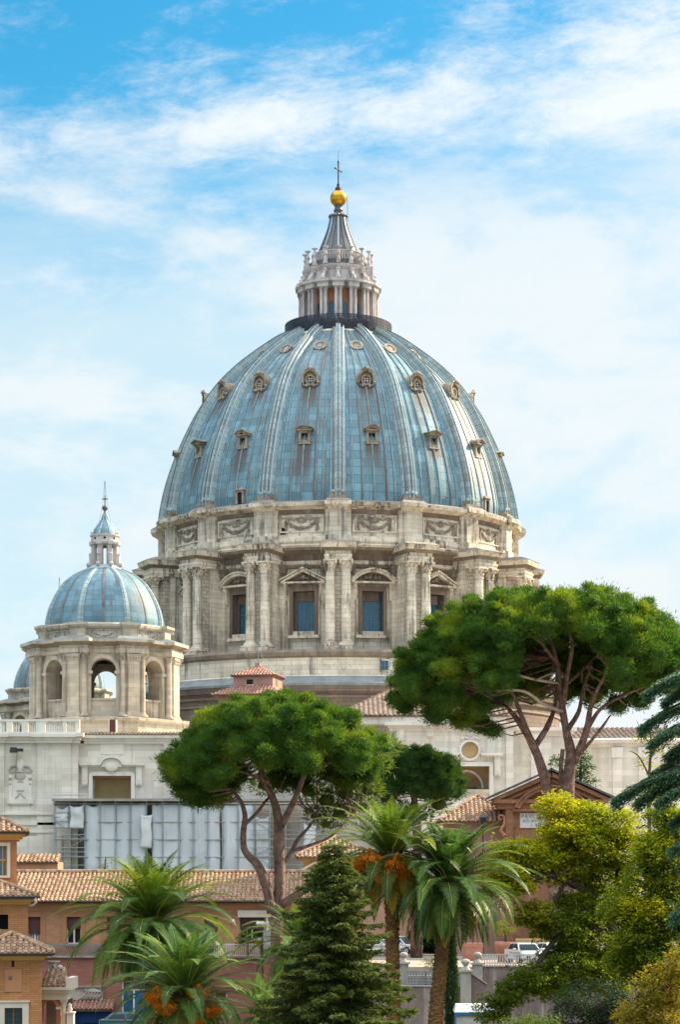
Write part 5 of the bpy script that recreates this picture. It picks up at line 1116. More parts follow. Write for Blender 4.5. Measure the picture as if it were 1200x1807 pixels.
def pier(px, top, pz, Y, label):
    x_ = X(px, Y); t_ = thing('ball_finial_pier', label, 'pier', (x_, Y, HB), group='stone piers with ball finials'); h = Z(pz, Y)-HB; s = Y/F
    mb = MB(); mb.mat('coping').box(-.32, .32, -.3, .3, 0, h).box(-.42, .42, -.4, .4, h, h+.12); mb.build('shaft', t_)
    mb = MB(); mb.mat('coping'); mb.smooth = True; H_ = Z(top, Y)-HB-h-.12
    mb.lathe([(.3, h+.12), (.26, h+.12+H_*.2), (.12, h+.12+H_*.32), (.15, h+.12+H_*.42), (.22, h+.12+H_*.52), (.3, h+.12+H_*.72), (.24, h+.12+H_*.9), (.08, h+.12+H_), (0, h+.12+H_)], 14); mb.build('finial', t_)
pier(712, 1680, 1701, 146, 'tall ball topped pier beside the leaning palm trunk left of the lattice fence')
pier(822, 1692, 1715, 140.5, 'lower ball topped pier at the right end of the lattice fence')
pier(843, 1680, 1702, 147.5, 'ball topped pier at the left end of the white railing')
fe = thing('lattice_fence', 'blue grey lattice fence of square openings standing on the low wall', 'fence', (X(765, 141.3), 141.3, Z(1740, 141.3))); Y = 141.3; zb = Z(1740, Y); xb = X(765, Y)
for a, b in ((714, 751), (752, 768), (800, 817)):
    mb = MB(); mb.mat('grey_metal'); p = a
    while p <= b: mb.box(x(p)-xb-.045, x(p)-xb+.045, -.03, .03, 0, z(1713.5)-zb); p += 5.2
    q = 1714
    while q < 1741: mb.box(x(a)-xb, x(b)-xb, -.045, .015, z(q)-zb-.04, z(q)-zb+.04); q += 5.3
    mb.build('panel', fe)
mb = MB(); Y = 148.3; ra = thing('white_railing', 'white painted metal railing along the top of the retaining wall', 'railing', (x(920), Y, z(1703.5))); zb = z(1703.5); xb = x(920)
mb.mat('pale_paint').box(x(850)-xb, x(1110)-xb, -.04, .04, z(1685)-zb, z(1683.5)-zb).box(x(850)-xb, x(1110)-xb, -.04, .04, .08, .13); p = 850
while p < 1110: mb.box(x(p)-xb, x(p)-xb+.07, -.03, .03, 0, z(1684)-zb); p += 4.6
mb.build('bars', ra)
# ------------------------------------------------------------------ walls behind the palms, pots
M('peach_wall', (.52, .33, .24), (.42, .26, .19), .4, streak=.5, streakc=(.3, .21, .17), patch=.3, patchc=(.56, .43, .34))
cw = thing('courtyard_wall', 'peach rendered courtyard wall with dark openings behind the palms', 'wall', (X(830, 216), 216, TZ(216))); Y = 216; b_ = TZ(216)
mb = MB(); wall(mb, X(640, Y), X(880, Y), Y, b_, Z(1560, Y), [(X(792, Y), X(808, Y), b_, Z(1650, Y)), (X(822, Y), X(835, Y), Z(1650, Y), Z(1600, Y))], .6, 'peach_wall'); mb.mat('dark_hole').box(X(780, Y), X(840, Y), Y+1.2, Y+1.3, b_, Z(1580, Y)); mb.mat('coping').box(X(640, Y), X(880, Y), Y-.15, Y+.7, Z(1560, Y), Z(1556, Y)); mb.build('wall', cw, (-X(830, Y), -Y, -b_))
cw2 = thing('parapet_wall', 'low yellowish parapet wall behind the parked silver cars', 'wall', (X(1000, 168), 168, TZ(168))); Y = 168; b_ = TZ(168)
mb = MB(); mb.mat('warm_stone').box(X(912, Y), X(1180, Y), Y, Y+.6, b_, Z(1660, Y)); mb.mat('niche').box(X(911, Y), X(1181, Y), Y-.1, Y+.7, Z(1660, Y), Z(1657, Y)); mb.build('wall', cw2, (-X(1000, Y), -Y, -b_))
def pot(px, base, top, wpx, Y, label, square=False, plant=True):
    x_ = X(px, Y); b_ = TZ(Y) if base is None else Z(base, Y); h = Z(top, Y)-b_; w_ = wpx/2*Y/F; t_ = thing('planter', label, 'planter', (x_, Y, b_))
    mb = MB(); mb.mat('terracotta')
    if square: mb.frus(-w_*.9, w_*.9, -w_*.5, w_*.5, 0, -w_*.95, w_*.95, -w_*.55, w_*.55, h*.78).box(-w_, w_, -w_*.6, w_*.6, h*.78, h*.86).box(-w_*.96, w_*.96, -w_*.56, w_*.56, h*.86, h)
    else: mb.smooth = True; mb.lathe([(0, 0), (w_*.72, 0), (w_*.92, h*.75), (w_, h*.78), (w_, h), (w_*.85, h), (w_*.8, h*.9), (0, h*.9)], 20)
    mb.build('pot', t_); return t_, h, w_
pots = [pot(834, None, 1664, 38, 172, 'wide rectangular terracotta planter under the right hand palm', True), pot(892, None, 1662, 38, 166, 'large round terracotta pot holding a small bare tree beside the white car'),
        pot(790, 1742, 1728, 14, 143, 'small clay flowerpot on the ledge behind the palm trunk')]
kiosk = thing('market_stall', 'white roofed stall with bright blue frame at the foot of the wall', 'stall', (X(835, 122), 122, HB)); Y = 122; x = lambda p: X(p, Y)-X(835, Y); z = lambda p: Z(p, Y)-HB
mb = MB(); mb.mat('net').frus(x(802), x(880), -.2, 1.6, z(1786), x(806), x(864), .3, 1.5, z(1773)); mb.build('roof', kiosk)
mb = MB(); mb.mat('blue_paint').box(x(802), x(880), -.25, -.15, z(1792), z(1786)); [mb.box(x(p), x(p+3), -.22, -.14, 0, z(1792)) for p in (802, 850, 877)]; mb.box(x(805), x(878), -.22, -.16, z(1812), z(1808)); mb.build('frame', kiosk)
mb = MB(); mb.mat('pale_paint').box(x(806), x(849), -.16, 1.4, 0, z(1793)); mb.build('panel', kiosk)
# ------------------------------------------------------------------ cars
M('car_glass', (.03, .05, .06), rough=.08, spec=.8); M('tyre', (.02, .02, .022), rough=.9); M('rim', (.45, .46, .48), rough=.35, metal=.6)
M('headlight', (.7, .72, .74), rough=.15, spec=.8); M('car_trim', (.03, .03, .033), rough=.5); M('number_plate', (.7, .7, .7))
def carmat(name, c):
    m, t, b = newmat(name); t.put(b.inputs['Base Color'], c); b.inputs['Roughness'].default_value = .3; b.inputs['Coat Weight'].default_value = .6; b.inputs['Metallic'].default_value = .2; MATS[name] = m
carmat('white_car', (.72, .73, .74)); carmat('silver_car', (.50, .54, .56)); carmat('teal_car', (.07, .20, .23)); carmat('dark_car', (.05, .055, .07))
def car(label, loc, rz, paint, suv=False, group=None):
    t_ = thing('parked_car', label, 'car', loc, rz, group); h = 1.66 if suv else 1.47; L = 2.2; g = .35 if suv else .26
    # side outline (y forward is -Y), lofted across the width with tumblehome
    low = [(-L, g+.12), (-L-.02, .62), (-L+.12, .78), (-1.15, .95), (1.9, .98), (L-.02, .92), (L, .5), (L-.05, g+.05)]
    mb = MB(); mb.mat(paint); mb.smooth = True; cols = []
    for xx, s in ((-.86, .90), (-.89, 1), (-.6, 1.0), (0, 1.015), (.6, 1.0), (.89, 1), (.86, .90)):
        k = 1-.035*(abs(xx)/.9)**3
        cols.append(mb.av([(xx, y*k, g+(zz-g)*(s if zz > .7 else 1)) for y, zz in low]))
    n = len(low)
    for a, b in zip(cols, cols[1:]):
        for k in range(n): mb.af((a+k, a+(k+1) % n, b+(k+1) % n, b+k))
    mb.af([cols[0]+k for k in range(n)][::-1]); mb.af([cols[-1]+k for k in range(n)]); mb.smooth = False
    cab = [(-1.2, .93), (-.45, h-.04), (.2, h), (1.2, h-.05), (1.85, .95)]
    i = [mb.av([(sx_*(.80-.17*max(0, (zz-.93)/(h-.93))), y, zz) for y, zz in cab]) for sx_ in (-1, 1)]
    mb.af((i[0]+1, i[0]+2, i[1]+2, i[1]+1)); mb.af((i[0]+2, i[0]+3, i[1]+3, i[1]+2))
    for q in i: mb.af([q+k for k in range(5)])
    mb.af((i[0], i[0]+1, i[1]+1, i[1])); mb.af((i[0]+3, i[0]+4, i[1]+4, i[1]+3))
    mb.build('body', t_)
    mb = MB(); mb.mat('car_glass'); H_ = h-.93
    mb.poly([(-.70, -1.20, .985), (.70, -1.20, .985), (.58, -.52, h-.09), (-.58, -.52, h-.09)]); o = mb.build('windscreen', t_); o.modifiers.new('thickness', 'SOLIDIFY').thickness = .02
    mb = MB(); mb.mat('car_glass').poly([(-.68, 1.80, 1.02), (.68, 1.80, 1.02), (.57, 1.28, h-.12), (-.57, 1.28, h-.12)]); mb.build('rear_window', t_)
    for s in (-1, 1):
        f = lambda y, zz: (s*(.812-.17*(zz-.93)/H_), y, zz)
        mb = MB(); mb.mat('car_glass').poly([f(-1.0, .99), f(.25, .99), f(.25, h-.1), f(-.45, h-.12)]); mb.poly([f(.33, .99), f(1.6, 1.0), f(1.2, h-.14), f(.33, h-.1)]); mb.build('side_window', t_)
        mb = MB(); mb.mat('headlight').ball((s*.66, -L+.06, .70), .2, 10, (1.1, .5, .55)); mb.build('headlight', t_)
        mb = MB(); mb.mat(paint).ball((s*.99, -.85, 1.0), .13, 8, (1, .6, .75)); mb.build('wing_mirror', t_)
        for y in (-1.35, 1.35):
            wr = .35 if suv else .31; mb = MB(); mb.mat('tyre')
            mb.T = Matrix.Translation((s*.80, y, wr)) @ Matrix.Rotation(R(90), 4, 'Y'); mb.lathe([(.0, -.1), (wr, -.1), (wr+.015, 0), (wr, .1), (0, .1)], 18); wh = mb.build('wheel', t_)
            mb = MB(); mb.mat('rim'); mb.T = Matrix.Translation((s*.905, y, wr)) @ Matrix.Rotation(R(90), 4, 'Y'); mb.lathe([(0, -.015), (wr*.62, -.015), (wr*.62, .015), (0, .015)], 14); mb.build('rim', wh)
    mb = MB(); mb.mat('car_trim').box(-.5, .5, -L-.04, -L+.1, .42, .6).box(-.7, .7, -L+.02, -L+.1, .3, .4); mb.build('grille', t_)
    mb = MB(); mb.mat('number_plate').box(-.26, .26, -L-.06, -L, .44, .54); mb.build('number_plate', t_)
    return t_
car('silver hatchback facing the white railing, beside the big round pot', (X(931, 160), 160+2.2, TZ(162)), R(12), 'silver_car', group='cars parked along the terrace')
car('pale car half hidden by leaves, right of the silver hatchback', (X(982, 161), 163.2, TZ(163)), R(14), 'white_car', group='cars parked along the terrace')
car('white sport utility car parked at the far side of the road by the dark hedge', (X(701, 207), 207, TZ(207)), R(62), 'white_car', True, group='cars parked along the terrace')
car('white car in front of the sport utility car, partly behind the palm trunk', (X(664, 200), 200, TZ(200)), R(66), 'white_car', group='cars parked along the terrace')
car('teal car parked under the palm in front of the pink house', (X(228, 165), 165, HB), R(95), 'teal_car')
# ------------------------------------------------------------------ vegetation
leafmat('pine_needle', (.034, .090, .018), (.085, .170, .024), (.19, .25, .02), .45, .75, .5)
leafmat('pine_needle_dark', (.028, .080, .022), (.065, .13, .03), None, .35)
leafmat('pine_light', (.075, .13, .022), (.12, .17, .03), None, .4)
leafmat('palm_leaf', (.085, .165, .022), (.15, .225, .03), (.03, .11, .055), .32, .6, .25, .4, True)
leafmat('palm_leaf_blue', (.055, .15, .045), (.12, .22, .045), (.14, .20, .03), .3, .5, .25, .4, True)
leafmat('palm_dry', (.34, .22, .03), (.42, .31, .05), None, .3)
leafmat('date_orange', (.62, .20, .012), (.50, .13, .01), (.65, .30, .03), .15, .4)
leafmat('fir_needle', (.07, .11, .026), (.15, .19, .045), (.13, .135, .04), .2, .5, .6)
leafmat('cedar_needle', (.055, .13, .08), (.10, .185, .10), (.13, .18, .05), .22, .3, .6)
leafmat('yellow_leaf', (.25, .27, .010), (.40, .36, .014), (.12, .19, .012), .5, .5, .35)
leafmat('green_leaf', (.09, .15, .014), (.18, .21, .018), (.28, .26, .015), .45, .6, .4)
leafmat('gold_leaf', (.27, .20, .015), (.20, .18, .02), (.12, .13, .02), .4, .5, .6)
leafmat('dark_leaf', (.018, .045, .018), (.035, .07, .025), None, .25)
leafmat('grey_leaf', (.10, .14, .085), (.16, .20, .11), None, .35)
M('bark_pine', (.27, .165, .135), (.10, .062, .053), 2.2, streak=.75, streakc=(.07, .05, .045), sscale=3.5, patch=.5, patchc=(.34, .25, .22), bump=1.0, bscale=5)
M('bark_dark', (.05, .038, .03), (.08, .06, .05), 2, bump=.6)
M('bark_palm', (.30, .155, .055), (.17, .09, .04), 2.2, patch=.6, patchc=(.09, .055, .03), bump=1.0, bscale=7)
M('deadwood', (.42, .34, .30), (.3, .24, .22), 2)
NR = np.random.default_rng(11)
def unit(a): return a/np.maximum(np.linalg.norm(a, axis=1, keepdims=True), 1e-6)
def leafquads(Cn, D, Nn, L, W, fold=.15):
    D = unit(D); S = unit(np.cross(D, Nn)); N2 = np.cross(S, D)
    L = np.asarray(L)[:, None]; W = np.asarray(W)[:, None]
    a = Cn; b = Cn+D*L*.45+S*W*.5+N2*W*fold; c = Cn+D*L; e = Cn+D*L*.45-S*W*.5+N2*W*fold
    V = np.stack([a, b, c, e], 1).reshape(-1, 3); Fc = np.arange(len(V)).reshape(-1, 4); return V, Fc
class Leaves:
    def __init__(s): s.V = []; s.t = []
    def add(s, Cn, D, Nn, L, W, fold=.15, tint=None):
        V, _ = leafquads(Cn, D, Nn, L, W, fold); s.V.append(V)
        if tint is not None: s.t.append(np.full(len(V)//4, tint, np.float32))
    def build(s, name, mat, parent=None, loc=None):
        V = np.concatenate(s.V); o = npmesh(name, V, np.arange(len(V)).reshape(-1, 4), mat, parent, loc)
        if s.t: o.data.attributes.new('tint', 'FLOAT', 'FACE').data.foreach_set('value', np.concatenate(s.t))
        return o
import bmesh
_b = bmesh.new(); bmesh.ops.create_icosphere(_b, subdivisions=2, radius=1); ICO_V = np.array([v.co[:] for v in _b.verts]); ICO_F = np.array([[v.index for v in f.verts] for f in _b.faces]); _b.free()
def puff_mesh(puffs, needles, L, W, upb=.5, core=.80):
    """lumps of needles: puffs is a list of (centre, radius, squash); returns leaf quads and the inner mass as quads"""
    lv = Leaves(); cores = []
    for c, r, sq in puffs:
        n = int(needles*r*r); d = unit(NR.normal(size=(n, 3))); d[:, 2] = np.where((d[:, 2] < -.2) & (NR.uniform(size=n) < .4), -d[:, 2], d[:, 2])
        lump = 1+.13*np.sin(d[:, 0]*5+c[0]*3)*np.sin(d[:, 1]*6+c[1]*2)+.1*np.sin(d[:, 2]*8+c[2])
        p = c+d*np.array([r, r, r*sq])*(lump*np.where(NR.uniform(size=n) < .07, NR.uniform(.9, 1.25, n), NR.uniform(.66, .90, n)))[:, None]
        D = d+np.array([0, 0, upb])+NR.normal(scale=.42, size=(n, 3))
        lv.add(p, D, NR.normal(size=(n, 3)), NR.uniform(.7, 1.3, n)*L, NR.uniform(.7, 1.3, n)*W)
        if core:
            j = 1+.16*np.sin(ICO_V[:, 0]*5+c[0]*3)*np.sin(ICO_V[:, 1]*6+c[1]*2)+NR.uniform(-.07, .07, len(ICO_V))
            cores.append(c+ICO_V*np.array([r, r, r*sq])*core*j[:, None])
    return lv, cores
def build_puffs(puffs, needles, L, W, mat, parent, loc, upb=.35, core=.74, name='crown'):
    lv, cores = puff_mesh(puffs, needles, L, W, upb, core)
    V = np.concatenate(lv.V); Fq = np.arange(len(V)).reshape(-1, 4); o = npmesh(name, V, Fq, mat, parent, loc)
    if cores:                                   # twiggy mass inside each lump, joined to the same mesh
        cv = np.concatenate(cores); cf = np.concatenate([ICO_F+i*len(ICO_V) for i in range(len(cores))]); t2 = npmesh('inner', cv, cf, mat)
        bm = bmesh.new(); bm.from_mesh(o.data); bm.from_mesh(t2.data); bm.to_mesh(o.data); bm.free(); bpy.data.objects.remove(t2)
    return o
def limb(mb, pts, rads, Y, base, rng, dy=None, sub=5, mat='bark_pine', n=9):
    p3 = []
    for i, (px, py) in enumerate(pts):
        y = Y+(dy[i] if dy else 0); q = P(px, py, y); p3.append((q.x-base[0], q.y-base[1], q.z-base[2], rads[i]*Y/F))
    sm = rs(p3, sub); mb.mat(mat); mb.smooth = True
    mb.tube([q[:3] for q in sm], [max(.01, q[3])*(1+rng.uniform(-.05, .05)) for q in sm], n, True, .06, rng); mb.smooth = False
    return [Vector(q[:3]) for q in sm]
def twigs(mb, tips, puffs, rng, r0=.07, mat='bark_pine', mx=999):
    for c, r, sq in puffs[:mx]:
        c = Vector(c); a = min(tips, key=lambda q: (q-c).length+max(0, q.z-c.z)*2); mid = a.lerp(c, .5)+Vector((rng.uniform(-.3, .3), rng.uniform(-.3, .3), -.12*(c-a).length))
        mb.mat(mat).tube([a, a.lerp(mid, .6), mid, c], [r0, r0*.85, r0*.7, r0*.35], 5, False)
# ---- umbrella pine in the middle
rg = random.Random(4)
def pine_puffs(Y, base, cx, cz, a, b, cu_, cd, n, rmin, rmax, keep, tilt=0):
    out = []; ga = PI*(3-5**.5)
    for i in range(n):
        z = 1-1.28*(i+.5)/n; rr = math.sqrt(max(0, 1-z*z)); th = ga*i+rg.uniform(-.12, .12)
        d = (rr*math.cos(th), rr*math.sin(th), z); k = rg.uniform(.80, 1.0)
        r = rg.uniform(rmin, rmax)*(1 if z > 0 else .85)
        x, y, zz = cx+d[0]*(a-r*.8)*k, Y+d[1]*(b-r*.8)*k, cz+d[2]*((cu_-r*.7) if z > 0 else cd)*k+tilt*d[0]
        px, py = 600+x*F/y, HZ-zz*F/y
        if not keep(px, py, d) or (z < .25 and rg.random() < .10): continue
        if rg.random() < .55: out.append((np.array((cx+d[0]*a*.95-base[0]+rg.uniform(-.5, .5), Y+d[1]*b*.96-base[1], (cz+d[2]*cu_*.95 if z > 0 else zz)+tilt*d[0]-base[2]+rg.uniform(-.2, .3))), rmin*rg.uniform(.4, .65), .8))
        out.append((np.array((x-base[0], y-base[1], zz-base[2])), r, .92))
    return out
Y = 150.0; base = (X(486, Y), Y, -10.2)
p1 = thing('umbrella_pine', 'umbrella pine with one broad flat crown and forked reddish trunk before the scaffolding', 'tree', base)
mb = MB(); tips = []
for pts, rads, dy in (([(486, 1985), (488, 1640), (493, 1560), (492, 1500), (490, 1440), (478, 1400), (462, 1360), (448, 1330)], [22, 19, 18, 17, 14, 10, 8, 5], [0, 0, 0, 0, 0, .3, .6, 1]),
                      ([(496, 1458), (520, 1410), (538, 1362), (548, 1322)], [11, 9, 7, 4], [0, -.5, -.8, -1]), ([(538, 1365), (575, 1348), (615, 1332)], [6, 4.5, 3], [-.8, -1.5, -2]),
                      ([(474, 1382), (430, 1363), (385, 1358)], [5, 4, 2.5], [.2, -1, -2]), ([(482, 1412), (466, 1385), (455, 1350)], [8, 6, 4], [0, -.5, -1.2]),
                      ([(480, 1610), (470, 1565), (455, 1528), (432, 1502), (429, 1470), (432, 1440), (425, 1415), (408, 1392)], [16, 16, 14, 11, 10, 8, 7, 5], [-.3, -.6, -.8, -1, -1, -1, -.6, -.3]),
                      ([(431, 1456), (455, 1432), (470, 1412), (490, 1395)], [6, 5, 4, 3], [-1, -.4, .4, 1]), ([(497, 1528), (515, 1502), (525, 1482), (543, 1462), (560, 1440)], [7, 6.5, 6, 5, 3], [.4, .9, 1.3, 1.8, 2.4]),
                      ([(513, 1502), (545, 1492), (585, 1475), (620, 1440)], [6, 5, 4, 3], [.9, 1.4, 2, 3]), ([(498, 1596), (520, 1582), (545, 1566), (572, 1544), (600, 1520)], [14, 13, 11, 10, 7], [0, -.2, -.4, -.4, 0])):
    tips += limb(mb, pts, [r_*.57 for r_ in rads], Y, base, rg, dy)[-9:]
def keep1(px, py, d):
    if d[2] < .12 and d[1] < .25 and 440 < px < 640 and py > 1352: return False
    return py < 1438 and not (px > 640 and py > 1345 and d[1] < 0)
puffs = pine_puffs(Y, base, X(489, Y), Z(1362, Y), 7.5, 6.6, 5.15, 1.9, 110, .75, 1.25, keep1, .12)
for px, py, dy, r in ((330, 1395, -1.5, 1.1), (352, 1410, -.5, 1.0), (380, 1405, 1.5, 1.1), (315, 1372, -2, 1.1), (395, 1388, 2.5, 1.2), (305, 1345, -1, 1.1)): q = P(px, py, Y+dy); puffs.append((np.array(q)-np.array(base), r, .75))
twigs(mb, tips, puffs, rg); mb.build('trunk', p1)
build_puffs(puffs, 1900, .26, .042, 'pine_needle', p1, None)
low = []
for px, py, dy, r in ((590, 1372, 3, 1.2), (630, 1360, 4, 1.3), (665, 1350, 4, 1.1), (610, 1400, 4.5, 1.2), (648, 1392, 5, 1.2), (575, 1412, 4, 1.1), (600, 1438, 4.5, 1.0), (558, 1440, 4, .8), (640, 1425, 5, 1.0), (545, 1395, 5, 1.2), (510, 1375, 5, 1.3), (470, 1385, 5.5, 1.2), (680, 1318, 2, 1.1), (575, 1455, 4, .7)): q = P(px, py, Y+dy); low.append((np.array(q)-np.array(base), r, .7))
mb = MB(); twigs(mb, tips, low, rg, .06); mb.build('branch', p1)
build_puffs(low, 330, .38, .075, 'pine_light', p1, None, core=.5, name='sparse_foliage')
# ---- large umbrella pine on the right
Y = 180.0; base = (X(1000, Y), Y, TZ(180)); rg = random.Random(9)
p2 = thing('umbrella_pine', 'large umbrella pine with twin trunks and open branches rising behind the yellow leaved tree', 'tree', base)
mb = MB(); tips = []
for pts, rads, dy in (([(985, 1700), (975, 1480), (966, 1395), (955, 1350), (938, 1308), (915, 1272), (893, 1245)], [17, 16, 14, 13, 11, 8, 5], None), ([(938, 1306), (925, 1275), (912, 1240), (897, 1208)], [8, 7, 5, 3], [0, -.5, -1, -2]),
                      ([(944, 1318), (965, 1285), (978, 1252), (985, 1200), (975, 1160)], [9, 8, 6, 5, 3], [0, .4, 1, 1.5, 2]), ([(1006, 1700), (1005, 1480), (1003, 1385), (1009, 1335), (1000, 1290), (992, 1240), (985, 1180), (973, 1130), (960, 1085)], [22, 19, 18, 15, 11, 9, 7, 5, 3], None),
                      ([(1014, 1345), (1035, 1292), (1042, 1252), (1052, 1222), (1075, 1180)], [12, 9, 7, 5, 3], [0, -.5, -1, -2, -3]), ([(1018, 1338), (1058, 1290), (1078, 1262)], [5, 4, 2], [0, -1, -2]), ([(1034, 1292), (1062, 1250), (1112, 1222), (1160, 1205)], [7, 5, 4, 3], [-.5, -1, -1.5, -2]),
                      ([(1002, 1288), (1022, 1256), (1030, 1215), (1045, 1170)], [8, 6, 4, 3], [0, .6, 1, 1]), ([(988, 1450), (990, 1390), (991, 1350), (994, 1322)], [7, 7, 6, 6], [.4, .4, .3, .2]), ([(994, 1245), (1002, 1190), (1010, 1140), (1000, 1095)], [8, 6, 5, 3], [0, -.8, -1.5, -2]),
                      ([(990, 1215), (1020, 1190), (1060, 1150)], [5, 4, 3], [0, 1, 2]), ([(980, 1165), (950, 1130), (915, 1110)], [4, 3.5, 2], [0, -2, -3])): tips += limb(mb, pts, [r_*.66 for r_ in rads], Y, base, rg, dy)[-9:]
def keep2(px, py, d):
    if 905 < px < 1065 and py > 1112 and d[1] < .55: return False
    if 1065 <= px < 1110 and py > 1215 and d[1] < .3: return False
    if px > 1110 and py > 1225: return False
    return py < 1300-max(0, px-900)*.12
puffs = pine_puffs(Y, base, X(962, Y), Z(1195, Y), 12.3, 9.0, 7.15, 3.4, 190, 1.0, 1.7, keep2, .25)
for px, py, dy, r in ((700, 1235, -1, .9), (715, 1248, 0, .9), (770, 1262, -2, 1.2), (815, 1272, -1, 1.1), (850, 1280, 1, 1.0), (870, 1290, 0, .8), (735, 1215, -3, 1.4), (790, 1235, -4, 1.5), (845, 1250, -3, 1.2), (1130, 1235, 2, 1.1), (1090, 1245, 3, 1.0)): q = P(px, py, Y+dy); puffs.append((np.array(q)-np.array(base), r, .75))
twigs(mb, tips, puffs, rg, .07); mb.build('trunk', p2)
build_puffs(puffs, 1300, .30, .05, 'pine_needle', p2, None)
mb = MB(); limb(mb, [(993, 1255), (960, 1243), (925, 1220), (872, 1218)], [3.2, 3, 2.5, 1.5], Y, base, rg, [-.4, -3, -4, -5], mat='deadwood'); limb(mb, [(985, 1205), (940, 1198), (885, 1183)], [2.8, 2.4, 1.3], Y, base, rg, [-.3, -3, -5], mat='deadwood'); limb(mb, [(945, 1200), (975, 1188)], [1.8, 1.0], Y, base, rg, [-3, -4], mat='deadwood', sub=3); mb.build('dead_branch', p2)
# ---- smaller pine behind
Y = 186.0; base = (X(735, Y), Y, TZ(186)); rg = random.Random(12)
p3 = thing('umbrella_pine', 'smaller rounded dark pine between the two big umbrella pines', 'tree', base); mb = MB()
tp = limb(mb, [(735, 1690), (737, 1500), (733, 1430), (728, 1390)], [12, 9, 7, 4], Y, base, rg)[-6:]
puffs = pine_puffs(Y, base, X(738, Y), Z(1385, Y), 3.9, 3.5, 3.1, 2.6, 60, .75, 1.15, lambda px, py, d: True); twigs(mb, tp, puffs, rg, .05); mb.build('trunk', p3)
build_puffs(puffs, 1700, .27, .045, 'pine_needle_dark', p3, None)
pl = []
for px, py, dy, r in ((790, 1392, 1, 1.0), (775, 1420, .5, 1.1), (745, 1440, 0, 1.0), (715, 1432, 0, 1.0), (800, 1375, 1.5, .8), (760, 1400, -1, .8), (690, 1420, 1, .9)): pl.append((np.array(P(px, py, Y+dy))-np.array(base), r, .75))
build_puffs(pl, 380, .38, .08, 'pine_light', p3, None, core=.55, name='sparse_foliage')
# ---- broad-leaved trees and shrubs
def sprays(ells, Y, base, nclu, nleaf, L, W, rg_, flat=.28, cr=.55, dz=-.15):
    """clusters of leaves on flattened sprays, spread through ellipsoids given as (px, py, rx, ry, dy, depth)"""
    lv = Leaves(); cs = []
    tot = sum(e[2]*e[3] for e in ells)
    for px, py, rx, ry, dy, dep in ells:
        k = max(2, int(nclu*rx*ry/tot)); s = Y/F; c = np.array(P(px, py, Y+dy))-np.array(base)
        d = unit(NR.normal(size=(k, 3)))*(NR.uniform(.25, 1, (k, 1))**.45); d *= np.array([rx*s, dep, ry*s])
        for q in d:
            cc = c+q; cs.append(cc); r = cr*NR.uniform(.6, 1.3); n = int(nleaf*NR.uniform(.7, 1.3))
            tl = NR.normal(scale=.25, size=2); a = NR.uniform(0, 2*PI, n); rr = r*np.sqrt(NR.uniform(0, 1, n))
            p = np.stack([rr*np.cos(a), rr*np.sin(a), NR.normal(scale=flat*r, size=n)+rr*(tl[0]*np.cos(a)+tl[1]*np.sin(a))-.25*rr*rr/r], 1)
            D = np.stack([np.cos(a), np.sin(a), np.full(n, dz)], 1)+NR.normal(scale=.45, size=(n, 3)); Nn = np.array([0, 0, 1])+NR.normal(scale=.45, size=(n, 3))
            lv.add(cc+p, D, Nn, L*NR.uniform(.4, 1.45, n), W*NR.uniform(.5, 1.4, n))
    return lv, cs
def broad_tree(name, label, cat, Y, bpx, bz, limbs, ells, nclu, nleaf, L, W, mat, seed, bark='bark_dark', flat=.28, cr=.55, extra=None, tw=.03, group=None):
    rg_ = random.Random(seed); base = (X(bpx, Y), Y, bz); t_ = thing(name, label, cat, base, group=group); mb = MB(); tips = []
    for pts, rads, dy in limbs: tips += limb(mb, pts, rads, Y, base, rg_, dy, mat=bark, n=7)[2:]
    lv, cs = sprays(ells, Y, base, nclu, nleaf, L, W, rg_, flat, cr)
    if tips: twigs(mb, tips, [(c, 1, 1) for c in cs[::2]], rg_, tw, bark)
    if mb.v: mb.build('trunk' if 'tree' in name or 'conifer' in name else 'stem', t_)
    lv.build('crown' if 'tree' in name or 'conifer' in name else 'foliage', mat, t_)
    if extra:
        lv2, _ = sprays(extra[0], Y, base, extra[1], nleaf, L, W, rg_, flat, cr); lv2.build(extra[3], extra[2], t_)
    return t_
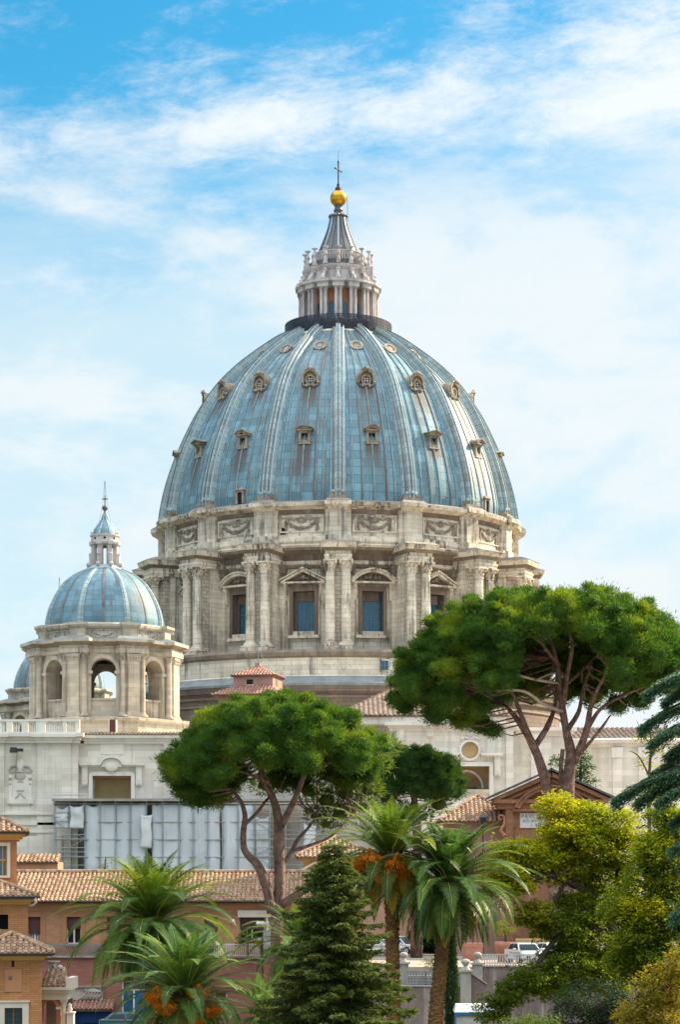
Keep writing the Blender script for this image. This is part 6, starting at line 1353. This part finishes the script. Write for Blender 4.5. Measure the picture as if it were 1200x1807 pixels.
broad_tree('broadleaf_tree', 'spreading yellow green tree with dark crooked limbs below the gatehouse plaque', 'tree', 105, 1090, -10.2,
    [([(1095, 1950), (1092, 1760), (1085, 1660), (1068, 1600)], [17, 15, 13, 10], None), ([(1068, 1602), (1035, 1575), (1000, 1555), (965, 1545), (925, 1560), (890, 1580)], [9, 8, 6, 5, 4, 2], [0, -.3, -.8, -1.4, -2, -2.4]), ([(1050, 1588), (1030, 1545), (1012, 1490), (990, 1440), (975, 1415)], [6, 5.5, 4.5, 3, 1.5], [0, .4, .6, .8, 1]),
     ([(1072, 1605), (1090, 1560), (1085, 1500), (1060, 1450)], [8, 6, 4, 2], [0, .3, .6, .8]), ([(1085, 1655), (1040, 1640), (990, 1650), (950, 1700), (930, 1740)], [8, 6, 5, 4, 2], [0, -.6, -1.2, -2, -2.4]), ([(1060, 1598), (1020, 1610), (985, 1635)], [5, 4, 2], [0, -1, -1.6]), ([(1000, 1556), (985, 1580), (975, 1610), (960, 1640)], [3.5, 3, 2, 1], [-.8, -1, -1.2, -1.4])],
    [(985, 1420, 32, 26, .5, 1.2), (1035, 1440, 40, 30, 1, 1.5), (1085, 1452, 42, 30, 0, 1.5), (992, 1462, 34, 28, 0, 1.5), (1040, 1490, 60, 36, 0, 1.8), (905, 1505, 38, 22, -1.2, 1.2), (955, 1515, 45, 28, -.6, 1.4), (1105, 1500, 36, 36, .3, 1.5), (1000, 1535, 50, 26, .2, 1.6), (1080, 1550, 50, 36, .6, 1.6), (880, 1535, 34, 20, -1.8, 1), (935, 1500, 34, 18, -.8, 1.2), (900, 1560, 40, 20, -2, 1.1), (990, 1480, 40, 26, 0, 1.4), (920, 1550, 34, 18, -1.6, 1.1)],
    760, 52, .175, .11, 'yellow_leaf', 3, flat=.22, cr=.42,
    extra=([(1030, 1600, 55, 34, 0, 1.8), (990, 1640, 50, 28, -.8, 1.6), (1060, 1660, 55, 36, .4, 1.8), (940, 1610, 34, 22, -1.6, 1.2), (1010, 1700, 60, 30, -.8, 1.7), (945, 1725, 48, 26, -1.8, 1.4), (890, 1755, 34, 22, -2.2, 1), (985, 1740, 46, 24, -1.4, 1.4), (1075, 1720, 50, 36, .3, 1.6), (865, 1785, 26, 16, -2.4, .8)], 720, 'green_leaf', 'shaded_foliage'))
broad_tree('broadleaf_tree', 'tall leafy green and yellow tree at the right edge of the garden', 'tree', 96, 1215, -10.2,
    [([(1215, 2000), (1212, 1760), (1205, 1600), (1190, 1500), (1175, 1440)], [16, 14, 11, 7, 3], None), ([(1208, 1660), (1170, 1640), (1130, 1660)], [6, 5, 2], [0, -.6, -1]), ([(1205, 1600), (1160, 1560), (1130, 1530)], [6, 4, 2], [0, -.4, -.8]), ([(1210, 1720), (1165, 1720), (1120, 1740)], [5, 4, 2], [0, -.6, -1])],
    [(1165, 1480, 36, 36, 0, 1.4), (1195, 1530, 40, 44, .4, 1.6), (1145, 1550, 40, 34, -.4, 1.4), (1185, 1600, 46, 40, 0, 1.6), (1140, 1620, 42, 30, -.6, 1.4), (1170, 1440, 26, 22, .2, 1), (1120, 1650, 34, 22, -.8, 1.2), (1190, 1660, 40, 36, 0, 1.6), (1140, 1690, 44, 30, -.5, 1.4), (1100, 1600, 34, 30, .2, 1.3), (1110, 1690, 36, 30, 0, 1.2), (1175, 1740, 40, 40, .5, 1.4)], 680, 48, .18, .10, 'green_leaf', 7, cr=.44,
    extra=([(1160, 1500, 34, 30, -.8, 1), (1130, 1600, 30, 20, -1.2, .9), (1195, 1450, 20, 30, -.5, .8)], 170, 'yellow_leaf', 'yellow_foliage'))
broad_tree('bush', 'golden autumn bush in the bottom right corner', 'bush', 84, 1180, -10.2, [([(1180, 2060), (1175, 1850), (1160, 1770)], [5, 4, 2], None), ([(1178, 1900), (1140, 1800), (1125, 1760)], [4, 3, 1.5], None)], [(1165, 1740, 50, 40, 0, 1.2), (1150, 1790, 56, 40, -.3, 1.3), (1195, 1700, 26, 36, 0, 1), (1120, 1800, 30, 36, 0, 1), (1165, 1850, 60, 50, 0, 1.3)], 260, 48, .15, .085, 'gold_leaf', 9, cr=.36)
broad_tree('bush', 'dark green rounded bush beneath the yellow green tree', 'bush', 92, 1045, -10.2, [([(1045, 2020), (1045, 1850), (1040, 1780)], [5, 4, 2], None)], [(1045, 1765, 62, 46, 0, 1.4), (1020, 1810, 66, 44, 0, 1.4), (1090, 1790, 50, 50, .3, 1.3), (1040, 1870, 80, 60, 0, 1.6)], 300, 60, .13, .06, 'dark_leaf', 10, cr=.36)
broad_tree('bush', 'low fresh green bush at the bottom edge left of the dark bush', 'bush', 88, 935, -10.2, [([(935, 2040), (935, 1880), (930, 1820)], [4, 3, 2], None)], [(930, 1815, 50, 24, 0, 1), (975, 1822, 40, 26, 0, 1), (940, 1860, 70, 40, 0, 1.2)], 120, 50, .16, .06, 'pine_light', 13, cr=.34)
broad_tree('small_tree', 'thin grey green young tree in front of the scaffolding sheets', 'tree', 190, 183, -10.2, [([(183, 1790), (184, 1600), (184, 1545), (186, 1512)], [3, 2.5, 2, 1], None)], [(184, 1530, 15, 18, 0, .8), (176, 1545, 13, 10, 0, .7), (193, 1542, 12, 11, 0, .7)], 34, 22, .24, .07, 'grey_leaf', 15, cr=.5, tw=.02)
broad_tree('small_tree', 'thin yellowing tree with bare twigs against the white curved wall', 'tree', 172, 1148, -5.3, [([(1148, 1700), (1147, 1480), (1146, 1380), (1150, 1310), (1143, 1275)], [5, 4, 3, 2, .8], None), ([(1147, 1370), (1128, 1335), (1112, 1325)], [1.8, 1.3, .5], None), ([(1148, 1340), (1165, 1300), (1180, 1280)], [1.8, 1.2, .5], None), ([(1149, 1315), (1132, 1290), (1125, 1272)], [1.4, .9, .4], None)], [(1140, 1302, 16, 12, 0, .8), (1158, 1325, 16, 14, 0, .8), (1135, 1345, 12, 10, 0, .7), (1170, 1370, 20, 20, 0, .9), (1160, 1400, 30, 20, 0, 1)], 44, 26, .24, .13, 'yellow_leaf', 16, cr=.5, tw=.018)
broad_tree('conifer_tree', 'small dark conifer seen between the pine trunks behind the gatehouse', 'tree', 219, 1025, -6, [([(1025, 1680), (1025, 1400), (1026, 1320)], [4, 3, 1], None)], [(1026, 1330, 14, 14, 0, .9), (1022, 1352, 22, 18, 0, 1.2), (1030, 1378, 24, 18, 0, 1.3), (985, 1350, 10, 18, 0, .8), (1024, 1410, 28, 26, 0, 1.4)], 90, 60, .32, .10, 'pine_needle_dark', 17, cr=.6)
broad_tree('bush', 'sparse grey green bush on the paved ledge above the lattice fence', 'bush', 146, 772, -8.4, [([(772, 1745), (774, 1715), (770, 1700)], [2, 1.5, .6], None), ([(773, 1720), (785, 1702)], [1, .5], None)], [(770, 1702, 20, 13, 0, .5), (786, 1698, 12, 8, 0, .4), (757, 1696, 10, 7, 0, .4)], 46, 26, .18, .05, 'grey_leaf', 18, cr=.26, tw=.014)
broad_tree('hedge', 'dark clipped hedge beside the white sport utility car', 'hedge', 211, 755, TZ(211), [], [(752, 1664, 34, 20, 0, 1.2), (748, 1655, 30, 16, 0, 1), (772, 1668, 20, 16, 0, 1)], 120, 90, .24, .12, 'dark_leaf', 19, cr=.5)
broad_tree('balcony_plant', 'bushy green plant in a pot on the balcony beneath the wide window', 'plant', 175.8, 437, Z(1686, 175.8), [([(437, 1686), (437, 1670), (438, 1655)], [1.5, 1.2, .6], None)], [(432, 1652, 9, 12, 0, .35), (442, 1648, 7, 13, 0, .35), (425, 1660, 6, 8, 0, .3)], 30, 34, .2, .07, 'pine_light', 20, cr=.26, tw=.012)
broad_tree('balcony_plant', 'yellow green shrub trailing over the balcony end by the lamp', 'plant', 175.4, 461, Z(1686, 175.4), [([(461, 1686), (460, 1670), (462, 1660)], [1.5, 1, .5], None)], [(460, 1664, 9, 8, 0, .35), (468, 1672, 8, 10, 0, .3)], 26, 34, .16, .08, 'yellow_leaf', 22, cr=.24, tw=.012)
t_, h, w_ = pots[1]; lv, cs = sprays([(892, 1640, 16, 10, 0, .5), (880, 1632, 10, 6, 0, .4)], 166, (X(892, 166), 166, TZ(166)), 20, 24, .2, .08, rg, cr=.3)
mb = MB(); mb.mat('bark_dark'); mb.tube([(0, 0, h*.8), (.05, 0, h+.35), (-.1, 0, h+.8)], [.07, .06, .03], 6); [mb.tube([(0, 0, h+.3+.1*k), (.25*math.cos(k*2.1), .25*math.sin(k*2.1), h+.7+.1*k)], [.03, .012], 5) for k in range(6)]; mb.build('stem', t_); lv.build('foliage', 'green_leaf', t_)
# slender cypress by the palm trunk
Y = 124; cb = (X(797, Y), Y, -10.2); cy = thing('cypress', 'slender dark cypress beside the leaning palm trunk', 'tree', cb); mb = MB(); mb.mat('bark_dark').tube([(0, 0, 0), (0, 0, 7)], [.07, .02], 6); mb.build('trunk', cy)
n = 6500; zz = NR.uniform(.3, 8.6, n); rr = .30*np.sin(np.clip(zz/8.9, 0, 1)*PI*.86+.30)*NR.uniform(.55, 1.1, n); a = NR.uniform(0, 2*PI, n); lv = Leaves(); lv.add(np.stack([rr*np.cos(a), rr*np.sin(a), zz], 1), np.stack([np.cos(a)*.4, np.sin(a)*.4, np.ones(n)], 1)+NR.normal(scale=.25, size=(n, 3)), NR.normal(size=(n, 3)), NR.uniform(.15, .3, n), NR.uniform(.04, .08, n)); lv.build('crown', 'dark_leaf', cy)
# ---- fir in front
Y = 85.0; fb = (X(588, Y), Y, -10.2); fir = thing('fir_tree', 'dense dark green fir with layered boughs in the middle foreground', 'tree', fb)
top = Z(1484, Y)-fb[2]; mb = MB(); mb.mat('bark_dark').tube([(0, 0, 0), (.02, 0, top*.5), (.08, 0, top-.2)], [.2, .12, .025], 8); rg = random.Random(21); lv = Leaves(); brs = 0
h = top-.15
while h > .6:
    t_d = top-h; l0 = min(2.95, .30+.56*t_d**.85); nb = 5+int(min(8, t_d*1.6)); ph = rg.uniform(0, 6.3)
    for k in range(nb):
        a = ph+2*PI*k/nb+rg.uniform(-.25, .25); l = l0*rg.uniform(.5, 1.22); m = max(4, int(l*9)); sl = rg.uniform(-.05, .25)-.06*t_d*.3
        S_ = np.linspace(0, 1, m); ca, sa = math.cos(a), math.sin(a)
        zz = h+l*(sl*S_-.42*S_**2+.30*S_**3.2*(1 if t_d > 1 else .2)); bx = np.stack([ca*l*S_, sa*l*S_, zz], 1)
        if l > .4: mb.tube([bx[0], bx[m//3], bx[2*m//3], bx[-1]], [.035, .028, .02, .008], 5, False)
        n = int(l*120)+16; u = NR.uniform(.12, 1, n)**.75; idx = u*(m-1); i0 = idx.astype(int).clip(0, m-2); f = (idx-i0)[:, None]; p = bx[i0]*(1-f)+bx[i0+1]*f
        side = NR.uniform(-1, 1, n); wd = (.44*l**.6)*(1.08-u)*side; p = p+np.stack([-sa*wd, ca*wd, -.32*np.abs(wd)+NR.normal(scale=.035, size=n)], 1)
        D = np.stack([ca-sa*side*1.1, sa+ca*side*1.1, -.22+NR.normal(scale=.22, size=n)], 1)
        lv.add(p, D, np.array([0, 0, 1])+NR.normal(scale=.45, size=(n, 3)), NR.uniform(.13, .27, n), NR.uniform(.045, .085, n))
        if l > .8:                              # hanging secondary shoots
            n2 = n//3; j = NR.integers(0, n, n2); q = p[j]; lv.add(q, np.stack([NR.normal(scale=.3, size=n2)+ca*.3, NR.normal(scale=.3, size=n2)+sa*.3, -np.ones(n2)*.8], 1), NR.normal(size=(n2, 3)), NR.uniform(.1, .22, n2), NR.uniform(.04, .08, n2))
    h -= .19+.012*t_d
mb.build('trunk', fir); lv.build('crown', 'fir_needle', fir)
mb = MB(); rg = random.Random(8)                # brown cones standing near the tip
for k in range(26): a = rg.uniform(0, 6.3); zc = top-rg.uniform(.2, 2.2); r_ = .1+.25*(top-zc)*rg.uniform(.5, 1); mb.mat('bark_palm').ball((r_*math.cos(a), r_*math.sin(a), zc), .05, 6, (1, 1, 2.2))
mb.build('cones', fir)
# ---- blue green cedar at the right edge
Y = 82.0; cbs = (X(1262, Y), Y, -10.2); ce = thing('cedar_tree', 'blue green cedar with drooping tiered boughs reaching in from the right edge', 'tree', cbs); mb = MB(); rg = random.Random(31); lv = Leaves()
mb.mat('bark_dark').tube([(0, 0, 0), (0, 0, 12), (-.1, 0, Z(1150, Y)+10.2)], [.4, .25, .06], 9)
bough = [(1128, 1205, -.5), (1160, 1225, .8), (1118, 1268, 1.2), (1136, 1295, -1), (1165, 1322, .3), (1140, 1352, .6), (1086, 1388, -.6), (1110, 1398, .8), (1150, 1400, -1.2), (1175, 1440, .3), (1172, 1490, -.8), (1190, 1520, .4), (1175, 1605, -.9), (1195, 1640, .3)]
for px, py, dy in bough:
    px += 14 if px > 1090 else 0
    e = np.array(P(px, py, Y+dy))-np.array(cbs); s0 = np.array([0, 0, e[2]+.55+.12*abs(e[0])]); l = abs(e[0]); m = 14; S_ = np.linspace(0, 1, m)[:, None]; bx = s0*(1-S_)+e*S_; bx[:, 2] += (.35*l*.45*S_*(1-S_)).ravel(); bx[:, 2] -= .12*l*(S_[:, 0]**3)
    mb.tube([bx[0], bx[4], bx[9], bx[-1]], [.06, .05, .035, .01], 6, False)
    n = int(l*950); u = NR.uniform(.1, 1, n)**.8; idx = u*(m-1); i0 = idx.astype(int).clip(0, m-2); f = (idx-i0)[:, None]; p = bx[i0]*(1-f)+bx[i0+1]*f
    side = NR.uniform(-1, 1, n); wd = .95*(1.12-u)*side; p = p+np.stack([NR.normal(scale=.08, size=n), wd, -.22*np.abs(wd)-np.abs(NR.normal(scale=.19, size=n))], 1)
    D = np.stack([-np.ones(n)*.6, side*1.2, -.45+NR.normal(scale=.25, size=n)], 1); lv.add(p, D, np.array([0, 0, 1])+NR.normal(scale=.5, size=(n, 3)), NR.uniform(.12, .26, n), NR.uniform(.04, .075, n))
mb.build('trunk', ce); lv.build('crown', 'cedar_needle', ce)
# ---- palms
def frond(lv, o, az_, el_, l, droop, rg_, mb, wl=.5, tw=0., dry=None):
    m = 22; pts = []; p = np.array(o, float); e = el_; st = l/(m-1); lat = rg_.uniform(-.012, .012); a = az_
    for i in range(m):
        pts.append(p.copy()); p = p+st*np.array([math.cos(e)*math.sin(a), -math.cos(e)*math.cos(a), math.sin(e)]); e = max(-1.5, e-droop/(m-1)*(.5+1.3*i/m)*(1 if e > -1.2 else .2)); a += lat
    B = np.array(pts); n = int(l*27); u = np.repeat(np.linspace(.10, .995, n), 2); sd = np.tile([-1., 1.], n); idx = u*(m-1); i0 = idx.astype(int).clip(0, m-2); f = (idx-i0)[:, None]; q = B[i0]*(1-f)+B[i0+1]*f
    T = unit(B[i0+1]-B[i0]); sdir = unit(np.cross(T, np.array([0, 0, 1.0])+NR.normal(scale=.02, size=T.shape))); up = np.cross(sdir, T)
    k = np.sin(np.clip(u, 0, 1)**.75*PI*.90+.28); L = wl*k*NR.uniform(.85, 1.12, len(u)); vv = .50-.35*u
    D = T*(.38+.55*u)[:, None]+sdir*sd[:, None]*1.1+up*(vv*.6)[:, None]+NR.normal(scale=.07, size=T.shape); D[:, 2] -= .16
    lv.add(q, D, up+sdir*(-.35*sd)[:, None], L, np.full(len(u), .042), .05, rg_.random())
    mb.tube([B[0], B[5], B[11], B[16], B[-1]], [.035, .026, .018, .012, .005], 4, False)
def palm(label, Y, cpx, cpy, bpx, n, l, mat, seed, dates=(), trunk=.30, dryn=6, up=1.45, low=-.75, group='date palms in the garden'):
    rg_ = random.Random(seed); base = (X(bpx, Y), Y, -10.2); t_ = thing('date_palm', label, 'palm', base, group=group); c = np.array(P(cpx, cpy, Y))-np.array(base)
    mb = MB(); mb.mat('bark_palm'); mb.smooth = False; H_ = c[2]; nz = int(H_/.16); ct = lambda t: np.array([c[0]*t**1.2, 0, H_*t])
    core = [ct(i/12) for i in range(13)]; mb.tube(core, [trunk*(1.0-.16*i/12) for i in range(13)], 12)
    npz = int(H_*34)                            # spiral of old leaf bases
    for i in range(npz):
        t = (i+.5)/npz; q = ct(t); r = trunk*(1.02-.16*t); a = i*2.39996; k_ = rg_.uniform(.8, 1.25); ca, sa = math.sin(a), -math.cos(a); ta, tb = math.cos(a), math.sin(a)
        pt_ = lambda o_, s_, z_: (q[0]+ca*(r+o_)+ta*s_, q[1]+sa*(r+o_)+tb*s_, q[2]+z_)
        w_, h_ = .17*k_*trunk/.3, .11*k_
        top_ = pt_(.075*k_, 0, .05); mb.poly([pt_(-.02, -w_, 0), pt_(-.02, 0, -h_), top_]); mb.poly([pt_(-.02, 0, -h_), pt_(-.02, w_, 0), top_]); mb.poly([pt_(-.02, w_, 0), pt_(-.02, 0, h_), top_]); mb.poly([pt_(-.02, 0, h_), pt_(-.02, -w_, 0), top_])
    for i in range(70):
        t = 1-.09*(i/70); a = i*2.4; q = ct(t); d = np.array([math.sin(a), -math.cos(a), .9]); mb.tube([q+d*trunk*.6, q+d*trunk*1.75], [.09, .05], 5)
    mb.build('trunk', t_)
    lv = Leaves(); dv = Leaves(); mb = MB(); mb.mat('palm_stalk')
    for i in range(n):
        f = i/n; a = i*2.39996+rg_.uniform(-.2, .2); e = up-(up-low)*f**1.05+rg_.uniform(-.12, .12); ll = l*(.72+.42*math.sin(PI*min(1, f*1.15)))*rg_.uniform(.9, 1.1)
        frond(dv if i >= n-dryn and rg_.random() < .7 else lv, c+np.array([.15*math.sin(a), -.15*math.cos(a), .25-.5*f]), a, e, ll, (.55+.45*rg_.random()+1.15*f**.8), rg_, mb, .62*l/3.6)
    cr_ = lv.build('crown', mat, t_); mb.build('frond_stalks', cr_)
    if dv.V: dv.build('dry_fronds', 'palm_dry', t_)
    for px, py, dy, r in dates:
        q = np.array(P(px, py, Y+dy))-np.array(base); n_ = int(1500*r*r)+220; d = unit(NR.normal(size=(n_, 3))); d[:, 2] = -np.abs(d[:, 2])*1.0+.35; k = NR.uniform(.5, 1, n_)[:, None]
        dl = Leaves(); dl.add(q+d*r*k*np.array([1, 1, 1.05]), d*np.array([1, 1, .3])+np.array([0, 0, -.9]), NR.normal(size=(n_, 3)), NR.uniform(.12, .3, n_), NR.uniform(.03, .055, n_))
        mb = MB(); mb.mat('date_orange')
        for j in range(26): g = unit(NR.normal(size=(1, 3)))[0]; g[2] = -abs(g[2])+.3; mb.tube([c+(q-c)*.2, q+np.array([0, 0, r*.9]), q+g*r], [.03, .02, .006], 4, False)
        o = dl.build('date_cluster', 'date_orange', t_); mb.build('fruit_stalks', o)
    return t_
M('palm_stalk', (.30, .33, .10), (.38, .36, .12), 2)
palm('big palm with long arching fronds in front of the pink house balcony', 115, 268, 1634, 262, 108, 4.8, 'palm_leaf', 51)
palm('lower palm with orange date clusters in the bottom left foreground', 95, 325, 1760, 328, 82, 3.55, 'palm_leaf_blue', 52, ((276, 1756, -1.4, .42), (292, 1775, -1.5, .38), (350, 1750, -1.3, .36), (376, 1780, -1.4, .3), (348, 1802, -1.5, .3)), up=1.5, low=-.45)
palm('palm with round hanging orange date clusters behind the fir tip', 100.6, 690, 1515, 697, 78, 3.6, 'palm_leaf', 53, ((679, 1540, -1.7, .52), (702, 1522, -1.8, .48), (652, 1514, -1.4, .48), (636, 1524, -1.2, .34), (708, 1536, -1.5, .36)), dryn=16)
palm('palm with a leaning orange brown trunk in front of the road', 100, 792, 1562, 755, 92, 3.75, 'palm_leaf_blue', 54, trunk=.31, dryn=5)
palm('short palm half hidden behind the left side of the fir', 112, 530, 1668, 530, 54, 3.1, 'palm_leaf_blue', 55, dryn=2, up=1.3)
palm('small dusky palm low down between the lower palm and the fir', 101, 462, 1790, 462, 40, 2.3, 'palm_leaf_blue', 56, dryn=0, trunk=.2)
# lamp by the gatehouse
ll = thing('street_lamp', 'dark iron lantern on a post left of the gatehouse scroll', 'lamp', (X(853, 198), 198, TZ(198))); zt = Z(1455, 198)-TZ(198); mb = MB(); mb.mat('iron').tube([(0, 0, 0), (0, 0, zt)], [.09, .06], 8); mb.tube([(-.55, 0, zt-.1), (0, 0, zt-.25), (.4, 0, zt-.1)], .04, 5); mb.build('post', ll)
mb = MB(); mb.mat('bronze_dark').frus(-.18, .18, -.18, .18, zt, -.3, .3, -.3, .3, zt+.6).frus(-.36, .36, -.36, .36, zt+.6, -.06, .06, -.06, .06, zt+.95); mb.build('lantern', ll)
